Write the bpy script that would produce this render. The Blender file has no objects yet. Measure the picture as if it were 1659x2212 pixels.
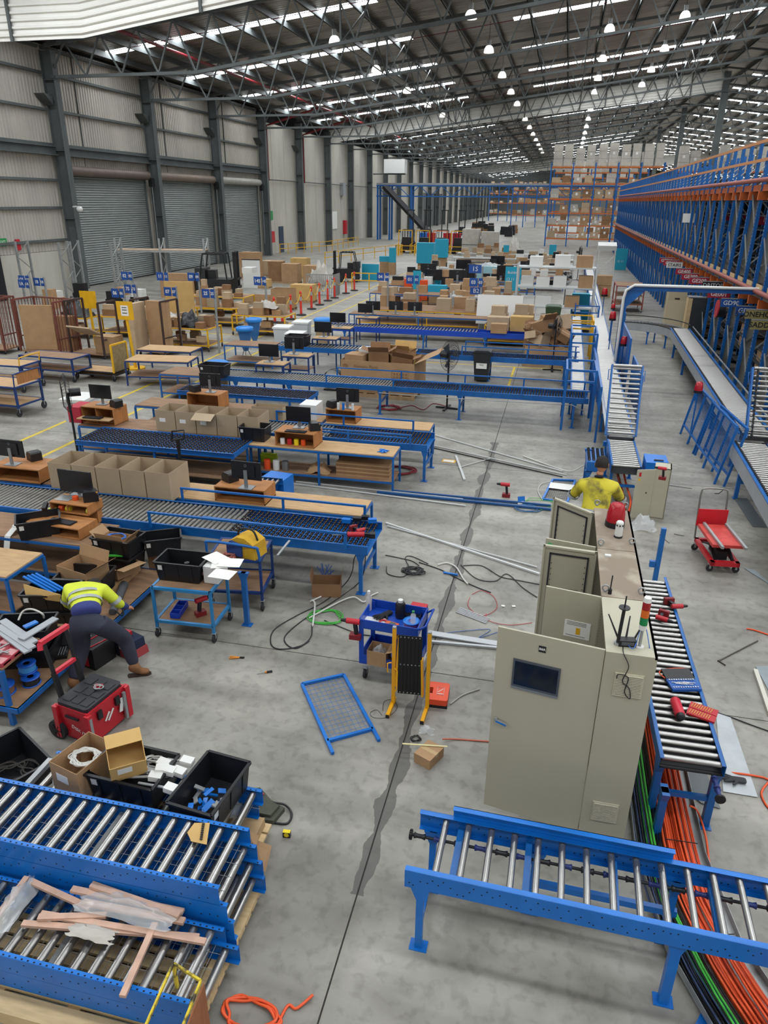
import bpy, math, random
from mathutils import Vector, Matrix, Euler
random.seed(7)
R = math.radians
PI = math.pi
SC = bpy.context.scene
COL = SC.collection

# ---------------------------------------------------------------- camera
cam_d = bpy.data.cameras.new('camera')
cam = bpy.data.objects.new('camera', cam_d); COL.objects.link(cam)
cam.matrix_world = Matrix(((0.97337563, -0.09770281, 0.20735004, 0),
                           (0.22909197, 0.38494614, -0.89405444, 0),
                           (0.00753303, 0.91775303, 0.39708012, 5.4),
                           (0, 0, 0, 1)))
cam_d.sensor_fit = 'VERTICAL'; cam_d.sensor_height = 24.0
cam_d.lens = 1555.0 / 2212.0 * 24.0
cam_d.clip_start = 0.05; cam_d.clip_end = 900
SC.camera = cam
# ---------------------------------------------------------------- world, exposure
w = bpy.data.worlds.new('world'); SC.world = w; w.use_nodes = True
w.node_tree.nodes['Background'].inputs[0].default_value = (1.0, 0.985, 0.955, 1)
w.node_tree.nodes['Background'].inputs[1].default_value = 0.55
SC.view_settings.view_transform = 'Standard'; SC.view_settings.look = 'None'
SC.view_settings.gamma = 1.0; SC.view_settings.use_curve_mapping = False
SC.view_settings.exposure = 0.35
SKY = 17.0          # brightness of the translucent roof sheets
SC.cycles.max_bounces = 6; SC.cycles.diffuse_bounces = 3; SC.cycles.glossy_bounces = 3
SC.cycles.transmission_bounces = 3; SC.cycles.transparent_max_bounces = 6
SC.cycles.caustics_reflective = False; SC.cycles.caustics_refractive = False
SC.cycles.sample_clamp_indirect = 6

# ---------------------------------------------------------------- helpers
def lin(h):
    h = h.lstrip('#'); o = []
    for i in (0, 2, 4):
        c = int(h[i:i+2], 16) / 255
        o.append(c / 12.92 if c <= .04045 else ((c + .055) / 1.055) ** 2.4)
    return (*o, 1)
MATS = {}
def mat(name, col, rough=.6, metal=0.0, var=0.0, scale=6.0, bump=0.0, bscale=40.0, emit=None, alpha=None, trans=None, stretch=None, dirt=None):
    if name in MATS: return MATS[name]
    m = bpy.data.materials.new(name); MATS[name] = m; m.use_nodes = True
    nt = m.node_tree; b = nt.nodes['Principled BSDF']
    c = lin(col) if isinstance(col, str) else (*col, 1)
    b.inputs['Base Color'].default_value = c; b.inputs['Roughness'].default_value = rough; b.inputs['Metallic'].default_value = metal
    if var or bump or dirt:
        tc = nt.nodes.new('ShaderNodeTexCoord'); mp = nt.nodes.new('ShaderNodeMapping')
        nt.links.new(tc.outputs['Object'], mp.inputs[0])
        if stretch: mp.inputs['Scale'].default_value = stretch
    if var or dirt:
        n = nt.nodes.new('ShaderNodeTexNoise'); n.inputs['Scale'].default_value = scale; n.inputs['Detail'].default_value = 5
        nt.links.new(mp.outputs[0], n.inputs['Vector'])
        r = nt.nodes.new('ShaderNodeValToRGB')
        e = r.color_ramp.elements
        e[0].position = .3; e[1].position = .7
        k0 = 1 - (var or .1); k1 = 1 + (var or .1)
        if dirt:
            d = lin(dirt); e[0].color = d; e[1].color = c; e[0].position = .36; e[1].position = .52
        else:
            e[0].color = (c[0]*k0, c[1]*k0, c[2]*k0, 1); e[1].color = (min(1, c[0]*k1), min(1, c[1]*k1), min(1, c[2]*k1), 1)
        nt.links.new(n.outputs[0], r.inputs[0]); nt.links.new(r.outputs[0], b.inputs['Base Color'])
    if bump:
        n2 = nt.nodes.new('ShaderNodeTexNoise'); n2.inputs['Scale'].default_value = bscale; n2.inputs['Detail'].default_value = 3
        nt.links.new(mp.outputs[0], n2.inputs['Vector'])
        bp = nt.nodes.new('ShaderNodeBump'); bp.inputs['Strength'].default_value = bump; bp.inputs['Distance'].default_value = .02
        nt.links.new(n2.outputs[0], bp.inputs['Height']); nt.links.new(bp.outputs[0], b.inputs['Normal'])
    if emit:
        b.inputs['Emission Color'].default_value = c; b.inputs['Emission Strength'].default_value = emit
    if alpha is not None: b.inputs['Alpha'].default_value = alpha
    if trans: b.inputs['Transmission Weight'].default_value = trans
    return m

class B:
    """collects shapes and links them as one mesh object"""
    def __init__(s): s.v = []; s.f = []; s.sm = []
    def add(s, vs, fs, smooth=False):
        n = len(s.v); s.v.extend([tuple(p) for p in vs]); s.f.extend([tuple(i + n for i in f) for f in fs]); s.sm.extend([smooth] * len(fs)); return s
    def box(s, x0, y0, z0, x1, y1, z1):
        return s.add([(x0,y0,z0),(x1,y0,z0),(x1,y1,z0),(x0,y1,z0),(x0,y0,z1),(x1,y0,z1),(x1,y1,z1),(x0,y1,z1)],
              [(0,3,2,1),(4,5,6,7),(0,1,5,4),(1,2,6,5),(2,3,7,6),(3,0,4,7)])
    def cbox(s, c, d, rz=0, rx=0, ry=0):
        m = Euler((rx, ry, rz)).to_matrix(); c = Vector(c)
        vs = [c + m @ Vector((i*d[0]/2, j*d[1]/2, k*d[2]/2)) for k in (-1,1) for i,j in ((-1,-1),(1,-1),(1,1),(-1,1))]
        return s.add(vs, [(0,3,2,1),(4,5,6,7),(0,1,5,4),(1,2,6,5),(2,3,7,6),(3,0,4,7)])
    def bar(s, p, q, w=.04, h=None, up=(0,0,1)):
        """rectangular bar from p to q, w wide (sideways), h high"""
        h = h or w; p = Vector(p); q = Vector(q); d = (q - p)
        if d.length < 1e-6: return s
        d.normalize(); u = Vector(up)
        if abs(d.dot(u)) > .99: u = Vector((0,1,0)) if abs(d.y) < .9 else Vector((1,0,0))
        sd = d.cross(u).normalized(); u = sd.cross(d).normalized()
        vs = [a + sd*i*w/2 + u*j*h/2 for a in (p, q) for i, j in ((-1,-1),(1,-1),(1,1),(-1,1))]
        return s.add(vs, [(0,3,2,1),(4,5,6,7),(0,1,5,4),(1,2,6,5),(2,3,7,6),(3,0,4,7)])
    def cyl(s, p, q, r, n=12, r2=None, caps=True, smooth=True):
        p = Vector(p); q = Vector(q); d = (q - p).normalized(); r2 = r if r2 is None else r2
        u = Vector((0,0,1)) if abs(d.z) < .9 else Vector((1,0,0))
        a = d.cross(u).normalized(); b = a.cross(d).normalized()
        vs = []
        for c, rr in ((p, r), (q, r2)):
            for i in range(n):
                t = 2*PI*i/n; vs.append(c + a*math.cos(t)*rr + b*math.sin(t)*rr)
        s.add(vs, [(i, (i+1) % n, n + (i+1) % n, n + i) for i in range(n)], smooth)
        if caps:
            s.add(vs[:n], [tuple(range(n-1, -1, -1))]); s.add(vs[n:], [tuple(range(n))])
        return s
    def tube(s, pts, r, n=6, closed=False):
        pts = [Vector(p) for p in pts]; m = len(pts); vs = []; prev = None
        for i, p in enumerate(pts):
            a = pts[(i-1) % m] if (closed or i > 0) else pts[i]; c = pts[(i+1) % m] if (closed or i < m-1) else pts[i]
            d = (c - a)
            d = d.normalized() if d.length > 1e-9 else Vector((1,0,0))
            if prev is None:
                u = Vector((0,0,1)) if abs(d.z) < .9 else Vector((1,0,0)); x = d.cross(u).normalized()
            else:
                x = (prev - d*prev.dot(d)); x = x.normalized() if x.length > 1e-6 else d.orthogonal().normalized()
            prev = x; y = d.cross(x)
            vs += [p + x*math.cos(2*PI*k/n)*r + y*math.sin(2*PI*k/n)*r for k in range(n)]
        fs = []
        for i in range(m if closed else m-1):
            j = (i+1) % m
            fs += [(i*n+k, i*n+(k+1) % n, j*n+(k+1) % n, j*n+k) for k in range(n)]
        s.add(vs, fs, True)
        if not closed: s.add(vs[:n], [tuple(range(n-1,-1,-1))]); s.add(vs[-n:], [tuple(range(n))])
        return s
    def lathe(s, prof, c=(0,0,0), n=20, m=None, smooth=True):
        vs = []; c = Vector(c); m = m or Matrix.Identity(3)
        for r, z in prof: vs += [c + m @ Vector((r*math.cos(2*PI*k/n), r*math.sin(2*PI*k/n), z)) for k in range(n)]
        fs = []
        for i in range(len(prof)-1): fs += [(i*n+k, i*n+(k+1) % n, (i+1)*n+(k+1) % n, (i+1)*n+k) for k in range(n)]
        s.add(vs, fs, smooth)
        if prof[0][0] > 1e-4: s.add(vs[:n], [tuple(range(n-1,-1,-1))])
        if prof[-1][0] > 1e-4: s.add(vs[-n:], [tuple(range(n))])
        return s
    def prism(s, poly, h, m=None):
        """poly = list of (x,y); extruded 0..h in z, then placed by matrix m (4x4)"""
        m = m or Matrix.Identity(4); n = len(poly)
        vs = [m @ Vector((x, y, z)) for z in (0, h) for x, y in poly]
        return s.add(vs, [tuple(range(n-1,-1,-1)), tuple(range(n, 2*n))] + [(i, (i+1) % n, n+(i+1) % n, n+i) for i in range(n)])
    def slab(s, pts, t=.004, up=None):
        """a sheet through 3D points (roughly planar), thickness t"""
        P3 = [Vector(p) for p in pts]; nrm = (P3[1]-P3[0]).cross(P3[2]-P3[0]).normalized()
        if nrm.z < 0 and abs(nrm.z) > .01: P3.reverse(); nrm = -nrm
        n = len(P3); vs = P3 + [p + nrm*t for p in P3]
        return s.add(vs, [tuple(range(n-1,-1,-1)), tuple(range(n, 2*n))] + [(i, (i+1) % n, n+(i+1) % n, n+i) for i in range(n)])
    def mesh(s, name, m):
        me = bpy.data.meshes.new(name); me.from_pydata(s.v, [], s.f); me.polygons.foreach_set('use_smooth', s.sm)
        if m: me.materials.append(m)
        return me
    def build(s, name, m, parent=None, kind=None, label=None, loc=None, rot=None):
        o = bpy.data.objects.new(name, s.mesh(name, m)); COL.objects.link(o)
        if parent is not None: o.parent = parent
        if kind: o['kind'] = kind
        if label: o['label'] = label
        if loc: o.location = loc
        if rot: o.rotation_euler = rot
        return o

def T(name, label, cat, loc=(0,0,0), rz=0.0, group=None):
    o = bpy.data.objects.new(name, None); COL.objects.link(o); o.empty_display_size = .1
    o.location = loc; o.rotation_euler = (0, 0, rz); o['label'] = label; o['category'] = cat
    if group: o['group'] = group
    return o
def tag(o, label, cat, group=None):
    o['label'] = label; o['category'] = cat
    if group: o['group'] = group
    return o
def S(name, label=None, loc=(0,0,0)):
    o = bpy.data.objects.new(name, None); COL.objects.link(o); o.location = loc; o['kind'] = 'structure'
    if label: o['label'] = label
    return o
def inst(o, parent, loc, rot=None, name=None):
    """another copy of a one-mesh piece"""
    c = o.copy(); COL.objects.link(c); c.parent = parent; c.location = loc
    if rot is not None: c.rotation_euler = rot
    return c
KIDS = {}
def kids(o):
    return [c for c in bpy.data.objects if c.parent == o]
def dup(root, loc, rz=None, label=None, group=None):
    if root.name not in KIDS: KIDS[root.name] = [(ch, kids(ch)) for ch in kids(root)]
    r = root.copy(); COL.objects.link(r); r.location = loc
    if rz is not None: r.rotation_euler = (0, 0, rz)
    if label: r['label'] = label
    if group: r['group'] = group
    for ch, gs in KIDS[root.name]:
        c = ch.copy(); COL.objects.link(c); c.parent = r
        for g in gs: d = g.copy(); COL.objects.link(d); d.parent = c
    return r
ORD = 'zero first second third fourth fifth sixth seventh eighth ninth tenth eleventh twelfth thirteenth fourteenth fifteenth sixteenth seventeenth eighteenth nineteenth twentieth'.split() + ['later'] * 20
TXT = {}
def text(s, size, m, parent, loc, rot, name='lettering', extrude=.002, align='CENTER', bold=0):
    k = (s, size, extrude, align, bold, m.name)
    if k not in TXT:
        cu = bpy.data.curves.new(name, 'FONT'); cu.body = s; cu.size = size; cu.extrude = extrude; cu.align_x = align; cu.align_y = 'CENTER'
        cu.resolution_u = 2; cu.offset = bold
        q = bpy.data.objects.new('tmp', cu); TXT[k] = bpy.data.meshes.new_from_object(q); TXT[k].materials.clear(); TXT[k].materials.append(m)
        bpy.data.objects.remove(q); bpy.data.curves.remove(cu)
    o = bpy.data.objects.new(name, TXT[k]); COL.objects.link(o)
    if parent is not None: o.parent = parent
    o.location = loc; o.rotation_euler = rot
    return o

# ---------------------------------------------------------------- materials
BLUE = mat('blue_paint', '#115ea6', .38, 0, .12, 5)
BLUEB = mat('bright_blue_paint', '#106dc4', .35, 0, .10, 4)
NAVY = mat('navy_paint', '#14356f', .5, 0, .15, 5)
CARTBLUE = mat('cart_blue_paint', '#1747ac', .35, 0, .08, 4)
STEEL = mat('roller_steel', '#a9a8a5', .30, .92)
STEEL_DK = mat('worn_roller', '#85837e', .45, .6, .15, 9)
GALV = mat('galvanised_steel', '#a3a6a6', .45, .55, .15, 3)
GREYBEAM = mat('grey_beam_paint', '#565b5b', .6, 0, .14, 1.2)
GREYRAIL = mat('grey_rail_paint', '#a2a5a8', .45, .2, .08, 3)
BLACK = mat('black_plastic', '#15161a', .42)
BLACKM = mat('black_metal', '#1c1c1e', .5, .2)
RUBBER = mat('rubber', '#26262a', .8)
CARD = mat('cardboard', '#a98763', .85, 0, .10, 3, .15, 30)
CARD2 = mat('grey_cardboard', '#a9967c', .85, 0, .06, 3)
CARD3 = mat('yellow_cardboard', '#c4a064', .85, 0, .08, 3)
CARD4 = mat('pale_cardboard', '#b9a184', .85, 0, .08, 3)
CARDDK = mat('brown_cardboard', '#8a6748', .85, 0, .12, 3)
PLY = mat('plywood', '#b8966c', .7, 0, .14, 4, stretch=(1, 5, 1))
PLYDK = mat('worn_plywood', '#8c6d52', .75, 0, .22, 3, stretch=(1, 4, 1))
PLYOR = mat('orange_plywood', '#a8713f', .65, 0, .16, 4, stretch=(1, 4, 1))
PINE = mat('pine_timber', '#c7ad82', .75, 0, .14, 5, stretch=(1, 6, 1))
PALLETW = mat('pallet_timber', '#a88c68', .8, 0, .2, 5)
WHITE = mat('white_plastic', '#dcdcd8', .5)
PAPER = mat('white_paper', '#e6e5df', .8)
RED = mat('red_paint', '#c2202a', .4, 0, .08, 4)
REDP = mat('red_plastic', '#b8202c', .45)
ORANGE = mat('orange_beam_paint', '#c8622a', .55, 0, .15, 3)
YEL = mat('yellow_paint', '#e0ac18', .45, 0, .08, 5)
TEAL = mat('turquoise_board', '#1f9cba', .6)
BEIGE = mat('enclosure_beige', '#b1ad98', .42, 0, .03, 2)
FILM = mat('clear_film', '#e6e9ea', .15, 0, alpha=.38)
FILMW = mat('cloudy_wrap', '#b5b0a6', .4, 0, .12, 3)
GREEN = mat('green_plastic', '#2c8a4a', .5)
BIN = mat('green_bin_plastic', '#2f4a34', .5)
ORW = mat('orange_cable_sheath', '#e5582a', .5)
GRN = mat('green_cable', '#3fae3c', .5)
BLUW = mat('blue_cable', '#2b5fae', .5)
WHW = mat('white_cable', '#c9c8c2', .5)
CONC_W = mat('precast_concrete', '#b9b5aa', .85, 0, .10, .7, .1, 6, stretch=(1, 1, .35))
DARK = mat('dark_gap', '#0f1013', .9)  # near black, mostly standing in for shade inside openings and deep bays

# ================================================================ THE HALL
def concrete_floor_mat():
    m = bpy.data.materials.new('concrete_floor'); m.use_nodes = True; nt = m.node_tree; b = nt.nodes['Principled BSDF']; L = nt.links.new
    geo = nt.nodes.new('ShaderNodeNewGeometry')
    def noise(sc, det, st=None, dist=0):
        mp = nt.nodes.new('ShaderNodeMapping'); L(geo.outputs['Position'], mp.inputs[0])
        if st: mp.inputs['Scale'].default_value = st
        n = nt.nodes.new('ShaderNodeTexNoise'); n.inputs['Scale'].default_value = sc; n.inputs['Detail'].default_value = det; n.inputs['Distortion'].default_value = dist
        L(mp.outputs[0], n.inputs['Vector']); return n.outputs[0]
    def ramp(src, p0, c0, p1, c1):
        r = nt.nodes.new('ShaderNodeValToRGB'); e = r.color_ramp.elements
        e[0].position = p0; e[0].color = lin(c0); e[1].position = p1; e[1].color = lin(c1); L(src, r.inputs[0]); return r.outputs[0]
    def mix(kind, f, a, bb):
        n = nt.nodes.new('ShaderNodeMix'); n.data_type = 'RGBA'; n.blend_type = kind; n.inputs[0].default_value = f
        L(a, n.inputs[6]); L(bb, n.inputs[7]); return n.outputs[2]
    c = ramp(noise(.55, 6, dist=.6), .3, '#89867f', .70, '#a8a59b')
    c = mix('MULTIPLY', .42, c, ramp(noise(2.1, 10, dist=.25), .32, '#b0ada8', .58, '#ffffff'))
    c = mix('MULTIPLY', .26, c, ramp(noise(9, 12, dist=.3), .34, '#7a7875', .5, '#ffffff'))
    c = mix('MULTIPLY', .35, c, ramp(noise(.9, 5, st=(.25, 2.2, 1), dist=.4), .38, '#8d8c8a', .6, '#ffffff'))
    # dark sealant smear along the long joint at x = -1.18
    sep = nt.nodes.new('ShaderNodeSeparateXYZ'); L(geo.outputs['Position'], sep.inputs[0])
    a = nt.nodes.new('ShaderNodeMath'); a.operation = 'ADD'; a.inputs[1].default_value = 1.16; L(sep.outputs[0], a.inputs[0])
    ab = nt.nodes.new('ShaderNodeMath'); ab.operation = 'ABSOLUTE'; L(a.outputs[0], ab.inputs[0])
    nn = noise(1.7, 5); ms = nt.nodes.new('ShaderNodeMath'); ms.operation = 'MULTIPLY_ADD'; ms.inputs[1].default_value = .36; ms.inputs[2].default_value = -.108; L(nn, ms.inputs[0])
    lt = nt.nodes.new('ShaderNodeMath'); lt.operation = 'LESS_THAN'; L(ab.outputs[0], lt.inputs[0]); L(ms.outputs[0], lt.inputs[1])
    g1 = nt.nodes.new('ShaderNodeMath'); g1.operation = 'GREATER_THAN'; g1.inputs[1].default_value = 4.15; L(sep.outputs[1], g1.inputs[0])
    g2 = nt.nodes.new('ShaderNodeMath'); g2.operation = 'LESS_THAN'; g2.inputs[1].default_value = 17.0; L(sep.outputs[1], g2.inputs[0])
    mm = nt.nodes.new('ShaderNodeMath'); mm.operation = 'MULTIPLY'; L(lt.outputs[0], mm.inputs[0]); L(g1.outputs[0], mm.inputs[1])
    m2 = nt.nodes.new('ShaderNodeMath'); m2.operation = 'MULTIPLY'; L(mm.outputs[0], m2.inputs[0]); L(g2.outputs[0], m2.inputs[1])
    m3 = nt.nodes.new('ShaderNodeMath'); m3.operation = 'MULTIPLY'; m3.inputs[1].default_value = .78; L(m2.outputs[0], m3.inputs[0])
    n = nt.nodes.new('ShaderNodeMix'); n.data_type = 'RGBA'; L(m3.outputs[0], n.inputs[0]); L(c, n.inputs[6]); n.inputs[7].default_value = lin('#4a4845')
    L(n.outputs[2], b.inputs['Base Color'])
    b.inputs['Roughness'].default_value = .48
    bp = nt.nodes.new('ShaderNodeBump'); bp.inputs['Strength'].default_value = .08; L(noise(30, 4), bp.inputs['Height']); L(bp.outputs[0], b.inputs['Normal'])
    return m
FLOORM = concrete_floor_mat()
fl = S('floor', 'grey power-floated concrete floor slabs with dark joints')
B().box(-34, -8, -.3, 70, 345, -.012).build('subfloor', mat('joint_filler', '#3c3a37', .9), fl)
xs = [-34, -24.3, -16.6, -8.9, -1.17, 6.5, 14.2, 30, 70]; ys = [-8, -.3, 7.4, 15.1, 22.8, 30.5, 38.2, 45.9, 61, 77, 100, 140, 200, 345]
for i in range(len(xs)-1):
    for j in range(len(ys)-1):
        B().box(xs[i]+.007, ys[j]+.007, -.011, xs[i+1]-.007, ys[j+1]-.007, 0).build('slab', FLOORM, fl)
# painted lane lines
YLINE = mat('lane_paint', '#cdb22c', .6, 0, .2, 3)
ln = S('trim_1', 'yellow lane lines painted on the floor')
for x, y0, y1 in ((-12.33, 9, 62), (-11.08, 9, 50)):
    B().box(x-.05, y0, .0005, x+.05, y1, .0025).build('lane_line', YLINE, ln)
for x0, y0, x1, y1 in ((-20.5, 29.4, -13, 29.5), (-16.5, 27.6, -12.3, 27.7), (-3.6, 22.05, -1.3, 22.13), (-6, 25.9, 3, 25.97), (-6,31.7,3,31.77), (-1.33, 22.1, -1.25, 25.9)):
    B().box(x0, y0, .0005, x1, y1, .0025).build('lane_line', YLINE, ln)

# ---------------- left wall
CLAD = mat('wall_cladding', '#b9b3aa', .6, .1, .10, .9, stretch=(1, 1, .25))
WX = -30.75
def corrugated(y0, y1, z0, z1, x=WX, pitch=.27, d=.05, m=CLAD, parent=None, name='cladding_sheet'):
    n = max(1, int((y1-y0)/pitch)); vs = []; b = B()
    for i in range(n):
        ya = y0 + (y1-y0)*i/n; p = (y1-y0)/n
        for dy, dx in ((0, 0), (.55*p, 0), (.65*p, -d), (.9*p, -d)):
            vs += [(x+dx, ya+dy, z0), (x+dx, ya+dy, z1)]
    vs += [(x, y1, z0), (x, y1, z1)]
    fs = [(2*i, 2*i+1, 2*i+3, 2*i+2) for i in range(len(vs)//2-1)]
    b.add(vs, fs); return b.build(name, m, parent)
wl = S('wall_left', 'left wall of vertical corrugated cladding above concrete panels')
BAY = [32.1, 42.9, 53.6, 64.4, 75.4, 86.2, 97.0, 107.8, 118.6, 129.4, 140.2]
GZ = [4.85, 6.4, 8.35, 10.2, 12.1, 13.6]
B().box(WX-.35, -8, 0, WX-.2, 345, 14.5).build('backing', DARK, wl)
corr_pan = [(20, 42.9)]
for y0, y1 in [(10.5, 21.3), (21.3, 32.1), (32.1, 42.9)]:
    for a, b_ in zip([2.4] + GZ[:-1], GZ): corrugated(y0, y1, a, b_, parent=wl)
    B().box(WX-.1, y0+.02, 0, WX+.05, y1-.02, 2.38).build('concrete_panel', CONC_W, wl)
DOORS = [(43.75, 52.75), (54.4, 63.7), (65.2, 74.2)]
for k in range(3):
    y0, y1 = BAY[k+1], BAY[k+2]
    for a, b_ in zip([7.0, 8.35, 10.2, 12.1], [8.35, 10.2, 12.1, 13.6]):
        ym = y0 + 3.1
        corrugated(y0, ym-.03, a, b_, parent=wl); corrugated(ym+.03, y1, a, b_, parent=wl)
    corrugated(y0, DOORS[k][0], 0, 7.0, parent=wl); corrugated(DOORS[k][1], y1, 0, 7.0, parent=wl)
    B().box(WX, y0+3.07, 8.3, WX+.07, y0+3.13, 13.6).build('wall_post', GREYBEAM, wl)
# girts
for k in range(-2, 4):
    y0 = BAY[0] + 10.8*k
    y1 = y0 + 10.8
    for z in ((3.0, 4.85, 6.4, 8.35, 10.2, 12.1, 13.4) if k < 1 else (8.35, 10.2, 12.1, 13.4)):
        B().box(WX+.0, y0+.2, z-.07, WX+.2, y1-.2, z+.07).build('girt', GREYBEAM, wl)
    b = B(); b.box(WX+.1, y0+.2, 7.75, WX+.5, y1-.2, 7.8); b.box(WX+.1, y0+.2, 8.2, WX+.5, y1-.2, 8.25); b.box(WX+.28, y0+.2, 7.75, WX+.32, y1-.2, 8.25)
    b.build('crane_beam', GREYBEAM, wl)
# precast panels further along
for k in range(4, 29):
    y0 = BAY[0]+10.8*k; y1 = y0+10.8
    if k in (12, 13, 14, 18, 19, 20, 21, 22):
        corrugated(y0, y1, 7, 13.6, parent=wl); 
        B().box(WX-.1, y0+.6, 0, WX-.02, y1-.6, 7).build('shutter', mat('shutter_grey', '#6d706f', .5, .3), wl); continue
    for a in range(3):
        ya = y0 + a*3.6
        B().box(WX-.1, ya+.02, 0, WX+.06, ya+3.58, 12.6).build('concrete_panel', CONC_W, wl)
    B().cyl((WX+.15, y0+.9, 0), (WX+.15, y0+.9, 12.4), .06, 8).build('downpipe', mat('pale_green_pipe', '#a9b3a4', .6), wl)
# columns
def col_mesh():
    b = B(); H_ = 13.2
    b.box(0, -.24, 0, .03, .24, H_); b.box(.72, -.24, 0, .75, .24, H_); b.box(0, -.015, 0, .75, .015, H_)
    for z in (4.2, 8.0, 11.7): b.box(0, -.24, z, .75, .24, z+.03)
    return b.mesh('column', GREYBEAM)
cm = col_mesh()
for k in range(-1, 29):
    c = bpy.data.objects.new('column', cm); COL.objects.link(c); c.location = (WX+.22, BAY[0]+10.8*k, 0); c.parent = wl
    b = B().add([(WX+.05, BAY[0]+10.8*k-.05-1.0, 10.95), (WX+.05, BAY[0]+10.8*k-.25, 10.4), (WX+.05, BAY[0]+10.8*k-.25, 10.95), (WX+.7, BAY[0]+10.8*k-1.0, 10.95), (WX+.7, BAY[0]+10.8*k-.25, 10.4), (WX+.7, BAY[0]+10.8*k-.25, 10.95)], [(0,2,1),(3,4,5),(0,1,4,3),(0,3,5,2),(1,2,5,4)])
    if k < 6: b.build('bracket', GREYBEAM, wl)
# roller doors
SHUT = mat('roller_shutter_grey', '#7d8280', .45, .35, .06, 1)
def shutter(y0, y1, n, drum):
    d = S('door_%d' % n, 'closed grey steel roller shutter, %s in the row of three' % ('nearest', 'middle one', 'farthest')[n-1])
    b = B(); z = 0; x = WX+.1; vs = []
    k = int(6.7/.145)
    for i in range(k+1):
        zz = 6.7*i/k
        vs += [(x, y0, zz), (x, y1, zz), (x+.045, y0, zz+.07), (x+.045, y1, zz+.07)]
    b.add(vs, [(2*i, 2*i+1, 2*i+3, 2*i+2) for i in range(len(vs)//2-1)])
    b.build('shutter_slats', SHUT, d, 'stuff')
    B().cyl((x+.25, y0-.2, 6.95), (x+.25, y1+.2, 6.95), .3, 20).build('drum', mat(drum[0], drum[1], .5, .2, .1, 2), d)
    B().box(x-.05, y0-.35, 6.55, x+.6, y0-.2, 7.35).build('drum_bracket', mat('rust_red_steel', '#4a3230', .6), d)
    B().box(x, y0-.12, 0, x+.14, y0, 6.7).build('guide_rail', GREYBEAM, d); B().box(x, y1, 0, x+.14, y1+.12, 6.7).build('guide_rail', GREYBEAM, d)
    B().box(x, y0, 0, x+.06, y1, .09).build('bottom_bar', BLACKM, d)
    B().box(x+.3, y1+.2, 6.2, x+.6, y1+.55, 6.8).build('motor', BLACKM, d)
    B().cyl((x+.5, y1+.3, 1.2), (x+.5, y1+.3, 6.3), .025, 6).build('chain', GALV, d)
for n, (a, b_) in enumerate(DOORS): shutter(a, b_, n+1, (('drum_brown', '#6b5d55'), ('drum_tan', '#7a6c60'), ('drum_grey', '#a19f98'))[n])

# ---------------- roof
SL = .12; EAVE = 13.9; RX = 15.5
def rz_(x): return EAVE + SL*(x+30) if x <= RX else EAVE + SL*(RX+30) - SL*(x-RX)
def roof_mat():
    m = bpy.data.materials.new('roof_foil'); m.use_nodes = True; nt = m.node_tree; b = nt.nodes['Principled BSDF']; L = nt.links.new
    g = nt.nodes.new('ShaderNodeNewGeometry'); mp = nt.nodes.new('ShaderNodeMapping'); L(g.outputs['Position'], mp.inputs[0]); mp.inputs['Scale'].default_value = (.3, 3, 1)
    n = nt.nodes.new('ShaderNodeTexNoise'); n.inputs['Scale'].default_value = 1.6; n.inputs['Detail'].default_value = 6; L(mp.outputs[0], n.inputs[0])
    r = nt.nodes.new('ShaderNodeValToRGB'); e = r.color_ramp.elements; e[0].position = .3; e[0].color = lin('#6f655c'); e[1].position = .7; e[1].color = lin('#a59c92'); L(n.outputs[0], r.inputs[0]); L(r.outputs[0], b.inputs['Base Color'])
    wv = nt.nodes.new('ShaderNodeTexWave'); wv.bands_direction = 'Y'; wv.inputs['Scale'].default_value = .8; mp2 = nt.nodes.new('ShaderNodeMapping'); L(g.outputs['Position'], mp2.inputs[0]); L(mp2.outputs[0], wv.inputs[0]); wv.inputs['Distortion'].default_value = .6
    bp = nt.nodes.new('ShaderNodeBump'); bp.inputs['Strength'].default_value = .5; bp.inputs['Distance'].default_value = .05; L(wv.outputs[1], bp.inputs['Height']); L(bp.outputs[0], b.inputs['Normal'])
    b.inputs['Metallic'].default_value = .55; b.inputs['Roughness'].default_value = .38
    return m
ROOF = roof_mat()
SKYM = mat('translucent_roof_sheet', '#f6fbff', .6, emit=SKY)
ce = S('ceiling', 'foil-lined metal roof with translucent skylight strips')
sky_y = [48.6 + 10.75*k for k in range(-6, 27)]
prev = -12.0
SEG = [(-33, RX), (RX, 64)]
def sheet(b, xa, xb, y0, y1, lift=0.0):
    za = rz_(xa)+lift; zb = (rz_(xb) if xb <= RX or xa >= RX else rz_(RX))+lift
    b.add([(xa, y0, za), (xb, y0, zb), (xb, y1, zb), (xa, y1, za)], [(0, 3, 2, 1)])
for k, y in enumerate(sky_y):
    ya, yb = y-.55, y+.55
    for xa, xb in SEG:
        b = B(); sheet(b, xa, xb, prev, ya); b.build('roof_sheet', ROOF, ce)
        # opaque parts between the runs of skylight
    for xa, xb in ((-33, -29.6), (-12, -4.9), (13, RX), (RX, 19), (36, 42)):
        b = B(); sheet(b, xa, xb, ya, yb); b.build('roof_sheet', ROOF, ce)
    for xa, xb in ((-29.6, -12), (-4.9, 13), (19, 36), (42, 64)):
        b = B(); sheet(b, xa, xb, ya, yb, .02); b.build('skylight', SKYM, ce)
    prev = yb
for xa, xb in SEG:
    b = B(); sheet(b, xa, xb, prev, 345); b.build('roof_sheet', ROOF, ce)
# purlins run the length of the hall under the sheets
x = -29.5
while x < 58:
    z = rz_(x) - .04
    b = B(); b.box(x-.03, 28, z-.36, x+.03, 345, z); b.box(x-.03, 28, z-.36, x+.12, 345, z-.33); b.build('purlin', GREYBEAM, ce)
    x += 2.35
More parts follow.
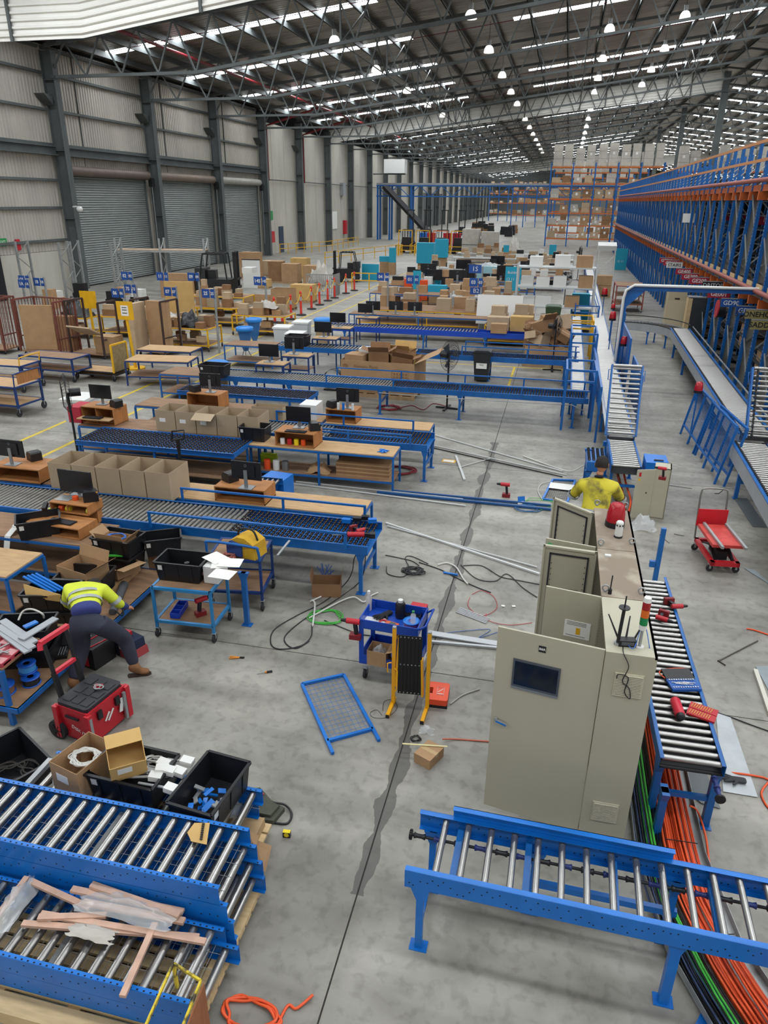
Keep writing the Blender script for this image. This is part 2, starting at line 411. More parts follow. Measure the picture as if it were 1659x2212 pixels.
# trusses
def truss_zb(x):
    x = x if x <= RX else 2*RX - x
    return 11.87 if x < -20.9 else 11.87 + .133*(x+20.9)
def truss_zt(x): return rz_(x) - .42
def truss(y, near):
    t = S('roof_truss', 'grey steel roof truss spanning the hall at the %s column line' % near if near else 'grey steel roof truss further down the hall')
    bot = B(); bot.bar((-30.1, y, 11.87), (-20.9, y, 11.87), .16, .16); bot.bar((-20.9, y, 11.87), (RX, y, truss_zb(RX)), .16, .16)
    bot.build('bottom_chord', GREYBEAM, t)
    B().bar((-30.3, y, truss_zt(-30.3)), (RX, y, truss_zt(RX)), .16, .18).build('top_chord', GREYBEAM, t)
    if near or y < 150:
        c = B(); c.bar((RX, y, truss_zb(RX)), (52, y, truss_zb(52)), .16, .16); c.bar((RX, y, truss_zt(RX)), (60, y, truss_zt(60)), .16, .18); c.build('far_span_chords', GREYBEAM, t)
    pan = 2.3; n = int((RX+30.1)/pan); allb = B()
    for i in range(n + (8 if near else 4)):
        xa = -30.1 + pan*i; xm = xa + pan/2; xb = xa + pan
        if xa < RX < xb: continue
        p = (xa, y, truss_zb(xa)); q = (xm, y, truss_zt(xm)); r_ = (xb, y, truss_zb(xb))
        if near:
            B().bar(p, q, .085, .085).build('web_bar', GREYBEAM, t); B().bar(q, r_, .085, .085).build('web_bar', GREYBEAM, t)
        else:
            allb.bar(p, q, .085, .085); allb.bar(q, r_, .085, .085)
    if not near: allb.build('web_bars', GREYBEAM, t, 'stuff')
names = ['second', 'third', 'fourth', 'fifth', 'sixth', 'seventh']
for k in range(1, 28):
    y = BAY[0] + 10.8*k if k < len(BAY) else BAY[0]+10.8*k
    truss(y, names[k-1] if k <= 6 else '')
# hanging fly braces along two lines between trusses
fb = S('trim_2', 'thin grey bracing rods between the roof trusses')
for x in (-12.5, .2, 9.5):
    B().bar((x, 42.9, truss_zb(x)), (x, 150, truss_zb(x)), .05, .05).build('tie_rod', GREYBEAM, fb)
for x in (-12.5, .2, 9.5):
    for k in range(1, 7):
        y = BAY[0]+10.8*k
        B().bar((x, y, truss_zb(x)), (x, y, truss_zt(x)), .1, .1).build('strut', GREYBEAM, fb)
        B().bar((x, y, truss_zb(x)), (x, y+5.4, truss_zt(x)), .06, .06).build('strut', GREYBEAM, fb); B().bar((x, y+10.8, truss_zb(x)), (x, y+5.4, truss_zt(x)), .06, .06).build('strut', GREYBEAM, fb)
# smoke baffles of white ribbed sheet
BAF = mat('white_baffle_sheet', '#efede7', .55, .1, .04, 1)
def baffle(y, x0, x1, h, n, lab, zb):
    s = S('trim_%d' % n, lab); b = B(); vs = []; m = int(h/.27)
    for i in range(m):
        for dz, dy in ((0, 0), (.5, 0), (.6, .1), (.9, .1)):
            o = (i+dz)*h/m
            vs += [(x, y-dy, zb(x)+o) for x in (x0, -20.9, x1)]
    vs += [(x, y, zb(x)+h) for x in (x0, -20.9, x1)]
    r_ = len(vs)//3
    b.add(vs, [(3*i+j, 3*i+j+1, 3*i+3+j+1, 3*i+3+j) for i in range(r_-1) for j in (0, 1)])
    b.build('ribbed_sheet', BAF, s)
    for x in [x0 + 6 + 9*i for i in range(int((x1-x0)/9))]:
        B().bar((x, y-.12, zb(x)-.05), (x+.0, y-.12, zb(x)+h), .12, .12).build('hanger', GREYBEAM, s)
    return s
baffle(32.4, -30.3, 16, 3.0, 3, 'white ribbed smoke baffle hanging across the hall nearest the camera', lambda x: max(11.68, 11.68+.13*(x+20.9)))
baffle(97.2, -30.0, 15.5, 2.85, 4, 'white ribbed smoke baffle hanging across the middle of the hall', lambda x: 12.0+.1035*(x+29.9))
baffle(220, -30.3, 50, 2.4, 5, 'white ribbed smoke baffle far down the hall', lambda x: 12.6 if x < 0 else 12.6+.06*x)
# sprinkler pipes
PIPE = mat('sprinkler_red', '#7d1d26', .5)
sp = S('trim_6', 'red sprinkler pipes under the roof')
for k in range(-1, 10):
    for dy in (3.2,):
        y = 42.9 + 10.8*k + dy
        if y < 34: continue
        B().bar((-28, y, rz_(-28)-.55), (RX-1, y, rz_(RX-1)-.55), .035, .035).build('branch_pipe', PIPE, sp)
B().cyl((-24.6, 40, 13.75), (-24.6, 120, 13.75), .1, 8).build('main_pipe', PIPE, sp)
for y in (76.8, 88.0):
    B().tube([(-24.6, y, 13.7), (-29.6, y, 12.4), (-30.3, y, 12.2), (-30.3, y, 7.2)], .11, 8).build('drop_pipe', PIPE, sp)
B().tube([(WX+.35, 75.9, 7.3), (WX+.35, 140, 7.3)], .06, 6).build('cable_tray', GREYBEAM, sp)
# right-hand columns, and dark divider
rc = S('wall_right', 'line of grey columns at the ridge with dark sheeting beyond')
for y in (97.2, 129.6, 162, 194.4, 226.8):
    B().box(15.2, y-.25, 0, 15.9, y+.25, 18.6).build('column', GREYBEAM, rc)
B().box(62, -8, 0, 62.3, 345, 14).build('far_side_sheet', mat('dark_sheet', '#4a4d4e', .7), rc)
we = S('wall_far', 'distant end wall of the hall'); B().box(-34, 345, 0, 70, 345.3, 20).build('end_sheet', mat('end_wall_grey', '#7c7d7b', .7), we)
# high bay lamps
LAMP = mat('lamp_glow', '#fffaf0', .5, emit=30)
def lamp():
    t = T('high_bay_lamp', 'x', 'lamp', (0, 0, -50))
    B().cyl((0,0,.35), (0,0,1.5), .015, 6).build('hanger', BLACKM, t)
    B().cyl((0,0,.12), (0,0,.45), .13, 12).build('housing', GALV, t)
    B().lathe([(.09,.15),(.2,.1),(.3,-.05),(.34,-.28)], n=16).build('shade', mat('lamp_refractor', '#f4f2ea', .4, emit=1.6), t)
    B().cyl((0,0,-.2), (0,0,-.19), .29, 16).build('lens', LAMP, t)
    return t
lamp0 = lamp(); used = [0]
LAMPX = (-14, -6.2, 1.5, 6.0)
cnt = 0
for j, y in enumerate((46.8, 56.8, 67.6, 77.5, 86.6, 102, 113, 124, 135, 146, 157, 168)):
    for i, x in enumerate(LAMPX[:4]):
        if j >= 5 and i in (0, 3): continue
        lab = ('high bay lamp, %s from the left wall, %s row from the camera' % (ORD[i+1], ORD[j+1])) if j < 5 else 'distant high bay lamp beyond the smoke baffle, %s row, %s' % (ORD[j-4], ('left', 'right')[i-1])
        g = 'high bay lamps under the roof' if j < 5 else 'distant high bay lamps'
        o = lamp0 if cnt == 0 else dup(lamp0, (x, y, 0))
        cnt += 1
        o.location = (x, y, rz_(x) - 1.9); o['label'] = lab; o['group'] = g

# ================================================================ CONVEYORS
RMESH = {}
def roller_mesh(W, r, m, ringed=False):
    k = (round(W, 3), r, m.name, ringed)
    if k not in RMESH:
        b = B(); n = 12
        e = .02
        b.cyl((0, e, 0), (0, W-e, 0), r, n, caps=True)
        b.cyl((0, 0, 0), (0, W, 0), r*.45, 6)
        if ringed:
            b.cyl((0, W-.10, 0), (0, W-.094, 0), r*1.04, n); b.cyl((0, W-.055, 0), (0, W-.049, 0), r*1.04, n)
        RMESH[k] = b.mesh('roller', m)
    return RMESH[k]
WHEEL = mat('skate_wheel', '#1b1b1e', .5)
HUB = mat('skate_hub', '#b98a6a', .5)
def leg(parent, x, y, z, m, w=.055, plate=True, side=1, gusset=True):
    b = B(); b.box(x-w/2, y-w*.45, .006 if plate else 0, x+w/2, y+w*.45, z)
    if plate: b.box(x-.07, y-.05, 0, x+.07, y+.05, .008)
    if gusset: b.prism([(-.075, 0), (.075, 0), (.03, -.12), (-.03, -.12)], w*.95, Matrix.Translation((x, y+w*.475, z)) @ Matrix.Rotation(PI/2, 4, 'X'))
    return b.build('leg', m, parent)
def rail(parent, x0, x1, y, zt, h, m, inward, name='side_rail', holes=0, slots=False, lip=.035):
    b = B(); t = .004
    b.box(x0, y-t/2, zt-h, x1, y+t/2, zt)
    ya, yb = (y, y+lip*inward) if inward > 0 else (y+lip*inward, y)
    b.box(x0, ya, zt-t, x1, yb, zt); b.box(x0, ya, zt-h, x1, yb, zt-h+t)
    o = b.build(name, m, parent)
    if holes or slots:
        h_ = B()
        if slots:
            n = int((x1-x0)/.05)
            for i in range(n):
                xx = x0+.02+.05*i; h_.box(xx, ya+.007, zt, xx+.014, ya+.017, zt+.0012)
        if holes:
            rr = random.Random(int(x0*10)+int(y*10)); n = int((x1-x0)/holes)
            for i in range(n):
                xx = x0+.03+holes*i + rr.uniform(-.01, .01); zz = zt-h*rr.choice((.25, .3, .5, .7, .8)); s = .0055
                oy = y - inward*(t/2+.0006) if y < .1 else y - .0026
                for q in (y-t/2-.0008, y+t/2+.0002):
                    h_.box(xx-s, q, zz-s, xx+s, q+.0006, zz+s)
        h_.build('punched_holes', DARK, o, 'stuff')
    return o
def wheels(parent, x0, x1, y0, y1, z, px=.075, py=.1, r=.024, name='skate_wheels'):
    b = B(); hb = B(); i = 0; x = x0
    while x < x1:
        y = y0 + (.05 if i % 2 else .02) + .02
        while y < y1-.02:
            b.cyl((x, y, z), (x, y+.02, z), r, 8); hb.cyl((x, y-.003, z), (x, y+.023, z), r*.38, 5, caps=True)
            y += py
        i += 1; x += px
    b.build(name, WHEEL, parent, 'stuff'); hb.build('wheel_hubs', HUB, parent, 'stuff')
def axles(parent, x0, x1, y0, y1, z, px):
    b = B(); x = x0
    while x < x1: b.cyl((x, y0, z), (x, y1, z), .004, 5, caps=False); x += px
    b.build('axles', STEEL_DK, parent, 'stuff')
def conveyor(name, label, loc, rz, L, W, z, group=None, rm=STEEL, r=.025, rolls=None, wh=None, rail_m=BLUE, rail_h=.12, legs=(), leg_m=BLUE, holes=0, slots=False, brace=.3, legw=.055, pans=None, under=0, cat='conveyor', ringed=False, lip=.035):
    t = T(name, label, cat, loc, rz, group)
    rail(t, 0, L, 0, z, rail_h, rail_m, 1, holes=holes, slots=slots, lip=lip); rail(t, 0, L, W, z, rail_h, rail_m, -1, holes=holes, slots=slots, lip=lip)
    if rolls:
        me = roller_mesh(W-.012, r, rm, ringed)
        for a, b_, p in rolls:
            x = a; c = 0
            while x < b_ and c < 280:
                o = bpy.data.objects.new('roller', me); COL.objects.link(o); o.parent = t; o.location = (x, .006, z-r-.012); x += p; c += 1
    if wh:
        for a, b_ in wh: wheels(t, a, b_, .03, W-.03, z-.02, .072, .088 if W > .7 else .1); axles(t, a, b_, 0, W, z-.02, .072)
    if pans:
        for a, b_ in pans: B().box(a, .006, z-rail_h+.006, b_, W-.006, z-rail_h+.012).build('blue_pan', rail_m, t)
    if under: B().box(0, .01, z-rail_h+.004, L, W-.01, z-rail_h+.01).build('gap_shade_pan', BLACKM, t)  # black sheet added so the gaps between rollers read dark
    for x in legs:
        leg(t, x, .03, z-rail_h, leg_m, legw); leg(t, x, W-.03, z-rail_h, leg_m, legw)
        B().box(x-.02, .05, brace, x+.02, W-.05, brace+.05).build('cross_brace', leg_m, t)
    return t
def guard(parent, x0, x1, y, z, posts, m=BLUE, hgt=.2, w=.035):
    b = B(); b.bar((x0, y, z+hgt), (x1, y, z+hgt), w, .03)
    o = b.build('guard_rail', m, parent)
    for x in posts: B().box(x-.02, y-.012, z-.06, x+.02, y+.012, z+hgt).build('guard_post', m, o)

# ---- foreground right: wide-pitch roller conveyor
t = conveyor('roller_conveyor', 'bright blue roller conveyor with bare line shaft in front of the beige cabinets', (-.70, 3.80, 0), R(-.9), 3.2, .60, .83, rolls=[(.22, 3.2, .183)], r=.026,
     rail_m=BLUEB, rail_h=.17, leg_m=BLUEB, legs=(.12,), holes=.045, brace=.22, ringed=True, lip=.045)
for x in (.95, 2.0):
    leg(t, x, .57, .66, BLUEB); 
leg(t, 1.95, .06, .66, BLUEB, .07)
B().box(.95, .54, .3, 2.05, .58, .36).build('lower_brace', BLUEB, t)
b = B(); b.box(.27, .603, .69, 1.95, .609, .93); b.box(.27, .56, .925, 1.95, .609, .93)
b.build('side_plate', BLUEB, t)
for x in (.32, .86, 1.5, 2.2): B().box(x, .03, .70, x+.05, .57, .75).build('cross_member', BLUE, t)
b = B(); b.cyl((-.05, .48, .665), (3.2, .48, .665), .012, 8); b.build('line_shaft', BLACKM, t)
SPOOL = mat('blue_spool', '#20306e', .45)
for i in range(20): 
    x = .02+.165*i
    B().lathe([(.014,-.05),(.026,-.045),(.018,-.02),(.018,.02),(.026,.045),(.014,.05)], (x, .48, .665), 10, Matrix.Rotation(PI/2, 3, 'Y')).build('drive_spool', SPOOL if i % 2 else BLACK, t)
b = B(); b.cyl((-.065, .48, .665), (-.04, .48, .665), .035, 14)
for k in range(14): b.cbox((-.052, .48+.036*math.cos(k*PI/7), .665+.036*math.sin(k*PI/7)), (.02, .012, .008), rx=k*PI/7)
b.build('sprocket', BLACKM, t)
b = B(); b.bar((2.05, -.35, .012), (2.3, .1, .012), .09, .012); b.build('foot_strap', BLUEB, t)

# ---- foreground left: stacks of conveyor sections on a pallet
t = T('timber_pallet', 'pale timber pallet under the stacked conveyor sections', 'pallet', (0, 0, 0))
for x in [-5.4 + .62*i for i in range(6)]:
    B().box(x, 2.62, .0, x+.1, 3.95, .1).build('bearer', PALLETW, t)
for i in range(11): 
    y = 2.6 + .125*i
    B().box(-5.4, y, .1, -1.93, y+.1, .125).build('deck_board', PINE, t)
B().box(-2.06, 2.6, .125, -1.93, 3.97, .15).build('end_board', PINE, t)
B().box(-5.4, 2.56, .0, -2.4, 2.6, .125).build('edge_board', PINE, t)
def stack_section(label, x1, y, z, W=.57, roll=True, zoff=0, h=.165, rolls_to=.1, grp='stacked conveyor sections on the pallet', x0=-5.4):
    t = T('conveyor_section', label, 'conveyor section', (x0, y, 0), 0, grp)
    L = x1-x0
    rail(t, 0, L, 0, z, h, BLUEB, 1, slots=True, holes=.07); rail(t, 0, L, W, z, h, BLUEB, -1, slots=True, holes=.07)
    me = roller_mesh(W-.012, .03, STEEL, True); x = L-rolls_to
    while x > (0 if roll else L-.4):
        o = bpy.data.objects.new('roller', me); COL.objects.link(o); o.parent = t; o.location = (x, .006, z-.045); x -= .135
    if roll:
        b = B()
        for i in range(int(L/.05)): b.bar((i*.05, .05, z-h+.02), (i*.05, W-.05, z-h+.02), .003, .003)
        for j in range(4): b.bar((0, .1+.12*j, z-h+.023), (L, .1+.12*j, z-h+.023), .003, .003)
        b.build('wire_mesh', GALV, t, 'stuff')
        for x in (L-1.15, L-2.2): B().box(x, .01, z-.15, x+.05, W-.01, z-.10).build('cross_member', GALV, t)
        B().cyl((0, .05, z-.03), (L, .05, z-.03), .003, 5).build('drive_belt', mat('green_belt', '#1d4a35', .6), t)
    return t
stack_section('bottom layer of the rear stack of blue roller sections', -1.88, 3.33, .315, roll=False)
stack_section('second layer up in the rear stack of blue roller sections', -1.89, 3.33, .483, roll=False)
stack_section('third layer up in the rear stack of blue roller sections', -1.93, 3.33, .65, roll=False)
stack_section('topmost blue roller section of the rear stack, with a torn card lying on it', -1.98, 3.33, .82)
stack_section('lower layer of the front stack of blue roller sections', -1.84, 2.72, .315, roll=False)
stack_section('top blue roller section of the front stack, under the wrapped timber strips', -1.94, 2.72, .483)
stack_section('blue roller section behind the stacks carrying the black tubs', -2.15, 4.0, .56, W=.55, x0=-4.23, rolls_to=.08)
stack_section('lower blue roller section beneath the black tubs', -2.2, 4.0, .39, W=.55, x0=-4.2, roll=False)
t = T('timber_pallet', 'pallet under the roller section that carries the black tubs', 'pallet', (0, 0, 0))
for x in (-4.2, -3.2, -2.25): B().box(x, 4.0, 0, x+.1, 4.6, .1).build('bearer', PALLETW, t)
for i in range(5): B().box(-4.25, 4.0+.12*i, .1, -2.1, 4.1+.12*i, .125).build('deck_board', PINE, t)
B().box(-4.2, 4.01, .125, -2.15, 4.55, .22).build('packing_block', PALLETW, t)

# ---- transverse packing lines
TL = 'blue-railed packing line of worn rollers'
t = conveyor('packing_conveyor', 'nearest cross line of dark rollers ending in skate wheels, cordless tools on its end', (-9.6, 9.05, 0), 0, 7.26, .92, .8, group='cross conveyor lines',
     rm=STEEL_DK, r=.026, rolls=[(.05, 5.05, .083)], wh=[(5.1, 7.2)], legs=(7.15,), rail_h=.14, pans=[(5.1, 7.26)])
for x in (1.2, 3.3, 5.2): leg(t, x, .03, .66, BLUE); leg(t, x, .89, .66, BLUE)
guard(t, 3.8, 6.96, -.04, .8, (3.82, 5.4, 6.94)); guard(t, 3.8, 6.98, 1.0, .8, (3.82, 5.6, 6.96)); 
B().bar((4.5, .35, .83), (6.9, .28, .83), .03, .03).build('lane_divider', BLUE, t)
t = conveyor('packing_conveyor', 'second cross line, short roller run with twin guard rails behind the timber bench', (-6.4, 13.92, 0), 0, 4.07, .93, .8, group='cross conveyor lines',
     rm=STEEL_DK, rolls=[(.05, 1.85, .083)], wh=[(1.9, 4.0)], legs=(4.02,), rail_h=.14, pans=[(1.9, 4.07)])
leg(t, .5, .03, .66, BLUE); leg(t, 2.2, .03, .66, BLUE)
guard(t, 1.7, 3.75, -.04, .8, (1.72, 2.4, 3.72)); guard(t, .4, 3.6, 1.0, .8, (.42, 2, 3.58)); 
B().bar((1.6, .3, .83), (3.6, .26, .83), .03, .03).build('lane_divider', BLUE, t)
t = conveyor('packing_conveyor', 'third cross line with guard rails, running through to the main conveyor', (-9.3, 18.7, 0), 0, 10.3, .93, .8, group='cross conveyor lines',
     rm=STEEL_DK, rolls=[(.05, 5.1, .083)], wh=[(5.15, 10.25)], legs=(4.82, 7.0, 9.95), rail_h=.14, pans=[(5.1, 10.3)])
leg(t, 2.2, .03, .66, BLUE); leg(t, .6, .03, .66, BLUE)
guard(t, 3.3, 10.3, -.04, .8, (3.32, 5.2, 7.0, 8.6, 10.2)); guard(t, 3.3, 10.3, 1.0, .8, (3.32, 5.2, 7.0, 8.6, 10.2))
B().tube([(4.8, -.05, .62), (7, -.06, .6), (9.9, -.06, .63), (10.2, -.06, .5), (10.3, -.05, .1)], .012).build('conduit', GALV, t)
t = conveyor('packing_conveyor', 'fourth cross line, half hidden behind the big parts carton', (-9.4, 23.45, 0), 0, 10.2, .8, .8, group='cross conveyor lines',
     rm=STEEL_DK, r=.03, rolls=[(.1, 5.0, .12)], wh=[(5.1, 10.1)], legs=(.5, 3, 7.4, 9.8), rail_h=.16, pans=[(5.1, 10.2)])
guard(t, 6.5, 10.2, -.04, .8, (6.52, 8.6, 10.1), hgt=.3); guard(t, 6.5, 10.2, .9, .8, (6.52, 8.6, 10.1), hgt=.3)
t = conveyor('packing_conveyor', 'fifth cross line, bright blue, in front of the row of monitors', (-9.2, 28.1, 0), 0, 9.0, .75, .8, group='cross conveyor lines',
     rm=STEEL_DK, r=.03, rolls=[(.1, 6.3, .13)], legs=(1.0, 4.2, 6.6, 8.6), rail_h=.2, rail_m=mat('royal_blue', '#1548b8', .4), leg_m=BLUE, pans=[(6.0, 9.0)])
# skate-wheel tables
def skate_table(lab, x, y, L, W):
    t = T('skate_wheel_table', lab, 'conveyor table', (x, y, 0), 0, 'skate-wheel tables')
    rail(t, 0, L, 0, .8, .1, BLUE, -1); rail(t, 0, L, W, .8, .1, BLUE, 1); B().box(-.004, 0, .7, 0, W, .8).build('end_rail', BLUE, t); B().box(L, 0, .7, L+.004, W, .8).build('end_rail', BLUE, t)
    wheels(t, .05, L-.02, .02, W-.02, .79, .085, .095, .026); axles(t, .05, L-.02, 0, W, .79, .085)
    B().box(0, 0, .705, L, W, .712).build('blue_pan', BLUE, t)
    for xx in (.04, L/2, L-.04):
        for yy in (.03, W-.03): leg(t, xx, yy, .7, BLUE, .045, False, gusset=False)
    B().box(.04, .02, .22, L-.04, W-.02, .24).build('lower_shelf', PLYDK, t)
    return t
skate_table('nearer blue table topped with black skate wheels', -9.46, 12.45, 3.52, .95)
skate_table('farther blue table topped with black skate wheels, behind the two-box monitor stand', -9.5, 16.85, 3.6, .85)

# ---- main line along the hall
MAINX0 = 1.24
t = conveyor('main_conveyor', 'long bright main roller conveyor running down the hall', (MAINX0+.03+.6, 15.6, 0), R(90)-.010, 56, .56, .8, under=1, rm=STEEL, r=.025, rolls=[(.05, 16.4, .122)], rail_h=.16, legs=(.4, 3, 6.1, 9.2, 12.4, 16, 20, 25, 32, 40, 48))
# beyond the pickable rollers: one run of narrow rollers
b = B(); x = 16.5
while x < 56: b.cyl((x, .01, .765), (x, .55, .765), .025, 6, caps=False); x += .122
b.build('far_rollers', STEEL, t, 'stuff')
guard(t, .0, 5.6, .6, .8, (.1, 2, 4, 5.5), GREYRAIL, .12, .05)
t = conveyor('lane_conveyor', 'narrower roller lane beside the main conveyor behind the blue guards', (.95, 19.7, 0), R(90)-.006, 19, .4, .8, under=1, rm=STEEL, r=.027, rolls=[(.05, 11.4, .13)], rail_h=.16, legs=(.4, 4, 8, 12, 16))
b = B(); x = 11.5
while x < 18.9: b.cyl((x, .01, .765), (x, .38, .765), .027, 6, caps=False); x += .11
b.build('far_rollers', STEEL, t, 'stuff')
t = conveyor('infeed_conveyor', 'short roller section in front of the raised gate, beside the worker', (1.86, 13.72, 0), R(90), 1.68, .56, .78, under=1, rm=STEEL, r=.026, rolls=[(.08, 1.68, .122)], rail_h=.18, legs=(.12, 1.5), rail_m=BLUE)
# raised roller gates
def gate(label, loc, rz, L, W, tilt, shaft=False):
    t = T('lift_gate', label, 'conveyor gate', loc, rz, 'raised roller gates')
    d = Vector((math.cos(tilt), 0, math.sin(tilt))); u = Vector((-math.sin(tilt), 0, math.cos(tilt)))
    for y in (0, W): B().bar(Vector((0, y, 0)), d*L + Vector((0, y, 0)), .035, .13, up=u).build('side_frame', BLUE, t)
    n = int(L/.105)
    for i in range(n):
        p = d*(.06+.105*i) + u*.02
        me = roller_mesh(W-.04, .026, STEEL); o = bpy.data.objects.new('roller', me); COL.objects.link(o); o.parent = t; o.location = (p.x, .02, p.z)
    p = d*(L-.02) + u*.05; B().cyl((p.x, .02, p.z), (p.x, W-.02, p.z), .033, 12).build('end_roller', STEEL, t)
    for y in (-.06, W+.06): 
        q = d*(L-.1); B().tube([q + Vector((0, y*.2 if y < 0 else W, 0)), q+Vector((0, y, 0)), q+Vector((0, y, 0))-d*.22, q-d*.22 + Vector((0, 0 if y < 0 else W, 0))], .01, 6).build('grab_handle', BLUE, t)
    if shaft:
        a = u*.07 + Vector((0, W-.1, 0)); 
        for i in range(int(L/.09)): 
            c = a + d*(.05+.09*i); B().cyl(c - d*.02, c + d*.02, .024, 8).build('drive_spool', BLACKM, t)
        B().cyl(a, a + d*L, .012, 6).build('line_shaft', BLACKM, t)
    B().box(-.03, -.02, -.25, .06, W+.02, -.15).build('hinge_bar', BLUE, t)
    return t
gate('raised roller gate on the main conveyor, behind the worker in the yellow shirt', (1.87, 15.45, .85), R(90), 1.5, .62, R(66))
gate('raised roller gate on the right-hand line, with a chain of black drive spools', (4.75, 15.95, .85), R(90), 1.5, .62, R(66), True)
# electrical box and parts around the near end of the main line
t = T('control_box', 'blue steel control box beside the short roller section', 'electrical box', (1.93, 13.75, .36))
B().box(0, 0, 0, .4, .52, .5).build('casing', BLUEB, t); B().box(-.006, -.006, .49, .406, .526, .51).build('lid', BLUEB, t); B().box(.15, .12, .51, .32, .17, .53).build('black_tool', BLACK, t)
b = B(); b.box(.05, .2, -.36, .12, .3, 0); b.box(.28, .2, -.36, .35, .3, 0); b.build('leg', BLUE, t)
t = T('wheel_transfer', 'small blue tray of black skate wheels left of the short roller section', 'conveyor part', (.86, 14.0, .5))
B().box(0, 0, 0, .36, .9, .2).build('tray', BLUE, t); wheels(t, .04, .34, .05, .88, .22, .09, .07, .03)
leg(t, .05, .05, 0, BLUE); t.children
for o in t.children:
    if o.name.startswith('leg'): o.location.z = 0
B().box(.02, .1, -.5, .07, .15, 0).build('leg', BLUE, t); B().box(.29, .75, -.5, .34, .8, 0).build('leg', BLUE, t)
t = T('support_post', 'loose blue conveyor leg with a flared top standing left of the worker', 'support leg', (0.9, 14.77, 0))
leg(t, 0, 0, .72, BLUE, .07)
# cabinet-side conveyor
t = conveyor('roller_conveyor', 'blue-railed roller conveyor beside the cabinets, with tools lying on its rollers', (1.86, 5.55, 0), R(91.5), 3.6, .56, .8, under=1, rm=STEEL, r=.027, rolls=[(.06, 3.5, .107)], rail_h=.12, legs=(.1, 3.2), leg_m=BLUE, ringed=False, legw=.07)
b = B(); b.cyl((-.25, .08, .66), (.2, .08, .66), .012, 8); b.build('line_shaft', BLACKM, t)
for i in range(3): B().lathe([(.014,-.05),(.03,-.045),(.02,-.02),(.02,.02),(.03,.045),(.014,.05)], (-.2+.12*i, .08, .66), 10, Matrix.Rotation(PI/2, 3, 'Y')).build('drive_spool', SPOOL, t)
B().cyl((-.27, .08, .66), (-.25, .08, .66), .045, 16).build('sprocket', BLACKM, t)
leg(t, -.2, .52, .62, BLUE, .07)
t = T('support_post', 'tall blue post behind the cabinet-side conveyor', 'support leg', (1.86, 10.45, 0))
B().box(-.035, -.03, 0, .035, .03, .95).build('post', BLUE, t); B().box(-.12, -.03, .3, -.03, .03, .4).build('bracket', BLUE, t)

# ---- right-hand line
def curve_conveyor():
    t = T('curved_conveyor', 'grey-sided curved conveyor joining the main line to the right-hand line', 'conveyor')
    cx, cy = 2.75, 30.6; r0, r1 = 1.65, 2.35; z = .8; N = 18
    A0, A1 = R(0), R(93)
    for rr, nm in ((r0, 'inner_rail'), (r1, 'outer_rail')):
        b = B(); vs = []
        for i in range(N+1):
            a = A0 + (A1-A0)*i/N; x, y = cx+rr*math.cos(a), cy+rr*math.sin(a); vs += [(x, y, z-.3), (x, y, z+.02)]
        b.add(vs, [(2*i, 2*i+2, 2*i+3, 2*i+1) for i in range(N)]); b.build(nm, GREYRAIL, t)
        B().tube([(cx+rr*math.cos(A0+(A1-A0)*i/N), cy+rr*math.sin(A0+(A1-A0)*i/N), z+(.03 if rr == r0 else .22)) for i in range(N+1)], .02, 6).build('rail_cap', BLACKM, t)
    for i in range(24):
        a = A0 + (A1-A0)*(i+.5)/24; B().cyl((cx+(r0+.02)*math.cos(a), cy+(r0+.02)*math.sin(a), z-.03), (cx+(r1-.02)*math.cos(a), cy+(r1-.02)*math.sin(a), z-.03), .028, 8).build('roller', STEEL, t)
    for a in (20, 55, 88):
        for rr in (r0+.05, r1-.05): leg(t, cx+rr*math.cos(R(a)), cy+rr*math.sin(R(a)), .52, BLUE)
    return t
curve_conveyor()
def angled_run(lab, x0, y0, x1, y1, W, z, legs, grp=None, n=280, hh=.3):
    """runs from the far end (x0,y0) to the near end (x1,y1); those are on its left edge seen from the camera"""
    L = math.hypot(x1-x0, y1-y0); rz = math.atan2(y1-y0, x1-x0)
    t = T('side_conveyor', lab, 'conveyor', (x0, y0, 0), rz, 'right-hand line')
    for y, nm in ((0, 'side_rail'), (W, 'side_rail')):
        B().box(0, y-.02, z-hh, L, y+.02, z).build(nm, GREYRAIL, t); B().bar((0, y, z+.012), (L, y, z+.012), .06, .02).build('rail_cap', BLUE, t)
    me = roller_mesh(W-.1, .025, STEEL); p = .118
    for i in range(int(L/p)):
        o = bpy.data.objects.new('roller', me); COL.objects.link(o); o.parent = t; o.location = (.05+p*i, .05, z-.005)
    B().box(0, .02, z-.12, L, W-.02, z-.11).build('gap_shade_pan', BLACKM, t); b = B()  # pan is an added black sheet, shade for the roller gaps
    for i in range(int(L/.09)): b.cyl((.05+.09*i, .025, z+.035), (.05+.09*i, .06, z+.035), .022, 6)
    b.build('edge_wheels', BLACKM, t, 'stuff')
    B().bar((0, W+.12, z+.1), (L, W+.12, z+.1), .03, .03).build('guard_rail', GALV, t)
    for x in legs:
        leg(t, x, .04, z-hh, BLUE, .08); leg(t, x, W-.04, z-hh, BLUE, .08); B().box(x-.03, .06, .32, x+.03, W-.06, .38).build('cross_brace', BLUE, t)
    return t
angled_run('right-hand roller line between the curve and its raised gate', 4.42, 30.8, 4.05, 16.2, .68, .86, (1.6, 4.6, 8.2, 11.2, 14.2))
angled_run('near end of the right-hand line, cut off by the frame', 3.8, 15.55, 3.62, 9.0, .68, .86, (1.0, 4.9))
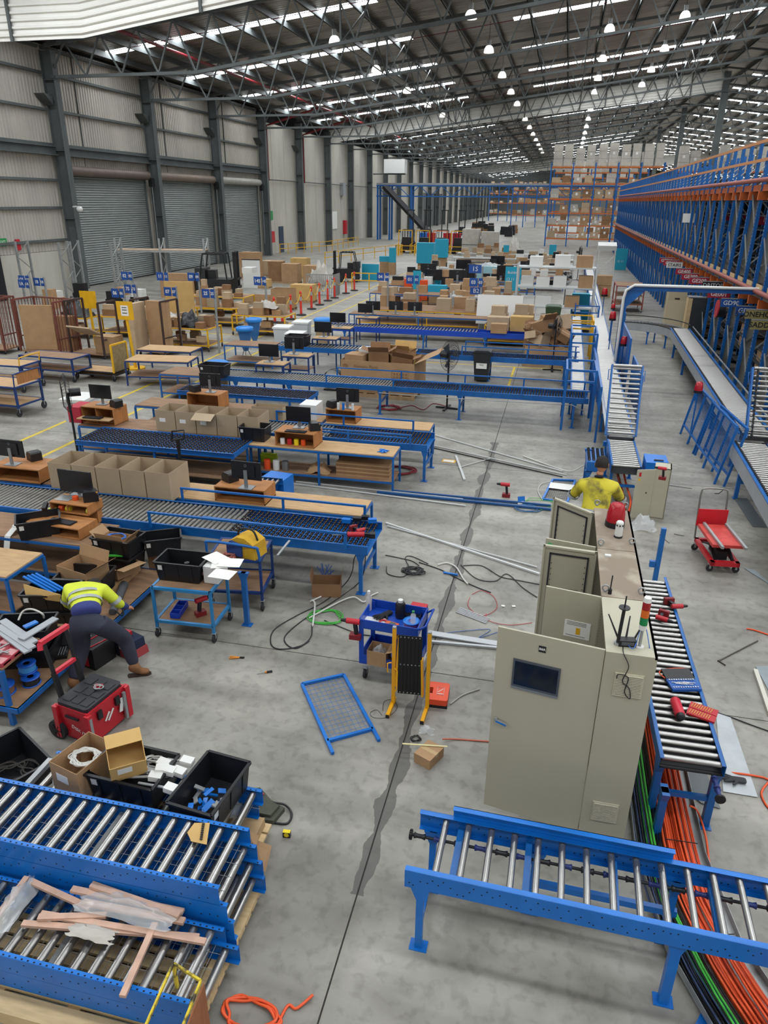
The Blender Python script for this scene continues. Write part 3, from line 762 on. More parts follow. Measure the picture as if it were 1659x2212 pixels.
# worn blue guard panels beside the main line
def plate_guard(lab, x, y0, y1, z0, z1, m=BLUE, g='blue guard plates'):
    t = T('guard_plate', lab, 'guard', (x, y0, 0), 0, g); B().box(-.01, 0, z0, .01, y1-y0, z1).build('plate', m, t)
    B().bar((0, 0, z1), (0, y1-y0, z1), .05, .05).build('top_rail', BLUE, t); B().box(-.025, -.025, 0, .025, .025, z1).build('post', BLUE, t); B().box(-.025, y1-y0-.025, 0, .025, y1-y0+.025, z1).build('post', BLUE, t)
    return t
plate_guard('blue guard plate right of the main line, nearer one under a red beacon', 2.32, 19.6, 22.4, .15, 1.25)
plate_guard('tall blue guard plate right of the main line, below the middle red beacon', 2.2, 22.6, 26.2, .15, 1.7)
plate_guard('blue partition between the two roller lanes', 1.2, 17.6, 22.8, .75, 1.35)
plate_guard('yellow guard plate behind the middle red beacon', 2.28, 26.6, 28.9, .7, 1.9, YEL)
def blue_cage(lab, x, y, W, D, Hh, m=BLUE, mesh=True):
    t = T('safety_cage', lab, 'safety cage', (x, y, 0), 0, 'blue guard frames at the lane ends')
    for a in (0, W):
        for c in (0, D): B().box(a-.03, c-.03, 0, a+.03, c+.03, Hh).build('post', m, t)
    for z in (Hh, Hh-.28):
        b = B(); b.bar((0,0,z),(W,0,z),.045,.045); b.bar((0,D,z),(W,D,z),.045,.045); b.bar((0,0,z),(0,D,z),.045,.045); b.bar((W,0,z),(W,D,z),.045,.045); b.build('rail', m, t)
    if mesh:
        b = B(); 
        for i in range(int(D/.06)): b.bar((W, i*.06, .2), (W, i*.06, Hh-.3), .004, .004)
        for i in range(int((Hh-.5)/.06)): b.bar((W, 0, .2+i*.06), (W, D, .2+i*.06), .004, .004)
        b.build('mesh_infill', m, t, 'stuff')
    return t
blue_cage('blue guard frame at the end of the third cross line', .38, 18.5, .72, 1.3, 1.55)
blue_cage('blue guard frame at the end of the fourth cross line', .5, 22.9, .75, 1.6, 1.75)
blue_cage('yellow guard frame at the end of the fifth cross line', .3, 27.3, 1.0, 1.4, 1.5, YEL, False)
blue_cage('blue guard frame around the far lane of small wheels', .75, 33.5, 1.0, 6.5, 1.25, BLUE, False)
# overhead arch
t = T('pipe_arch', 'white pipe on a blue beam arching over the right-hand aisle', 'arch', (2.0, 24.0, 0))
B().bar((0, 0, 0), (0, 0, 2.95), .1, .1).build('post', BLUE, t)
B().bar((0, 0, 3.0), (7.5, 0, 3.0), .1, .12).build('beam', BLUE, t); B().prism([(0, 0), (.5, 0), (0, -.5)], .03, Matrix.Translation((.05, 0, 2.95)) @ Matrix.Rotation(PI/2, 4, 'X')).build('gusset', BLUE, t)
B().tube([(-.07, -.1, 0), (-.07, -.1, 2.7), (-.02, -.1, 2.95), (.2, -.1, 3.1), (4.6, -.1, 3.1), (4.9, -.1, 3.15), (5.1, -.1, 3.4), (5.2, -.1, 4.5)], .045, 8).build('pipe', WHITE, t)
# red beacons
BEAC = mat('beacon_red', '#a81422', .25)
def beacon(lab, loc, s=1.0, z0=0):
    t = T('warning_beacon', lab, 'beacon', loc, 0, 'red warning beacons')
    B().cyl((0,0,0),(0,0,.05*s),.085*s,16).build('base', BLACK, t)
    B().lathe([(.08*s,.05*s),(.078*s,.12*s),(.062*s,.2*s),(.045*s,.215*s),(.001,.22*s)], n=18).build('dome', BEAC, t)
    if z0: B().cyl((0,0,-z0),(0,0,0),.02,6).build('stem', BLUE, t)
    return t
beacon('red warning beacon on the nearer blue guard plate right of the main line', (2.12, 23.89, 1.28), 1.35, 1.28)
beacon('red warning beacon in front of the yellow guard plate', (1.83, 25.96, 1.75), 1.35, 1.75)
beacon('red warning beacon at the far end of the blue partition', (1.94, 34.26, 1.6), 1.6, 1.6)
beacon('red warning beacon on the leaning blue mesh panels', (3.45, 18.17, 1.25), 1.2, 1.25)
beacon('small red beacon on a thin stem beside the rust-red trolley', (1.92, 27.64, 1.9), .9, 1.9)

# ================================================================ KIT OF THINGS
def crom(pts, k=6, closed=False):
    pts = [Vector(p) for p in pts]; n = len(pts); out = []
    rng = range(n) if closed else range(n-1)
    for i in rng:
        p0 = pts[(i-1) % n] if closed or i > 0 else pts[i]; p1 = pts[i]; p2 = pts[(i+1) % n]; p3 = pts[(i+2) % n] if closed or i+2 < n else p2
        for j in range(k):
            t = j/k; out.append(.5*((2*p1) + (p2-p0)*t + (2*p0-5*p1+4*p2-p3)*t*t + (3*p1-p0-3*p2+p3)*t**3))
    if not closed: out.append(pts[-1])
    return out
def cable(name, label, pts, r, m, parent=None, cat='cable', group=None, closed=False, n=6):
    b = B(); b.tube(crom(pts, 6, closed), r, n, closed); o = b.build(name, m, parent)
    if parent is None: tag(o, label, cat, group)
    return o
def tangle(name, label, c, R0, turns, r, m, cat='cable', z=.01, seed=1, ell=.8, parent=None, tail=None, group=None, jitter=.25):
    rn = random.Random(seed); pts = []; n = 9
    for i in range(int(turns*n)):
        a = 2*PI*i/n; rr = R0*(1+rn.uniform(-jitter, jitter)); pts.append((c[0]+rr*math.cos(a), c[1]+rr*ell*math.sin(a), (c[2] if len(c) > 2 else 0)+z+rn.uniform(0, r*2.5)))
    if tail: pts += tail
    return cable(name, label, pts, r, m, parent, cat, group)
def shell(b, w, d, h, t, w2=None, d2=None, floor=True, c=(0, 0, 0)):
    """open box, bottom w x d, top w2 x d2, wall t; centred"""
    w2 = w2 or w; d2 = d2 or d; cx, cy, cz = c
    def ring(a, bb, z): return [(cx+i*a/2, cy+j*bb/2, cz+z) for i, j in ((-1,-1),(1,-1),(1,1),(-1,1))]
    vs = ring(w, d, 0)+ring(w2, d2, h)+ring(w2-2*t, d2-2*t, h)+ring(w-2*t, d-2*t, t)
    fs = [(0,3,2,1),(12,13,14,15)]
    for s in (0, 4, 8): fs += [(s+i, s+(i+1) % 4, s+4+(i+1) % 4, s+4+i) for i in range(4)]
    b.add(vs, fs); return b
TOTE = {}
def tote(label, loc, rz=0, w=.62, d=.42, h=.28, group=None, m=BLACK, sticker=True, name='black_tub', cat='tub'):
    t = T(name, label, cat, loc, rz, group); k = (w, d, h, m.name)
    if k not in TOTE:
        b = B(); shell(b, w*.86, d*.84, h, .006, w*.96, d*.95); 
        for x in (-w*.3, 0, w*.3): 
            for s in (-1, 1): b.bar((x, s*d*.425, .03), (x, s*d*.475, h-.04), .02, .012)
        r_ = B(); 
        pr = [(w*.5, d*.5), (w*.485, d*.475)]
        for a, c, z0, z1 in ((w, d, h-.025, h),):
            for i, j, e, f in ((-1,-1,1,-1),(1,-1,1,1),(1,1,-1,1),(-1,1,-1,-1)):
                r_.bar((i*a*.487, j*c*.482, h-.006), (e*a*.487, f*c*.482, h-.006), .026, .02)
                
        TOTE[k] = (b.mesh('body', m), r_.mesh('rim', m))
    for nm, me in zip(('body', 'rim'), TOTE[k]):
        o = bpy.data.objects.new(nm, me); COL.objects.link(o); o.parent = t
    if sticker: B().cbox((-w*.36, -d*.465, h*.72), (.07, .003, .07), rx=.09).build('sticker', WHITE, t)
    return t
def carton(label, loc, size, rz=0, m=CARD, group=None, open_=False, flaps=(60, 60, 60, 60), tape=True, name='carton', cat='box', rx=0, ry=0, sticker=None):
    w, d, h = size; t = T(name, label, cat, loc, rz, group)
    if rx or ry: t.rotation_euler = (rx, ry, rz)
    if not open_:
        B().box(-w/2, -d/2, 0, w/2, d/2, h).build('body', m, t)
        if tape:
            TP = mat('packing_tape', '#b3976a', .35)
            b = B(); b.box(-w/2-.0008, -.025, 0+h*.72, -w/2, .025, h); b.box(-w/2, -.025, h, w/2, .025, h+.0012); b.box(w/2, -.025, h*.72, w/2+.0008, .025, h)
            b.build('tape', TP, t)
    else:
        b = B(); shell(b, w, d, h, .005); b.build('body', m, t)
        for i, (p, q, n) in enumerate(((( -w/2, -d/2), (w/2, -d/2), (0, -1)), ((w/2, -d/2), (w/2, d/2), (1, 0)), ((w/2, d/2), (-w/2, d/2), (0, 1)), ((-w/2, d/2), (-w/2, -d/2), (-1, 0)))):
            a = flaps[i]
            if a is None: continue
            a = R(a); L = (d if i % 2 == 0 else w)*.42
            if i % 2: L = min(L, d*.5)
            ox, oz = n[0]*math.cos(a)*L, math.sin(a)*L; oy = n[1]*math.cos(a)*L
            B().slab([(p[0], p[1], h), (q[0], q[1], h), (q[0]+ox, q[1]+oy, h+oz), (p[0]+ox, p[1]+oy, h+oz)], .004).build('flap', m, t)
    if sticker: B().box(-w*.3, -d/2-.0015, h*.45, -w*.3+sticker, -d/2, h*.45+sticker*.6).build('label_sheet', PAPER, t)
    return t
SCREEN = mat('screen_black', '#17181c', .25)
MON = {}
def monitor(label, loc, rz=0, w=.53, hh=.31, lift=.14, group='desk monitors', ns='dark', turned=False):
    """screen faces local -y"""
    t = T('monitor', label, 'monitor', loc, rz, group)
    B().box(-w/2, -.012, lift, w/2, .014, lift+hh).build('bezel', BLACK, t)
    B().box(-w/2+.01, -.0135, lift+.014, w/2-.01, -.012, lift+hh-.01).build('display', SCREEN, t)
    B().box(-w*.3, .014, lift+.05, w*.3, .035, lift+hh-.05).build('rear_housing', BLACK, t)
    b = B(); b.box(-.03, .036, .01, .03, .055, lift+hh*.55); b.build('stand', mat('stand_silver', '#8f9294', .4, .5), t)
    B().box(-.12, -.07, 0, .12, .12, .012).build('foot', mat('stand_silver', '#8f9294', .4, .5), t)
    return t
def printer(label, loc, rz=0, group='label printers'):
    t = T('label_printer', label, 'printer', loc, rz, group)
    b = B(); b.prism([(-.11, 0), (.11, 0), (.11, .10), (.06, .165), (-.09, .165), (-.11, .14)], .2, Matrix.Translation((0, .1, 0)) @ Matrix.Rotation(PI/2, 4, 'X')); b.build('casing', BLACK, t)
    B().box(.108, -.06, .06, .114, .06, .075).build('paper_slot', mat('slot_grey', '#55575a', .5), t)
    B().cyl((.085, -.07, .13), (.1, -.075, .145), .012, 8).build('feed_button', mat('button_amber', '#d89020', .5), t)
    return t
def keyboard(label, loc, rz=0, group='keyboards'):
    t = T('keyboard', label, 'keyboard', loc, rz, group)
    B().box(-.22, -.075, 0, .22, .075, .016).build('base', BLACK, t); b = B()
    for j in range(5):
        for i in range(17): b.box(-.212+.025*i, -.066+.027*j, .016, -.19+.025*i, -.043+.027*j, .022)
    b.build('keys', mat('key_black', '#26272b', .5), t, 'stuff'); return t
def hutch(label, loc, rz=0, w=.75, d=.42, h=.3, m=PLYOR, mid=True, group='timber monitor stands'):
    """open shelf box, open side to local -y"""
    t = T('desk_shelf', label, 'desk shelf', loc, rz, group); s = .018
    B().box(-w/2, -d/2, h-s, w/2, d/2, h).build('top', m, t)
    for x in (-w/2, w/2-s): B().box(x, -d/2, 0, x+s, d/2, h-s).build('side_panel', m, t)
    B().box(-w/2, -d/2, 0, w/2, d/2, s).build('bottom', m, t)
    if mid: B().box(-.05, -d/2+.01, s, -.05+s, d/2, h-s).build('divider', m, t)
    B().box(-w/2+s, d/2-s, s, w/2-s, d/2, h-s).build('back_panel', m, t)
    return t
def bench(label, loc, L, W, h=.76, rz=0, top=PLY, frame=BLUE, shelf=.22, group='packing benches', name='packing_bench', cat='bench', post=.04, shelfm=PLYDK, x4=False):
    t = T(name, label, cat, loc, rz, group)
    B().box(0, 0, h-.02, L, W, h).build('bench_top', top, t)
    b = B(); b.bar((0, 0, h-.04), (L, 0, h-.04), .035, .04); b.bar((0, W, h-.04), (L, W, h-.04), .035, .04); b.bar((0, 0, h-.04), (0, W, h-.04), .035, .04); b.bar((L, 0, h-.04), (L, W, h-.04), .035, .04); b.build('frame', frame, t)
    for x in (0, L) if L < 2.4 else (0, L/2, L):
        for y in (0, W): B().box(x-post/2, y-post/2, 0, x+post/2, y+post/2, h-.06).build('leg', frame, t)
    if shelf: 
        B().box(0, 0, shelf, L, W, shelf+.018).build('lower_shelf', shelfm, t)
        b = B(); b.bar((0, 0, shelf-.01), (L, 0, shelf-.01), .03, .04); b.bar((0, W, shelf-.01), (L, W, shelf-.01), .03, .04); b.build('shelf_rail', frame, t)
    return t
def castor(parent, x, y, r=.06, m=RUBBER):
    b = B(); b.cyl((x-.015, y, r), (x+.015, y, r), r, 12); o = b.build('castor', m, parent)
    b = B(); b.bar((x-.022, y, r), (x-.022, y, r*2+.02), .004, .03); b.bar((x+.022, y, r), (x+.022, y, r*2+.02), .004, .03); b.box(x-.03, y-.03, r*2+.015, x+.03, y+.03, r*2+.022); b.build('castor_fork', GALV, o)
def shelf_trolley(label, loc, rz, L, W, h, frame=BLUE, top=PLYDK, low=.2, group='shelf trolleys', handle=False, post=.035, topm=None, name='shelf_trolley', cr=.06, hh=.25, hm=None):
    t = T(name, label, 'trolley', loc, rz, group); c = cr*2+.02
    for z in (c+low-.12, h):
        b = B()
        for p, q in (((0,0),(L,0)),((L,0),(L,W)),((L,W),(0,W)),((0,W),(0,0))): b.bar((*p, z-.02), (*q, z-.02), post, .04)
        b.build('frame', frame, t); B().box(.02, .02, z-.03, L-.02, W-.02, z-.005).build('deck' if z == h else 'lower_deck', topm or top, t)
    for x in (0, L):
        for y in (0, W): B().box(x-post/2, y-post/2, c-.0, x+post/2, y+post/2, h).build('post', frame, t); castor(t, x, y, cr)
    if handle:
        B().tube(crom([(L, 0, h-.02), (L+.03, .0, h+hh*.8), (L+.05, .05, h+hh), (L+.05, W-.05, h+hh), (L+.03, W, h+hh*.8), (L, W, h-.02)], 4), .017, 8).build('handle', hm or frame, t)
    return t
def film_heap(name, label, c, s, m=FILM, cat='plastic wrap', seed=3, group=None, parent=None, n=3):
    """crumpled sheet"""
    rn = random.Random(seed); import mathutils
    b = B(); N = 12; vs = []
    for i in range(N):
        for j in range(N):
            u, v = i/(N-1)-.5, j/(N-1)-.5; q = mathutils.noise.noise(Vector((u*n*2+seed, v*n*2, seed*1.7)))
            e = max(0, 1-(u*u+v*v)*3.2)
            vs.append((c[0]+u*s[0]*(1+.3*q), c[1]+v*s[1]*(1-.3*q), c[2]+.004+s[2]*e*(.45+.55*abs(q)*2)))
    fs = [(i*N+j, (i+1)*N+j, (i+1)*N+j+1, i*N+j+1) for i in range(N-1) for j in range(N-1)]
    b.add(vs, fs, True); o = b.build(name, m, parent)
    if parent is None: tag(o, label, cat, group)
    return o
def drill(label, loc, rz=0, flat=False, group='cordless drills', s=1.0, rx=0):
    t = T('cordless_drill', label, 'drill', loc, rz, group); t.scale = (s, s, s)
    if rx: t.rotation_euler = (rx, 0, rz)
    B().cyl((-.07, 0, .20), (.07, 0, .20), .03, 12).build('motor_body', REDP, t)
    B().cyl((.07, 0, .20), (.13, 0, .20), .022, 12, .014).build('chuck', BLACKM, t)
    B().bar((-.02, 0, .18), (-.035, 0, .06), .035, .04).build('grip', BLACK, t)
    B().box(-.085, -.04, 0, .035, .04, .055).build('battery', mat('battery_red', '#7d1c22', .5), t)
    return t
def reel(label, loc, r=.11, h=.09, m1=None, m2=None, group='cable reels', hub=True, parent=None):
    t = T('cable_reel', label, 'cable reel', loc, 0, group); m1 = m1 or mat('reel_blue', '#1554b8', .4)
    for z in (0, h): 
        b = B(); b.lathe([(r*.35, z), (r, z), (r, z+.006), (r*.35, z+.006), (r*.35, z)], n=24); b.build('flange', m1, t)
    b = B(); b.lathe([(r*.36, 0.006), (r*.36, h)], n=18); b.build('core', m1, t)
    b = B(); n = 6
    for i in range(n): 
        z = .012+(h-.012)*(i+.5)/n; b.lathe([(r*.84, z-(h*.07)), (r*.9, z), (r*.84, z+h*.07)], n=20)
    b.build('wound_cable', m2 or BLUW, t); return t
def paper(label, loc, rz=0, w=.21, d=.297, tilt=0, group='loose paper sheets', m=PAPER):
    b = B().cbox((0, 0, .001), (w, d, .002), 0); o = b.build('paper_sheet', m); o.location = loc; o.rotation_euler = (tilt, 0, rz)
    return tag(o, label, 'paper', group)
# ---------------------------------------------------------------- bodies
def skin_body(name, joints, edges, m, parent=None, sub=2, root=0):
    """joints: list of ((x,y,z), rx, ry)"""
    me = bpy.data.meshes.new(name); me.from_pydata([j[0] for j in joints], edges, []); me.materials.append(m)
    o = bpy.data.objects.new(name, me); COL.objects.link(o)
    if parent is not None: o.parent = parent
    md = o.modifiers.new('skin', 'SKIN'); md.use_smooth_shade = True
    sv = me.skin_vertices[0].data
    for i, j in enumerate(joints): sv[i].radius = (j[1], j[2] if len(j) > 2 else j[1]); sv[i].use_root = (i == root)
    s = o.modifiers.new('subdivide', 'SUBSURF'); s.levels = sub; s.render_levels = sub
    return o

# ================================================================ CONTROL CABINETS
CX0, CX1 = .645, 1.04
t = T('control_cabinet', 'row of tall beige control cabinets with opened doors, signal tower on the nearest', 'cabinet', (0, 0, 0))
DUSTY = mat('dusty_cabinet_top', '#8a7c6c', .8, 0, .1, 3, dirt='#a99e8d')
cab_y = [(5.13, 6.03), (6.04, 7.05), (7.06, 8.16)]
b = B(); b.box(CX0+.02, 5.16, 0, CX1-.02, 8.14, .12); b.build('plinth', BLACKM, t)
for k, (y0, y1) in enumerate(cab_y):
    z0, z1 = .12, 2.1
    B().box(CX1-.02, y0, z0, CX1, y1, z1).build('back_panel', BEIGE, t)
    for y in (y0, y1-.02): B().box(CX0, y, z0, CX1-.02, y+.02, z1-.02).build('side_panel', BEIGE, t)
    B().box(CX0, y0, z1-.02, CX1, y1, z1).build('top_panel', BEIGE if k == 0 else DUSTY, t)
    B().box(CX0+.01, y0+.02, z0, CX1-.02, y1-.02, z0+.02).build('bottom_panel', BEIGE, t)
    B().box(CX1-.06, y0+.05, z0+.05, CX1-.05, y1-.05, z1-.08).build('mounting_plate', mat('mounting_orange', '#9b938a', .5, .4), t)
    b = B()
    for y in (y0+.03, y1-.04):
        for i in range(60): b.box(CX0+.015, y, z0+.1+i*.03, CX0+.017, y+.006, z0+.112+i*.03)
    b.build('punched_strip', DARK, t, 'stuff')
    b = B(); rn = random.Random(k)
    for i in range(7):
        b.box(CX1-.14, y0+.08, z0+.2+i*.25, CX1-.06, y1-.08, z0+.27+i*.25)
    b.build('wiring_duct', mat('duct_grey', '#8f9192', .6), t)
for p, lab in (((0.68, 7.13, 2.1), 0), ((1.1, 7.24, 2.1), 0), ((0.68, 8.24, 2.1), 0), ((1.06, 8.25, 2.1), 0), ((0.68, 6.13, 2.1), 0), ((1.04, 6.16, 2.1), 0)):
    p = (min(p[0], 1.0), p[1], p[2])
    b = B(); b.tube([(p[0]+.028*math.cos(a), p[1], p[2]+.04+.028*math.sin(a)) for a in [2*PI*i/14 for i in range(14)]], .008, 6, True); b.cyl((p[0], p[1], p[2]), (p[0], p[1], p[2]+.015), .014, 8)
    b.build('lifting_eye', GALV, t)
# vents on the near end
VENT = mat('vent_cream', '#c3bea8', .5)
def vent(x0, x1, z0, z1, tilt=0):
    o = B().box(x0, 5.118, z0, x1, 5.131, z1).build('filter_vent', VENT, t)
    b = B(); n = 14
    B().box(x0+.01, 5.1165, z0+.01, x1-.01, 5.1178, z1-.01).build('vent_shade_plate', DARK, o)  # dark plate added for contrast, stands for shade between the louvres
    for i in range(n): z = z0+.014+(z1-z0-.028)*i/(n-1); b.box(x0+.01, 5.106, z-.0045, x1-.01, 5.1165, z+.0045)
    b.build('louvre', VENT, o)
vent(.74, .965, 1.70, 1.92); vent(.73, .95, .34, .55)
def door(p0, p1, z0, z1, nm='cabinet_door', th=.02, inner=False, plate=False):
    """p0 hinge end, p1 free end; seen face towards the camera (-y)"""
    v = Vector((p1[0]-p0[0], p1[1]-p0[1], 0)); L = v.length; d = B()
    a = math.atan2(v.y, v.x)
    b = B(); b.box(0, -th/2, z0, L, th/2, z1)
    if inner:
        for q in ((0, z0, .02, z1), (L-.02, z0, L, z1), (0, z0, L, z0+.02), (0, z1-.02, L, z1)):
            b.box(q[0], -.03 if a > -1.6 and a < 1.6 else th/2, q[1], q[2], -th/2 if a > -1.6 and a < 1.6 else .03, q[3])
    o = b.build(nm, BEIGE, t); o.location = (p0[0], p0[1], 0); o.rotation_euler = (0, 0, a)
    return o, L
# door with the touch screen: local x runs from the free (left) edge to the hinge
o, L = door((-.225, 5.30), (.64, 5.155), .12, 2.1)
yf = -.011
B().box(.155, yf-.012, 1.53, .555, yf, 1.83).build('touch_screen', mat('hmi_frame', '#4b5058', .4), o)
B().box(.172, yf-.0135, 1.575, .538, yf-.0125, 1.812).build('display_glass', mat('hmi_glass', '#141b26', .12), o)
B().box(.155, yf-.013, 1.53, .555, yf-.012, 1.553).build('screen_trim', mat('hmi_silver', '#8f9296', .4, .5), o)
B().box(.355, yf-.003, 1.948, .415, yf, 2.008).build('maker_badge', BLACK, o)
text('B&R', .03, WHITE, o, (.385, yf-.0035, 1.978), (PI/2, 0, 0), 'badge_lettering', .0005, bold=.0008)
b = B(); b.cyl((.05, yf, 1.16), (.05, yf-.03, 1.16), .016, 12); b.bar((.045, yf-.03, 1.16), (.15, yf-.03, 1.135), .02, .016); b.build('swing_handle', GALV, o)
B().bar((.055, yf-.042, 1.155), (.148, yf-.042, 1.132), .004, .014).build('handle_film', BLUEB, o)
o, L = door((0.15, 6.11, 2.1), (0.65, 6.02, 2.1), .12, 2.1)
B().box(L-.30, yf-.003, 1.62, L-.06, yf, 1.80).build('document_sheet', PAPER, o); B().box(L-.19, yf-.004, 1.66, L-.15, yf-.003, 1.73).build('warning_mark', YEL, o)
b = B()
for z in (1.785, 1.77, 1.755, 1.64): b.box(L-.28, yf-.004, z, L-.1, yf-.003, z+.004)
b.build('print_lines', BLACK, o)
def inner_door(p0, p1, plate):
    o, L = door(p0, p1, .12, 2.1, inner=True)
    g = B(); m_ = .07
    for q in ((m_, .2, m_+.016, 2.02), (L-m_-.016, .2, L-m_, 2.02), (m_, .2, L-m_, .216), (m_, 2.004, L-m_, 2.02)): g.box(q[0], -.022, q[1], q[2], -.01, q[3])
    g.build('gasket', RUBBER, o)
    f = B()
    for i in range(26): f.box(L-m_-.034, -.024, .25+i*.066, L-m_-.026, -.0235, .262+i*.066); f.box(m_+.026, -.024, .25+i*.066, m_+.034, -.0235, .262+i*.066)
    f.build('punched_strip', DARK, o, 'stuff')
    if plate:
        B().box(.14, -.014, 1.2, L-.14, -.01, 1.62).build('dark_plate', mat('plate_brown', '#6a6558', .5), o)
        for x, z, w_, h_ in ((.2, 1.42, .12, .15), (.335, 1.4, .1, .19)): B().box(x, -.0165, z, x+w_, -.0145, z+h_).build('rating_label', PAPER, o)
        B().box(.205, -.0175, 1.5, .31, -.0165, 1.525).build('red_band', REDP, o)
    return o
inner_door((0.1, 7.02, 2.1), (0.64, 6.97, 2.1), True)
inner_door((0.19, 8.38, 2.1), (0.64, 8, 2.1), False)
o, L = door((0.12, 7.18, 2.1), (0.63, 7.08, 2.1), .12, 2.1); B().cyl((.05, -.01, 2.02), (.05, -.035, 2.02), .035, 16).build('green_lamp', GREEN, o)
# things on the cabinets
t2 = T('signal_tower', 'red, amber and green signal tower on a grey pole on the nearest cabinet', 'signal light', (0.91, 5.26, 2.1))
B().cyl((0,0,0),(0,0,.19),.012,10).build('pole', GALV, t2); B().cyl((0,0,0),(0,0,.012),.035,14).build('base', WHITE, t2); B().cyl((0,0,.17),(0,0,.215),.03,14).build('collar', WHITE, t2)
for z, nm, c in ((.215, 'green_lens', '#128048'), (.285, 'amber_lens', '#d8661c'), (.355, 'red_lens', '#9c1b22')): B().cyl((0,0,z),(0,0,z+.068),.032,16).build(nm, mat(nm, c, .2), t2)
B().cyl((0,0,.423),(0,0,.46),.033,16,.028).build('cap', WHITE, t2)
t2 = T('wireless_router', 'black router with three stub antennas beside the signal tower', 'router', (0.81, 5.27, 2.1), .15)
B().box(-.07,-.035,0,.07,.035,.055).build('casing', BLACK, t2); B().box(-.05,-.037,.015,.05,-.035,.045).build('port_panel', mat('slot_grey', '#55575a', .5), t2)
for p, q in (((-.065,.03,.04),(-.15,.1,.22)), ((0,.035,.05),(.03,.12,.2)), ((.065,.03,.04),(.13,.07,.17))): B().cyl(p, q, .009, 8, .005).build('antenna', BLACK, t2)
t2 = T('whip_antenna', 'tall black antenna pole with a disc, left of the router', 'antenna', (0.74, 5.26, 2.1))
B().cyl((0,0,0),(0,0,.02),.03,12).build('base', GALV, t2); B().cyl((0,0,.02),(.012,.02,.33),.014,10).build('pole', BLACK, t2); B().cyl((.012,.02,.33),(.012,.02,.338),.045,16).build('disc', BLACK, t2); B().cyl((.012,.02,.338),(.014,.02,.44),.006,8).build('tip', BLACK, t2)
cable('antenna_lead', 'thin black leads hanging from the router over the cabinet vent', [(0.78, 5.23, 2.11), (0.78, 5.13, 2.1), (.83, 5.105, 2.0), (.80, 5.1, 1.86), (.86, 5.1, 1.80), (.88, 5.1, 1.70), (.83, 5.1, 1.76), (.84, 5.1, 1.9), (.76, 5.1, 1.92), (.755, 5.1, 1.88)], .004, BLACK)
cable('antenna_lead', 'thin blue lead looping behind the signal tower', [(0.81, 5.26, 2.12), (0.86, 5.19, 2.13), (0.93, 5.44, 2.2), (0.96, 5.45, 2.2), (0.99, 5.26, 2.1)], .004, BLUW)
t2 = T('whip_antenna', 'short black antenna on the dusty cabinet top', 'antenna', (0.72, 6.1, 2.1)); B().cyl((0,0,0),(0,0,.05),.018,10).build('base', BLACK, t2); B().cyl((0,0,.05),(.003,0,.19),.006,8).build('rod', BLACK, t2)
beacon('large red beacon on the far end of the dusty cabinet tops', (0.85, 7.69, 2.1), 1.25)
t2 = T('ring_sensor', 'white cylindrical sounder with dark slots in front of the large beacon', 'sounder', (0.87, 7.39, 2.1))
B().cyl((0,0,0),(0,0,.02),.045,18).build('base', RUBBER, t2); B().cyl((0,0,.02),(0,0,.17),.04,18).build('body', WHITE, t2); B().cyl((0,0,.17),(0,0,.185),.04,18,.03).build('cap', WHITE, t2)
b = B()
for i in range(8): a = i*PI/4; b.cbox((.04*math.cos(a), .04*math.sin(a), .145), (.006, .014, .018), rz=a)
b.build('slots', DARK, t2)
o = B().box(-.03,-.02,0,.03,.02,.02).build('sensor_box', WHITE); o.location = (0.74, 6.88, 2.1); tag(o, 'small white sensor box on the dusty cabinet top', 'sensor')
# ---- small opened cabinet beyond
t = T('wall_cabinet', 'small beige electrical cabinet standing on the floor behind the worker, door ajar', 'cabinet', (2.29, 13.1, 0), -.12)
b = B(); b.box(-.28, 0, 0, .0, .02, .98); b.box(-.02, 0, 0, 0, .36, .98); b.box(-.28, .34, 0, 0, .36, .98); b.box(-.28, 0, .96, 0, .36, .98); b.box(-.28, 0, 0, 0, .36, .02); b.box(-.02-.0, 0, 0, .0, .36, .98); b.build('body', BEIGE, t)
o = B().box(-.34, -.01, 0, 0, .01, .95).build('door', BEIGE, t); o.location = (-.27, .0, .0); o.rotation_euler = (0, 0, .42)
B().cyl((-.12, -.01, .5), (-.12, -.02, .5), .012, 8).build('lock', BLACK, o); B().box(-.3, -.012, .82, -.26, -.0101, .9).build('warning_label', REDP, o); B().box(-.3, -.012, .74, -.265, -.0101, .78).build('warning_label', YEL, o)
drill('red cordless drill with a long bit on top of the small cabinet', ((2.03, 12.51, 0.99)), 2.9)
film_heap('clear_bag', 'crumpled clear plastic bag beside the far cabinet', (1.88, 12.61, 0), (.45, .35, .25), seed=5)

# ================================================================ RIGHT FLOOR AREA
t = T('scissor_lift_trolley', 'red scissor lift table trolley with two grey bars on its platform', 'lift trolley', ((2.97, 11.07, 0)), R(97))
# local x forward (away from camera), y left
LB, WB = .92, .44
b = B(); b.box(0, -WB/2, .13, LB, -WB/2+.06, .2); b.box(0, WB/2-.06, .13, LB, WB/2, .2); b.box(0, -WB/2, .13, .08, WB/2, .2); b.box(LB-.06, -WB/2, .13, LB, WB/2, .2); b.build('base_frame', RED, t)
for x, y in ((.08, -.2), (.08, .2), (.84, -.22), (.84, .22)): castor(t, x, y, .055)
b = B(); b.bar((.1, -.13, .2), (.75, -.13, .42), .05, .02); b.bar((.1, .13, .42), (.75, .13, .2), .05, .02); b.bar((.1, .13, .2), (.75, .13, .42), .05, .02); b.box(.2, -.08, .15, .6, .08, .3); b.bar((.1, -.13, .42), (.75, -.13, .2), .05, .02); b.build('scissor_arms', BLACKM, t)
pf = B().box(.03, -.24, .44, .83, .24, .49).build('platform', mat('faded_red_paint', '#cf4a44', .5, 0, .12, 3, dirt='#b8342f'), t)
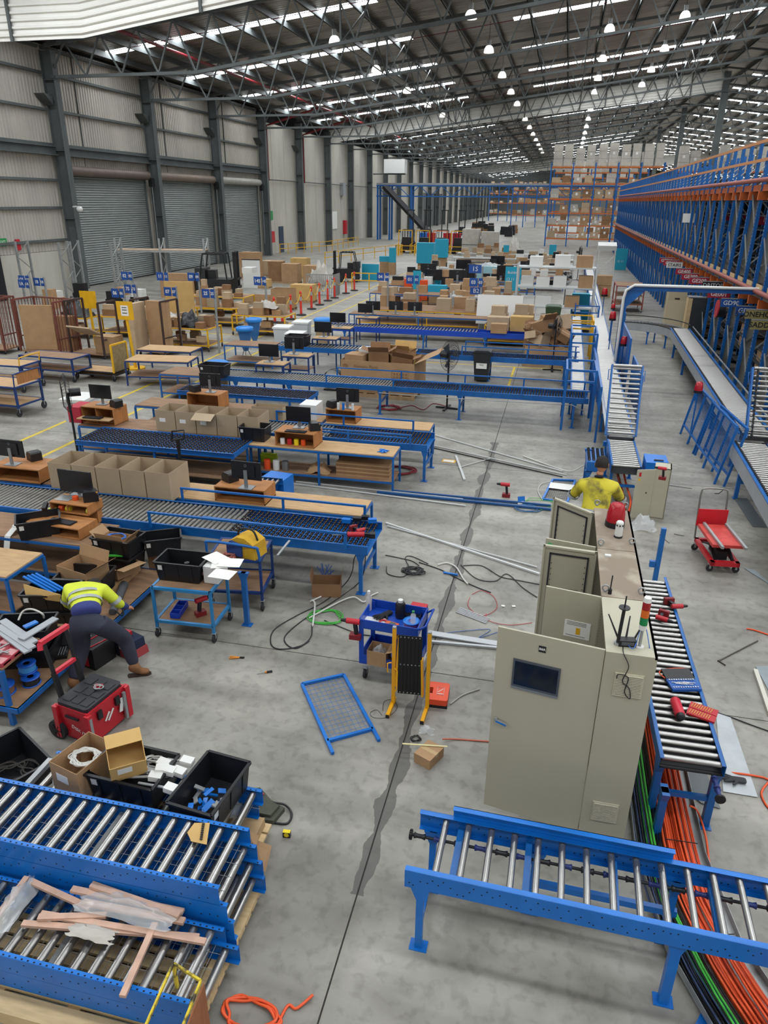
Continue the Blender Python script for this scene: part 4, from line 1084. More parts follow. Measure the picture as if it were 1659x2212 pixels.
B().box(LB-.0, -.24, .42, LB+.02, .24, .72).build('back_plate', RED, t)
B().tube(crom([(LB+.0, -.22, .18), (LB+.08, -.22, .7), (LB+.12, -.21, .98), (LB+.13, -.15, 1.04), (LB+.13, .15, 1.04), (LB+.12, .21, .98), (LB+.08, .22, .7), (LB+.0, .22, .18)], 4), .016, 8).build('handle', mat('chrome_handle', '#8b8a86', .3, .8), t)
B().tube([(LB+.12, -.12, 1.02), (LB+.08, -.05, .98), (LB+.05, .02, .99)], .008, 6).build('release_lever', BLACK, t)
for p, q, l in (((2.9, 12.22, 0.53), (2.77, 10.69, 0.53), 'grey square bar on the left side of the red lift platform'), ((3.32, 12.13, 0.53), (3.2, 10.62, 0.53), 'grey square bar overhanging the right side of the red lift platform')):
    M_ = Matrix.Translation(t.location) @ Matrix.Rotation(t.rotation_euler[2], 4, 'Z'); s_ = .15 if 'left' in l else -.2
    p = M_ @ Vector((.82, s_, .511)); q = M_ @ Vector((-.12, s_-.01, .511))
    tag(B().bar(p, q, .04, .04).build('square_bar', GALV), l, 'metal bar')
def sheet_on_floor(label, pts, m=GALV, name='metal_sheet', cat='metal sheet', t_=.004, z=.006):
    return tag(B().slab([(p[0], p[1], z) for p in pts], t_).build(name, m), label, cat)
ZINC = mat('zinc_sheet', '#8f989c', .5, .35, .12, 4)
sheet_on_floor('long dark grey metal strip with clipped corners behind the red lift trolley', [(3.79, 14.58, 0), (4.04, 14.59, 0), (4.09, 13.17, 0), (3.84, 13.13, 0)], mat('dull_steel', '#6b7072', .5, .4))
sheet_on_floor('grey metal strip at the frame edge in front of the red lift trolley', [(3.33, 11.35, 0), (3.48, 11.33, 0), (3.71, 10.58, 0), (3.66, 10.35, 0), (3.59, 10.88, 0)], ZINC)
sheet_on_floor('pale zinc sheet on the floor right of the cabinet-side conveyor', [(2.23, 7.41, 0), (2.38, 7.38, 0), (2.4, 6.13, 0), (2.08, 6.13, 0)], mat('pale_zinc', '#b4b9bb', .5, .3, .10, 5))
sheet_on_floor('dark grey sheet with clipped corner beneath the orange cable bundle', [(1.73, 6.52, 0), (1.93, 6.57, 0), (2.01, 5.88, 0), (1.84, 5.91, 0), (1.72, 6.08, 0)], mat('dull_steel', '#6b7072', .5, .4), z=.012)
sheet_on_floor('blue-grey sheet at the right frame edge', [(2.89, 8.5, 0), (3.17, 8.57, 0), (2.95, 7.68, 0)], ZINC)
tag(B().bar((2.86, 8.39, 0.02), (2.83, 7.49, 0.02), .05, .04).build('timber_batten', mat('white_batten', '#cfccc0', .7)), 'white-painted batten at the right frame edge', 'timber batten')
cable('pry_bar', 'bent steel rod on the floor right of the conveyor', [(3.05, 9.13, 0.01), (2.5, 8.56, 0.01), (2.46, 8.51, 0.01), (2.52, 8.43, 0.01)], .009, mat('dark_iron', '#5b5650', .5, .5), cat='metal rod')
cable('extension_lead', 'orange lead crossing the zinc sheet to the right frame edge', [(1.82, 5.78, 0.5), (2.06, 6.39, 0.02), (2.3, 6.42, 0.02), (2.5, 6.43, 0.012), (2.56, 6.41, 0.012), (2.69, 6.4, 0.012)], .011, ORW)
cable('extension_lead', 'orange loop of lead at the right frame edge', [(2.55, 6.37, 0.012), (2.47, 6.25, 0.012), (2.44, 6.15, 0.012), (2.47, 6, 0.012), (2.58, 5.94, 0.012)], .011, ORW)
cable('extension_lead', 'short orange-red lead end at the right frame edge', [(2.97, 9.41, 0.012), (3.07, 9.4, 0.012), (3.33, 9.27, 0.012)], .011, ORW)
cable('black_lead', 'thin black lead running right from the drill-bit case', [(2.22, 7.42, 0.01), (2.39, 7.36, 0.01), (2.57, 7.28, 0.01), (2.87, 7.16, 0.01)], .007, BLACK)
for i, (p, q) in enumerate((((2.62, 14.97, 0.01), (3.05, 14.89, 0.01)), ((2.15, 12.37, 0.01), (2.27, 12.05, 0.01)), ((2.4, 12.46, 0.01), (2.57, 12.42, 0.01)))):
    tag(B().bar(p, q, .02, .01).build('offcut', mat('offcut_grey', '#8d8c88', .6)), ('long thin offcut right of the small cabinet', 'short offcut left of the red lift trolley', 'pale offcut between the cabinets and the red lift trolley')[i], 'offcut')
def glove(label, c, rz, s=1.0, m=mat('glove_grey', '#3b3c3f', .9), z=0):
    J = [((0, 0, 0), .045, .02), ((.05, 0, 0), .042, .02), ((.09, 0, 0), .038, .018)]
    E = [(0, 1), (1, 2)]
    for k, (y, L, a) in enumerate(((-.035, .075, -.25), (-.012, .085, -.05), (.012, .08, .1), (.034, .065, .3))):
        b0 = len(J); J.append(((.105, y, 0), .013, .012)); J.append(((.105+L*.5*math.cos(a), y+L*.5*math.sin(a), .006), .012, .011)); J.append(((.105+L*math.cos(a), y+L*math.sin(a), 0), .010, .01)); E += [(2, b0), (b0, b0+1), (b0+1, b0+2)]
    b0 = len(J); J.append(((.05, .05, 0), .014, .012)); J.append(((.085, .085, 0), .012, .01)); E += [(1, b0), (b0, b0+1)]
    J.append(((-.06, 0, 0), .038, .02)); E.append((0, len(J)-1))
    o = skin_body('work_glove', J, E, m); o.location = (c[0], c[1], c[2]+.022+z); o.rotation_euler = (0, 0, rz); o.scale = (s, s, s)
    return tag(o, label, 'glove')
glove('grey knitted work glove on the pale zinc sheet', (2.27, 6.31, 0.01), PI, 1.0)

# tools on the cabinet-side conveyor (rollers at .79)
ZR = .79
o = T('socket_set', 'open blue socket set case on the conveyor rollers', 'socket set', (1.65, 6.69, 0.8), R(15))
B().box(-.15, -.09, 0, .15, .09, .03).build('tray', mat('case_blue', '#1d57a8', .45), o); b = B(); rn = random.Random(2)
for i in range(11):
    b.cyl((-.13+.025*i, .06, .03), (-.13+.025*i, .06, .045), .009, 8); b.cyl((-.13+.025*i, -.065, .03), (-.13+.025*i, -.065, .043), .008, 8)
for i in range(5): b.bar((-.12+.03*i, .025-.02*(i % 2), .035), (.0+.03*i, .03-.02*(i % 2)-.03, .035), .008, .008)
b.build('sockets', mat('chrome_tools', '#c9cbcd', .25, .9), o, 'stuff')
o2 = B().box(-.15, 0, 0, .15, .15, .02).build('lid', BLACK, o); o2.location = (0, .09, .015); o2.rotation_euler = (.12, 0, 0)
cable('case_band', '', [(-.16, .1, .03), (-.18, .2, .03), (-.1, .25, .035), (.1, .26, .035), (.15, .2, .035), (.14, .12, .03)], .006, ORW, parent=o)
o = T('insulated_bottle', 'red insulated bottle lying on the conveyor rollers', 'bottle', (1.53, 6.24, 0.845), R(95))
B().lathe([(.001,-.13),(.045,-.125),(.05,-.11),(.05,.09),(.046,.105),(.04,.11)], n=20, m=Matrix.Rotation(-PI/2, 3, 'Y')).build('body', mat('bottle_red', '#c8233a', .35), o)
B().lathe([(.041,.11),(.041,.14),(.03,.15),(.001,.15)], n=18, m=Matrix.Rotation(-PI/2, 3, 'Y')).build('cap', BLACK, o)
o = T('drill_bit_set', 'open red drill-bit case lying beside the red bottle', 'drill bit case', (1.77, 6.28, 0.8), R(-20))
for y in (-.055, .055): B().box(-.13, y-.05, 0, .13, y+.05, .02).build('case_half', REDP, o)
b = B()
for i in range(9):
    for y in (-.055, .055): b.bar((-.11+.022*i, y-.035, .024), (-.10+.022*i, y+.035, .024), .006, .004)
b.build('bits', mat('brass_bits', '#c9a04a', .35, .6), o, 'stuff')
drill('red and black impact driver lying at the far end of the cabinet-side conveyor rollers', (1.73, 8.49, 0.82), .3, rx=1.45)
drill('second red and black impact driver, against the blue side rail', (1.65, 8.14, 0.82), -.4, rx=1.45)
# cable tray running under the cabinets' conveyor to the frame corner
t = T('cable_tray', 'galvanised cable tray full of green, black and orange cables on the floor', 'cable tray', (0, 0, 0))
tr = [(1.42, 8.0), (1.45, 5.2), (1.60, 4.3), (1.95, 3.5), (2.5, 2.6)]
def off(path, k):
    out = []
    for i, p in enumerate(path):
        a = Vector(path[max(0, i-1)]); c = Vector(path[min(len(path)-1, i+1)]); d = (c-a).normalized(); out.append((p[0]-d.y*k, p[1]+d.x*k))
    return out
b = B(); L_, R_ = off(tr, -.3), off(tr, .3)
for i in range(len(tr)-1):
    b.slab([(*L_[i], .04), (*R_[i], .04), (*R_[i+1], .04), (*L_[i+1], .04)], .003)
    b.bar((*L_[i], .075), (*L_[i+1], .075), .004, .07); b.bar((*R_[i], .075), (*R_[i+1], .075), .004, .07)
b.build('tray', GALV, t)
rn = random.Random(4)
def bundle(nm, m, k0, k1, n, r, z0=.06, zs=.09):
    b = B()
    for i in range(n):
        k = -(k0+(k1-k0)*(i+.5)/n + rn.uniform(-.01, .01)); q = off(tr, k + rn.uniform(-.008, .008)); zz = z0+rn.uniform(0, zs)
        b.tube(crom([(p[0]+rn.uniform(-.012,.012), p[1], zz+rn.uniform(-.012,.012)) for p in q], 4), r, 5)
    b.build(nm, m, t)
bundle('orange_cables', ORW, -.16, .06, 20, .009, .08, .10); bundle('orange_cables', mat('deep_orange_cable', '#c9471f', .5), -.24, .02, 12, .009); bundle('black_cables', BLACK, .08, .26, 14, .008); bundle('green_cables', GRN, .10, .2, 4, .009, .13, .03); bundle('blue_cables', mat('navy_cable', '#27395e', .5), .14, .27, 10, .007)
b = B()
for f in (.3, .55, .8): 
    i = int(f*4); p = off(tr, -.05)[i+0]; q = off(tr, .24)[i]
    b.bar((*off(tr, .22)[i], .19), (*off(tr, -.05)[i], .19), .006, .006)
b.build('cable_tie', BLACK, t)
cable('extension_lead', 'single orange lead beside the cable tray, under the conveyor leg', [(1.68, 5.7, 0.15), (1.76, 5.69, 0.1), (1.8, 5.44, 0.05), (1.79, 5.1, 0.02), (1.83, 4.78, 0.02)], .01, ORW)

# ================================================================ MIDDLE FLOOR
# blue tool cart
t = T('tool_cart', 'royal blue two-tray steel service cart with tools, bottles and a wire reel on top', 'tool cart', (-1.93, 7.05, 0), R(-4))
CW, CD, CH = .72, .5, .86
for z, nm in ((.74, 'top_tray'), (.24, 'bottom_tray')):
    b = B(); b.box(0, 0, z, CW, CD, z+.006); b.box(0, 0, z, CW, .012, z+.12); b.box(0, CD-.012, z, CW, CD, z+.12); b.box(0, 0, z, .012, CD, z+.12); b.box(CW-.012, 0, z, CW, CD, z+.12); b.build(nm, CARTBLUE, t)
for x in (0, CW-.06):
    for y in (0, CD-.05): 
        b = B(); b.box(x, y-.002, .24, x+.06, y+.002, .86); b.box(x if x == 0 else CW, y, .24, x+.004 if x == 0 else CW+.004, y+.05, .86); b.build('corner_post', CARTBLUE, t)
for x, y in ((.06, .06), (CW-.06, .06), (.06, CD-.06), (CW-.06, CD-.06)): castor(t, x, y, .065)
B().tube([(CW, .05, .82), (CW+.08, .05, .88), (CW+.08, CD-.05, .88), (CW, CD-.05, .82)], .013, 8).build('push_handle', CARTBLUE, t)
tz = .747
def bottle(label, loc, r, h, m, capm, prof=None, name='bottle', cat='bottle'):
    o = T(name, label, cat, loc); B().lathe(prof or [(r*.9, 0), (r, .01), (r, h*.68), (r*.45, h*.82), (r*.45, h*.88)], n=18).build('body', m, o); B().cyl((0, 0, h*.86), (0, 0, h), r*.5, 14).build('cap', capm, o); return o
bottle('tall white metal drink bottle at the left end of the blue cart', (-1.91, 7.45, 0.75), .037, .27, mat('brushed_white', '#c9c8c5', .35, .3), WHITE)
o = bottle('black insulated jug with white lid on the blue cart', (-1.5, 7.39, 0.75), .062, .24, BLACK, WHITE, prof=[(.058, 0), (.062, .01), (.062, .18), (.052, .2)]); 
o = bottle('clear bottle with a green cap standing in the blue wire reel', (-1.3, 7.17, 0.83), .032, .16, FILM, GREEN)
reel('blue wire reel on top of the cart, lying flat', (-1.33, 7.22, 0.75), .1, .07, mat('reel_bright', '#2377cf', .4), mat('violet_wire', '#6b4a8a', .5))
tag(B().cbox((0,0,.003), (.3,.22,.004)).build('paper_sheet', PAPER), 'crumpled white sheet on the left half of the blue cart', 'paper').location = (-1.79, 7.2, 0.745)
glove('black gloves heaped in the middle of the blue cart', (-1.66, 7.4, 0.75), -2.2, 1.1, mat('glove_black', '#17181a', .9))
o = T('clamp_meter', 'red and orange clamp meter on the near edge of the blue cart', 'multimeter', (-1.61, 7.19, 0.75), R(-15)); B().box(-.02, -.035, 0, .14, .035, .03).build('body', mat('meter_orange', '#c45a28', .5), o); B().box(.03, -.022, .03, .1, .022, .033).build('display', mat('meter_grey', '#4f5a50', .4), o)
B().tube([(-.06+.045*math.cos(a), .04*math.sin(a), .015) for a in [i*PI/8 for i in range(16)]], .011, 6, True).build('jaw', REDP, o)
carton('red tool tin at the back right of the blue cart', (-1.31, 7.6, 0.75), (.2, .12, .07), -.1, REDP, tape=False, name='tool_tin', cat='tin')
carton('open black organiser tray on the blue cart', (-1.36, 7.45, 0.75), (.22, .14, .04), -.1, BLACK, tape=False, open_=True, flaps=(None,)*4, name='organiser_tray', cat='tray')
drill('red cordless drill hanging nose-up on the left side of the blue cart', (-1.995, 7.03, .60), PI, s=1.15)
carton('small open carton with bubble wrap on the bottom tray of the blue cart', (-1.70, 7.13, .25), (.24, .22, .2), -.07, CARD, open_=True, flaps=(None, 20, None, None))
film_heap('bubble_wrap', 'bubble wrap inside the small carton on the cart tray', (-1.70, 7.13, .36), (.2, .18, .12), seed=8)
t = T('tool_bag', 'navy tool bag on the bottom tray of the blue cart', 'tool bag', (-1.40, 7.2, .25), .05); B().prism([(-.13,0),(.13,0),(.12,.3),(.04,.36),(-.04,.36),(-.12,.3)], .25, Matrix.Translation((0,.12,0)) @ Matrix.Rotation(PI/2, 4, 'X')).build('body', mat('navy_fabric', '#1c3160', .9), t); B().tube([(-.1,.0,.3),(-.06,0,.42),(.06,0,.42),(.1,0,.3)], .012, 6).build('strap', YEL, t)
tangle('loose_tools', 'heap of small screwdrivers and leads on the cart bottom tray', (-1.52, 7.12, .255), .07, 3, .006, mat('tool_mix', '#6e6a3c', .6), 'tools', seed=6)
# yellow expanding barrier
t = T('expanding_barrier', 'folded yellow and black expanding barrier standing in front of the blue cart', 'barrier', (-1.415, 6.62, 0), R(-1.5))
BY = mat('barrier_yellow', '#e8a812', .4)
for x in (0, .40): 
    B().box(x-.02, .02, .05, x+.02, .06, 1.06).build('post', BY, t); B().box(x-.02, .02, 1.06, x+.02, .06, 1.075).build('post_cap', GALV, t)
    B().box(x-.02-.01, -.2, .0, x+.02-.01, .14, .05).build('foot', BY, t); B().box(x-.031, -.205, .003, x+.011, -.2, .047).build('foot_plug', BLACK, t)
for i in range(6):
    x = .085+.042*i
    B().box(x-.028, .0+.005*i, .22, x+.028, .004+.005*i, 1.0).build('lattice_bar', mat('barrier_black', '#0c0c0e', .5), t)
b = B()
for i in range(6):
    for z in (.24, .62, .98): b.cyl((.085+.042*i, -.001+.005*i, z), (.085+.042*i, -.006+.005*i, z), .008, 8)
b.build('rivets', GALV, t, 'stuff')
b = B(); b.bar((.03, .03, .3), (.06, .03, .95), .02, .05); b.bar((.34, .05, .2), (.32, .05, .7), .02, .06); b.build('end_link', BY, t)
b = B(); b.tube([(-.02, 0, .62), (-.06, -.02, .62), (-.06, -.02, .5), (-.05, -.02, .5)], .008, 6); b.tube([(.02, .0, .55), (.05, -.01, .53), (.05, -.01, .28), (.03, -.01, .24)], .008, 6); b.build('latch', BY, t)
# orange case
t = T('tool_case', 'orange moulded tool case with black base beside the yellow barrier', 'tool case', (-0.93, 6.9, 0), R(3))
B().box(-.125, -.17, 0, .125, .17, .04).build('base', BLACK, t)
b = B(); b.prism([(-.125,-.15),(-.105,-.17),(.105,-.17),(.125,-.15),(.125,.15),(.105,.17),(-.105,.17),(-.125,.15),(-.125,.06),(-.06,.06),(-.06,-.05),(-.125,-.05)], .075, Matrix.Translation((0,0,.04))); b.build('lid', mat('case_orange', '#e2512f', .5), t)
b = B(); b.tube([(.03+.04*i, .07*j, .117) for i, j in ((-1,-1),(1,-1),(1,1),(-1,1))], .003, 5, True); b.bar((.0, -.02, .117), (.06, .05, .117), .008, .003); b.bar((.0,-.05,.117),(.06,-.05,.117),.01,.003); b.build('emblem', WHITE, t)
# mesh panel on floor
t = T('mesh_guard', 'blue framed wire-mesh guard panel lying flat in the middle of the floor', 'guard panel', (0, 0, 0))
A_, B_, C_, D_ = [Vector(p) for p in ((-2.57, 6.76, 0.02), (-2.13, 7.06, 0.02), (-1.43, 6.02, 0.02), (-1.86, 5.71, 0.02))]
b = B(); b.bar(A_, D_, .035, .035); b.bar(B_, C_, .035, .035); b.bar(A_, B_, .035, .035); q = .84
b.bar(A_.lerp(D_, q), B_.lerp(C_, q), .035, .035); b.build('frame', BLUEB, t)
b = B()
for i in range(1, 14): 
    f = i/14*q; b.cyl(A_.lerp(D_, f), B_.lerp(C_, f), .0025, 5)
for i in range(1, 9): b.cyl(A_.lerp(B_, i/9), A_.lerp(D_, q).lerp(B_.lerp(C_, q), i/9), .0025, 5)
b.build('wire_mesh', mat('mesh_wire_blue', '#3d78b8', .5), t, 'stuff')
# second mesh panel by the worker
t = T('mesh_guard', 'blue mesh panel on the floor beside the worker, a printed sheet on it', 'guard panel', (0, 0, 0))
A_, B_, C_, D_ = [Vector(p) for p in ((0.25, 14.67, 0.02), (0.71, 14.73, 0.02), (0.55, 13.46, 0.02), (0.08, 13.51, 0.02))]
b = B(); b.bar(A_, D_, .04, .035); b.bar(B_, C_, .04, .035); b.bar(A_, B_, .04, .035); b.bar(D_, C_, .04, .035); b.build('frame', BLUEB, t)
b = B()
for i in range(1, 14): b.cyl(A_.lerp(D_, i/14), B_.lerp(C_, i/14), .0025, 4)
for i in range(1, 12): b.cyl(A_.lerp(B_, i/12), D_.lerp(C_, i/12), .0025, 4)
b.build('wire_mesh', BLACKM, t, 'stuff')
paper('white sheet with a red scribble on the blue mesh panel', (0.44, 14.25, 0.04), -.1, .5, .34)
# box with stick
carton('closed brown box on the floor with a folding rule across it', (-0.86, 5.89, 0), (.2, .26, .12), R(-25), CARD)
tag(B().bar((-1.15, 5.91, 0.128), (-0.68, 5.98, 0.128), .018, .006).build('folding_rule', mat('rule_cream', '#d9cf9c', .6)), 'pale folding rule lying across the brown box', 'rule')
tangle('power_adaptor', 'coiled black adaptor lead beside the brown box', (-1.05, 6.15, 0), .05, 3, .006, BLACK)
film_heap('clear_bag', 'small clear bag behind the brown box', (-0.96, 6.31, 0), (.16, .12, .08), seed=11)
cable('extension_lead', 'orange-pink lead running from the brown box to the cabinet door', [(-0.76, 6.17, 0.05), (-0.62, 6.25, 0.012), (-0.4, 6.28, 0.012), (-0.18, 6.31, 0.012)], .009, mat('salmon_lead', '#d0705a', .5))
# hand tools
t = T('cutting_pliers', 'orange-handled pliers on the floor', 'pliers', (-3.56, 7.1, 0.012), R(12))
b = B(); b.tube([(-.1, .02, 0), (-.03, .012, 0), (.03, 0, 0)], .009, 6); b.tube([(-.1, -.02, 0), (-.03, -.012, 0), (.03, 0, 0)], .009, 6); b.build('handle', mat('tool_orange', '#d98a2c', .5), t); B().bar((.03, 0, 0), (.09, 0, 0), .02, .014).build('jaws', BLACKM, t)
t = T('screwdriver', 'screwdriver with an orange and black handle on the floor', 'screwdriver', (-3.07, 6.9, 0.015), R(28))
B().cyl((-.03, 0, 0), (.06, 0, 0), .014, 10).build('handle', BLACKM, t); B().cyl((-.03, 0, 0), (-.01, 0, 0), .016, 10).build('collar', mat('tool_orange', '#d98a2c', .5), t); B().cyl((-.03, 0, 0), (-.13, 0, -.008), .004, 8).build('shaft', GALV, t)
# carton of offcuts
carton('brown open carton of cable offcuts on the floor beneath the conveyor leg', (-2.95, 8.99, 0), (.42, .3, .22), R(12), CARDDK, open_=True, flaps=(None, 78, None, 80))
b = B(); rn = random.Random(9)
cc = Vector((-3.02, 9.23, 0))
for i in range(9): b.tube([cc+Vector((rn.uniform(-.15,.15), rn.uniform(-.1,.1), .02)), cc+Vector((rn.uniform(-.17,.17), rn.uniform(-.1,.12), .3))], .006, 5)
tag(b.build('cable_offcuts', BLUW), 'blue and black cable offcuts sticking out of the brown floor carton', 'cable offcuts')
# loose cables on the floor
Z = .01
tangle('green_cable', 'tangled green cable coil left of the blue cart', (-2.75, 8.3, 0), .22, 4, .006, GRN, seed=3)
cable('black_cable', 'black cable drooping from the nearest line and looping wide on the floor', [(-2.5, 9.09, 0.7), (-2.58, 9.17, 0.5), (-2.61, 9.17, 0.3), (-2.74, 9.21, 0.05), (-2.91, 8.7, 0.01), (-3.17, 8.24, 0.01), (-3.34, 7.83, 0.01), (-3.26, 7.5, 0.01), (-3.1, 7.41, 0.01), (-2.86, 7.55, 0.01), (-2.8, 7.79, 0.01), (-2.88, 8.06, 0.01)], .008, BLACK)
cable('black_cable', 'second black cable loop inside the wide one', [(-2.36, 9.02, 0.68), (-2.43, 9.15, 0.3), (-2.58, 9.26, 0.02), (-2.78, 8.73, 0.01), (-3.02, 8.21, 0.01), (-3.14, 7.76, 0.01), (-3.07, 7.55, 0.01), (-2.9, 7.48, 0.01), (-2.79, 7.68, 0.01)], .008, BLACK)
cable('white_conduit', 'white flexible conduit bent over the green coil', [(-2.97, 8.21, 0.02), (-2.83, 8.45, 0.03), (-2.65, 8.77, 0.03), (-2.5, 8.89, 0.04), (-2.34, 8.82, 0.02), (-2.29, 9, 0.02), (-2.2, 9.14, 0.02)], .012, WHW)
cable('white_conduit', 'short straight white conduit on the green coil', [(-3.08, 8.65, 0.04), (-3, 8.56, 0.04), (-2.85, 8.01, 0.03)], .013, WHW)
cable('white_conduit', 'short white conduit stub behind the green coil', [(-3.1, 8.64, 0.02), (-2.99, 8.82, 0.02)], .013, WHW)
tangle('black_cable', 'tangled heap of black cable between the nearest line and the cabinets', (-1.82, 9.95, 0), .13, 11, .008, BLACK, seed=5, jitter=.5)
for i, (lab, pts, r, m) in enumerate((
 ('black cable running left from the black heap to the conveyor leg', [(-2.38, 10.39, 0.01), (-2.15, 10.35, 0.01), (-1.91, 10.29, 0.01), (-1.77, 10.16, 0.01)], .007, BLACK),
 ('black cable arching behind the black heap', [(-2.27, 10, 0.01), (-2.19, 9.76, 0.01), (-1.95, 9.73, 0.01), (-1.89, 9.99, 0.01), (-2.04, 10.37, 0.01), (-1.94, 10.45, 0.01), (-1.64, 10.26, 0.01)], .007, BLACK),
 ('dark cable running right from the black heap', [(-1.79, 10.27, 0.01), (-1.42, 10.11, 0.01), (-1.1, 9.88, 0.01), (-0.79, 9.68, 0.01), (-0.56, 9.57, 0.01)], .008, BLACK),
 ('thin dark cable beside the silver trunking', [(-1.08, 10.33, 0.01), (-0.79, 10.4, 0.01), (-0.47, 10.11, 0.01), (-0.25, 10.06, 0.01), (0.14, 10, 0.01)], .007, BLACK),
 ('black cable curving in front of the third cabinet door', [(-1.12, 10.35, 0.01), (-0.82, 9.95, 0.01), (-0.53, 9.94, 0.01), (-0.37, 10.22, 0.01), (-0.1, 9.83, 0.01), (0.12, 9.59, 0.01)], .007, BLACK),
 ('red wire looping left of the opened cabinet doors', [(-0.85, 9.35, 0.01), (-0.84, 9.08, 0.01), (-0.63, 8.87, 0.01), (-0.44, 9.11, 0.01), (-0.5, 9.44, 0.01), (-0.7, 9.59, 0.01), (-0.83, 9.44, 0.01)], .004, REDP),
 ('red wire trailing to the second cabinet door', [(-0.57, 8.95, 0.01), (-0.52, 8.77, 0.01), (-0.23, 8.72, 0.01), (0.08, 8.86, 0.01)], .004, REDP),
 ('blue wire trailing right from the silver trunking', [(-1.07, 8.3, 0.01), (-0.77, 8.44, 0.01), (-0.47, 8.54, 0.01), (-0.6, 8.3, 0.01), (-0.37, 8.5, 0.01)], .004, BLUW),
 ('grey-white conduit curving right of the black heap', [(-1.48, 10.24, 0.02), (-1.35, 10.34, 0.02), (-1.18, 10.23, 0.02), (-1.02, 9.88, 0.02), (-0.93, 9.73, 0.02)], .013, WHW),
 ('thin black wire in front of the yellow barrier', [(-1.51, 6.53, 0.005), (-1.53, 6.7, 0.005), (-1.43, 6.75, 0.005), (-1.36, 6.61, 0.005), (-1.44, 6.43, 0.005), (-1.58, 6.39, 0.005), (-1.64, 6.46, 0.005), (-1.58, 6.53, 0.005), (-1.5, 6.45, 0.005)], .0025, BLACK),
 ('grey conduit offcut right of the orange case', [(-0.77, 6.83, 0.01), (-0.65, 7.03, 0.01), (-0.47, 7.19, 0.01)], .010, mat('conduit_grey', '#a9a7a0', .5)),
 ('black cable lying left of the blue cart', [(-2.75, 8.22, 0.01), (-2.3, 8.04, 0.01), (-2.09, 8, 0.01), (-1.79, 8.05, 0.01)], .007, BLACK))):
    cable('loose_cable', lab, pts, r, m)
def strip(label, p, q, w=.05, h=.02, m=mat('trunking_white', '#c4c5c4', .45), name='trunking', cat='trunking', z=None):
    return tag(B().bar(p, q, w, h).build(name, m), label, cat, 'lengths of trunking and bar on the floor')
for lab, p, q, w_, h_, m_ in (
 ('thick white trunking from the nearest line to the opened cabinet doors', (-2.66, 11.63, 0.02), (0.13, 10.32, 0.02), .04, .03, None),
 ('thinner white strip beside the thick white trunking', (-2.61, 11.51, 0.02), (0.08, 10.55, 0.02), .02, .02, None),
 ('long white batten left of the worker', (-4.95, 13.09, 0.02), (-1.36, 12.8, 0.02), .03, .02, None),
 ('long white strip behind the white batten', (-4.95, 13.22, 0.02), (-1.45, 13.12, 0.02), .02, .02, None),
 ('long dark blue bar lying across the floor to the green cables', (-3.17, 13.04, 0.03), (0.25, 13, 0.03), .05, .04, 'B'),
 ('second dark blue bar beside the first', (-2.87, 13.19, 0.03), (0.24, 13.19, 0.03), .04, .04, 'B'),
 ('white strip running from the second line to the worker', (-2.68, 17.14, 0.02), (0.45, 15.24, 0.02), .03, .02, None),
 ('black strip beneath the worker-side white strip', (-2.69, 16.19, 0.02), (0.45, 14.89, 0.02), .02, .02, 'K'),
 ('pale strip beside the black strip', (-2.6, 16.32, 0.02), (0.54, 15.03, 0.02), .025, .02, None),
 ('short pale cross batten near the yellow floor tag', (-1.95, 15.68, 0.02), (-1.56, 14.2, 0.02), .05, .03, None),
 ('thin pale strip left of the yellow floor tag', (-1.79, 14.91, 0.02), (-1.16, 15.72, 0.02), .02, .01, None),
 ('wide silver cable channel behind the blue cart', (-1.28, 8.24, 0.02), (-0.31, 8.2, 0.02), .11, .02, 'S'),
 ('thin silver channel beside the wide one', (-1.25, 8.04, 0.02), (-0.3, 8.11, 0.02), .04, .03, 'S'),
 ('blue strip tip of the dark bar near the black heap', (-1.35, 10.01, 0.02), (-1.12, 9.98, 0.02), .03, .02, 'b')):
    m_ = {None: mat('trunking_white', '#c4c5c4', .45), 'B': mat('dark_blue_bar', '#1c4f86', .45), 'K': BLACKM, 'S': mat('anodised_channel', '#b9bcbf', .4, .3), 'b': BLUEB}[m_]
    strip(lab, p, q, w_, h_, m_)
for i in range(5):
    p = Vector((-0.99, 8.89, 0.01)); q = Vector((-0.54, 8.69, 0.01)); k = Vector((-0.96, 9.02, 0.01))-p
    strip('one of the thin grey strips lying side by side left of the cabinets', p+k*i*.25, q+k*i*.25, .018, .01, mat('strip_grey', '#a9aaac', .5))
tangle('green_blue_cables', 'coil of blue and green cables on the floor left of the first opened door', (-0.18, 12.97, 0), .22, 4, .007, mat('blue_green_cable', '#2c5f8e', .5), seed=12)
tangle('green_cable', 'loose green wire coil near the worker', (0.02, 13.25, 0), .3, 2, .005, GRN, seed=13)
cable('white_conduit', 'white conduit bending past the mesh panel to the conveyor', [(-0.45, 16.07, 0.02), (0.29, 15.42, 0.03), (0.63, 15.07, 0.1), (0.87, 14.94, 0.3), (1.05, 14.47, 0.5)], .014, WHW)
cable('white_cable', 'white lead looping left of the mesh panel', [(0.08, 13.46, 0.02), (-0.03, 13.94, 0.02), (0.03, 14.36, 0.02), (0.21, 14.52, 0.03)], .008, WHW)
drill('red cordless drill standing upright on the floor left of the worker', (-0.67, 13.5, 0), PI, s=1.3)
t = T('blue_gadget', 'small white device with a blue screen on the floor', 'device', (-0.33, 13.21, 0), .4); B().box(-.07, -.05, 0, .07, .05, .03).build('body', WHITE, t); B().cbox((.03, .07, .07), (.14, .015, .1), rx=-.3).build('screen', BLUEB, t)
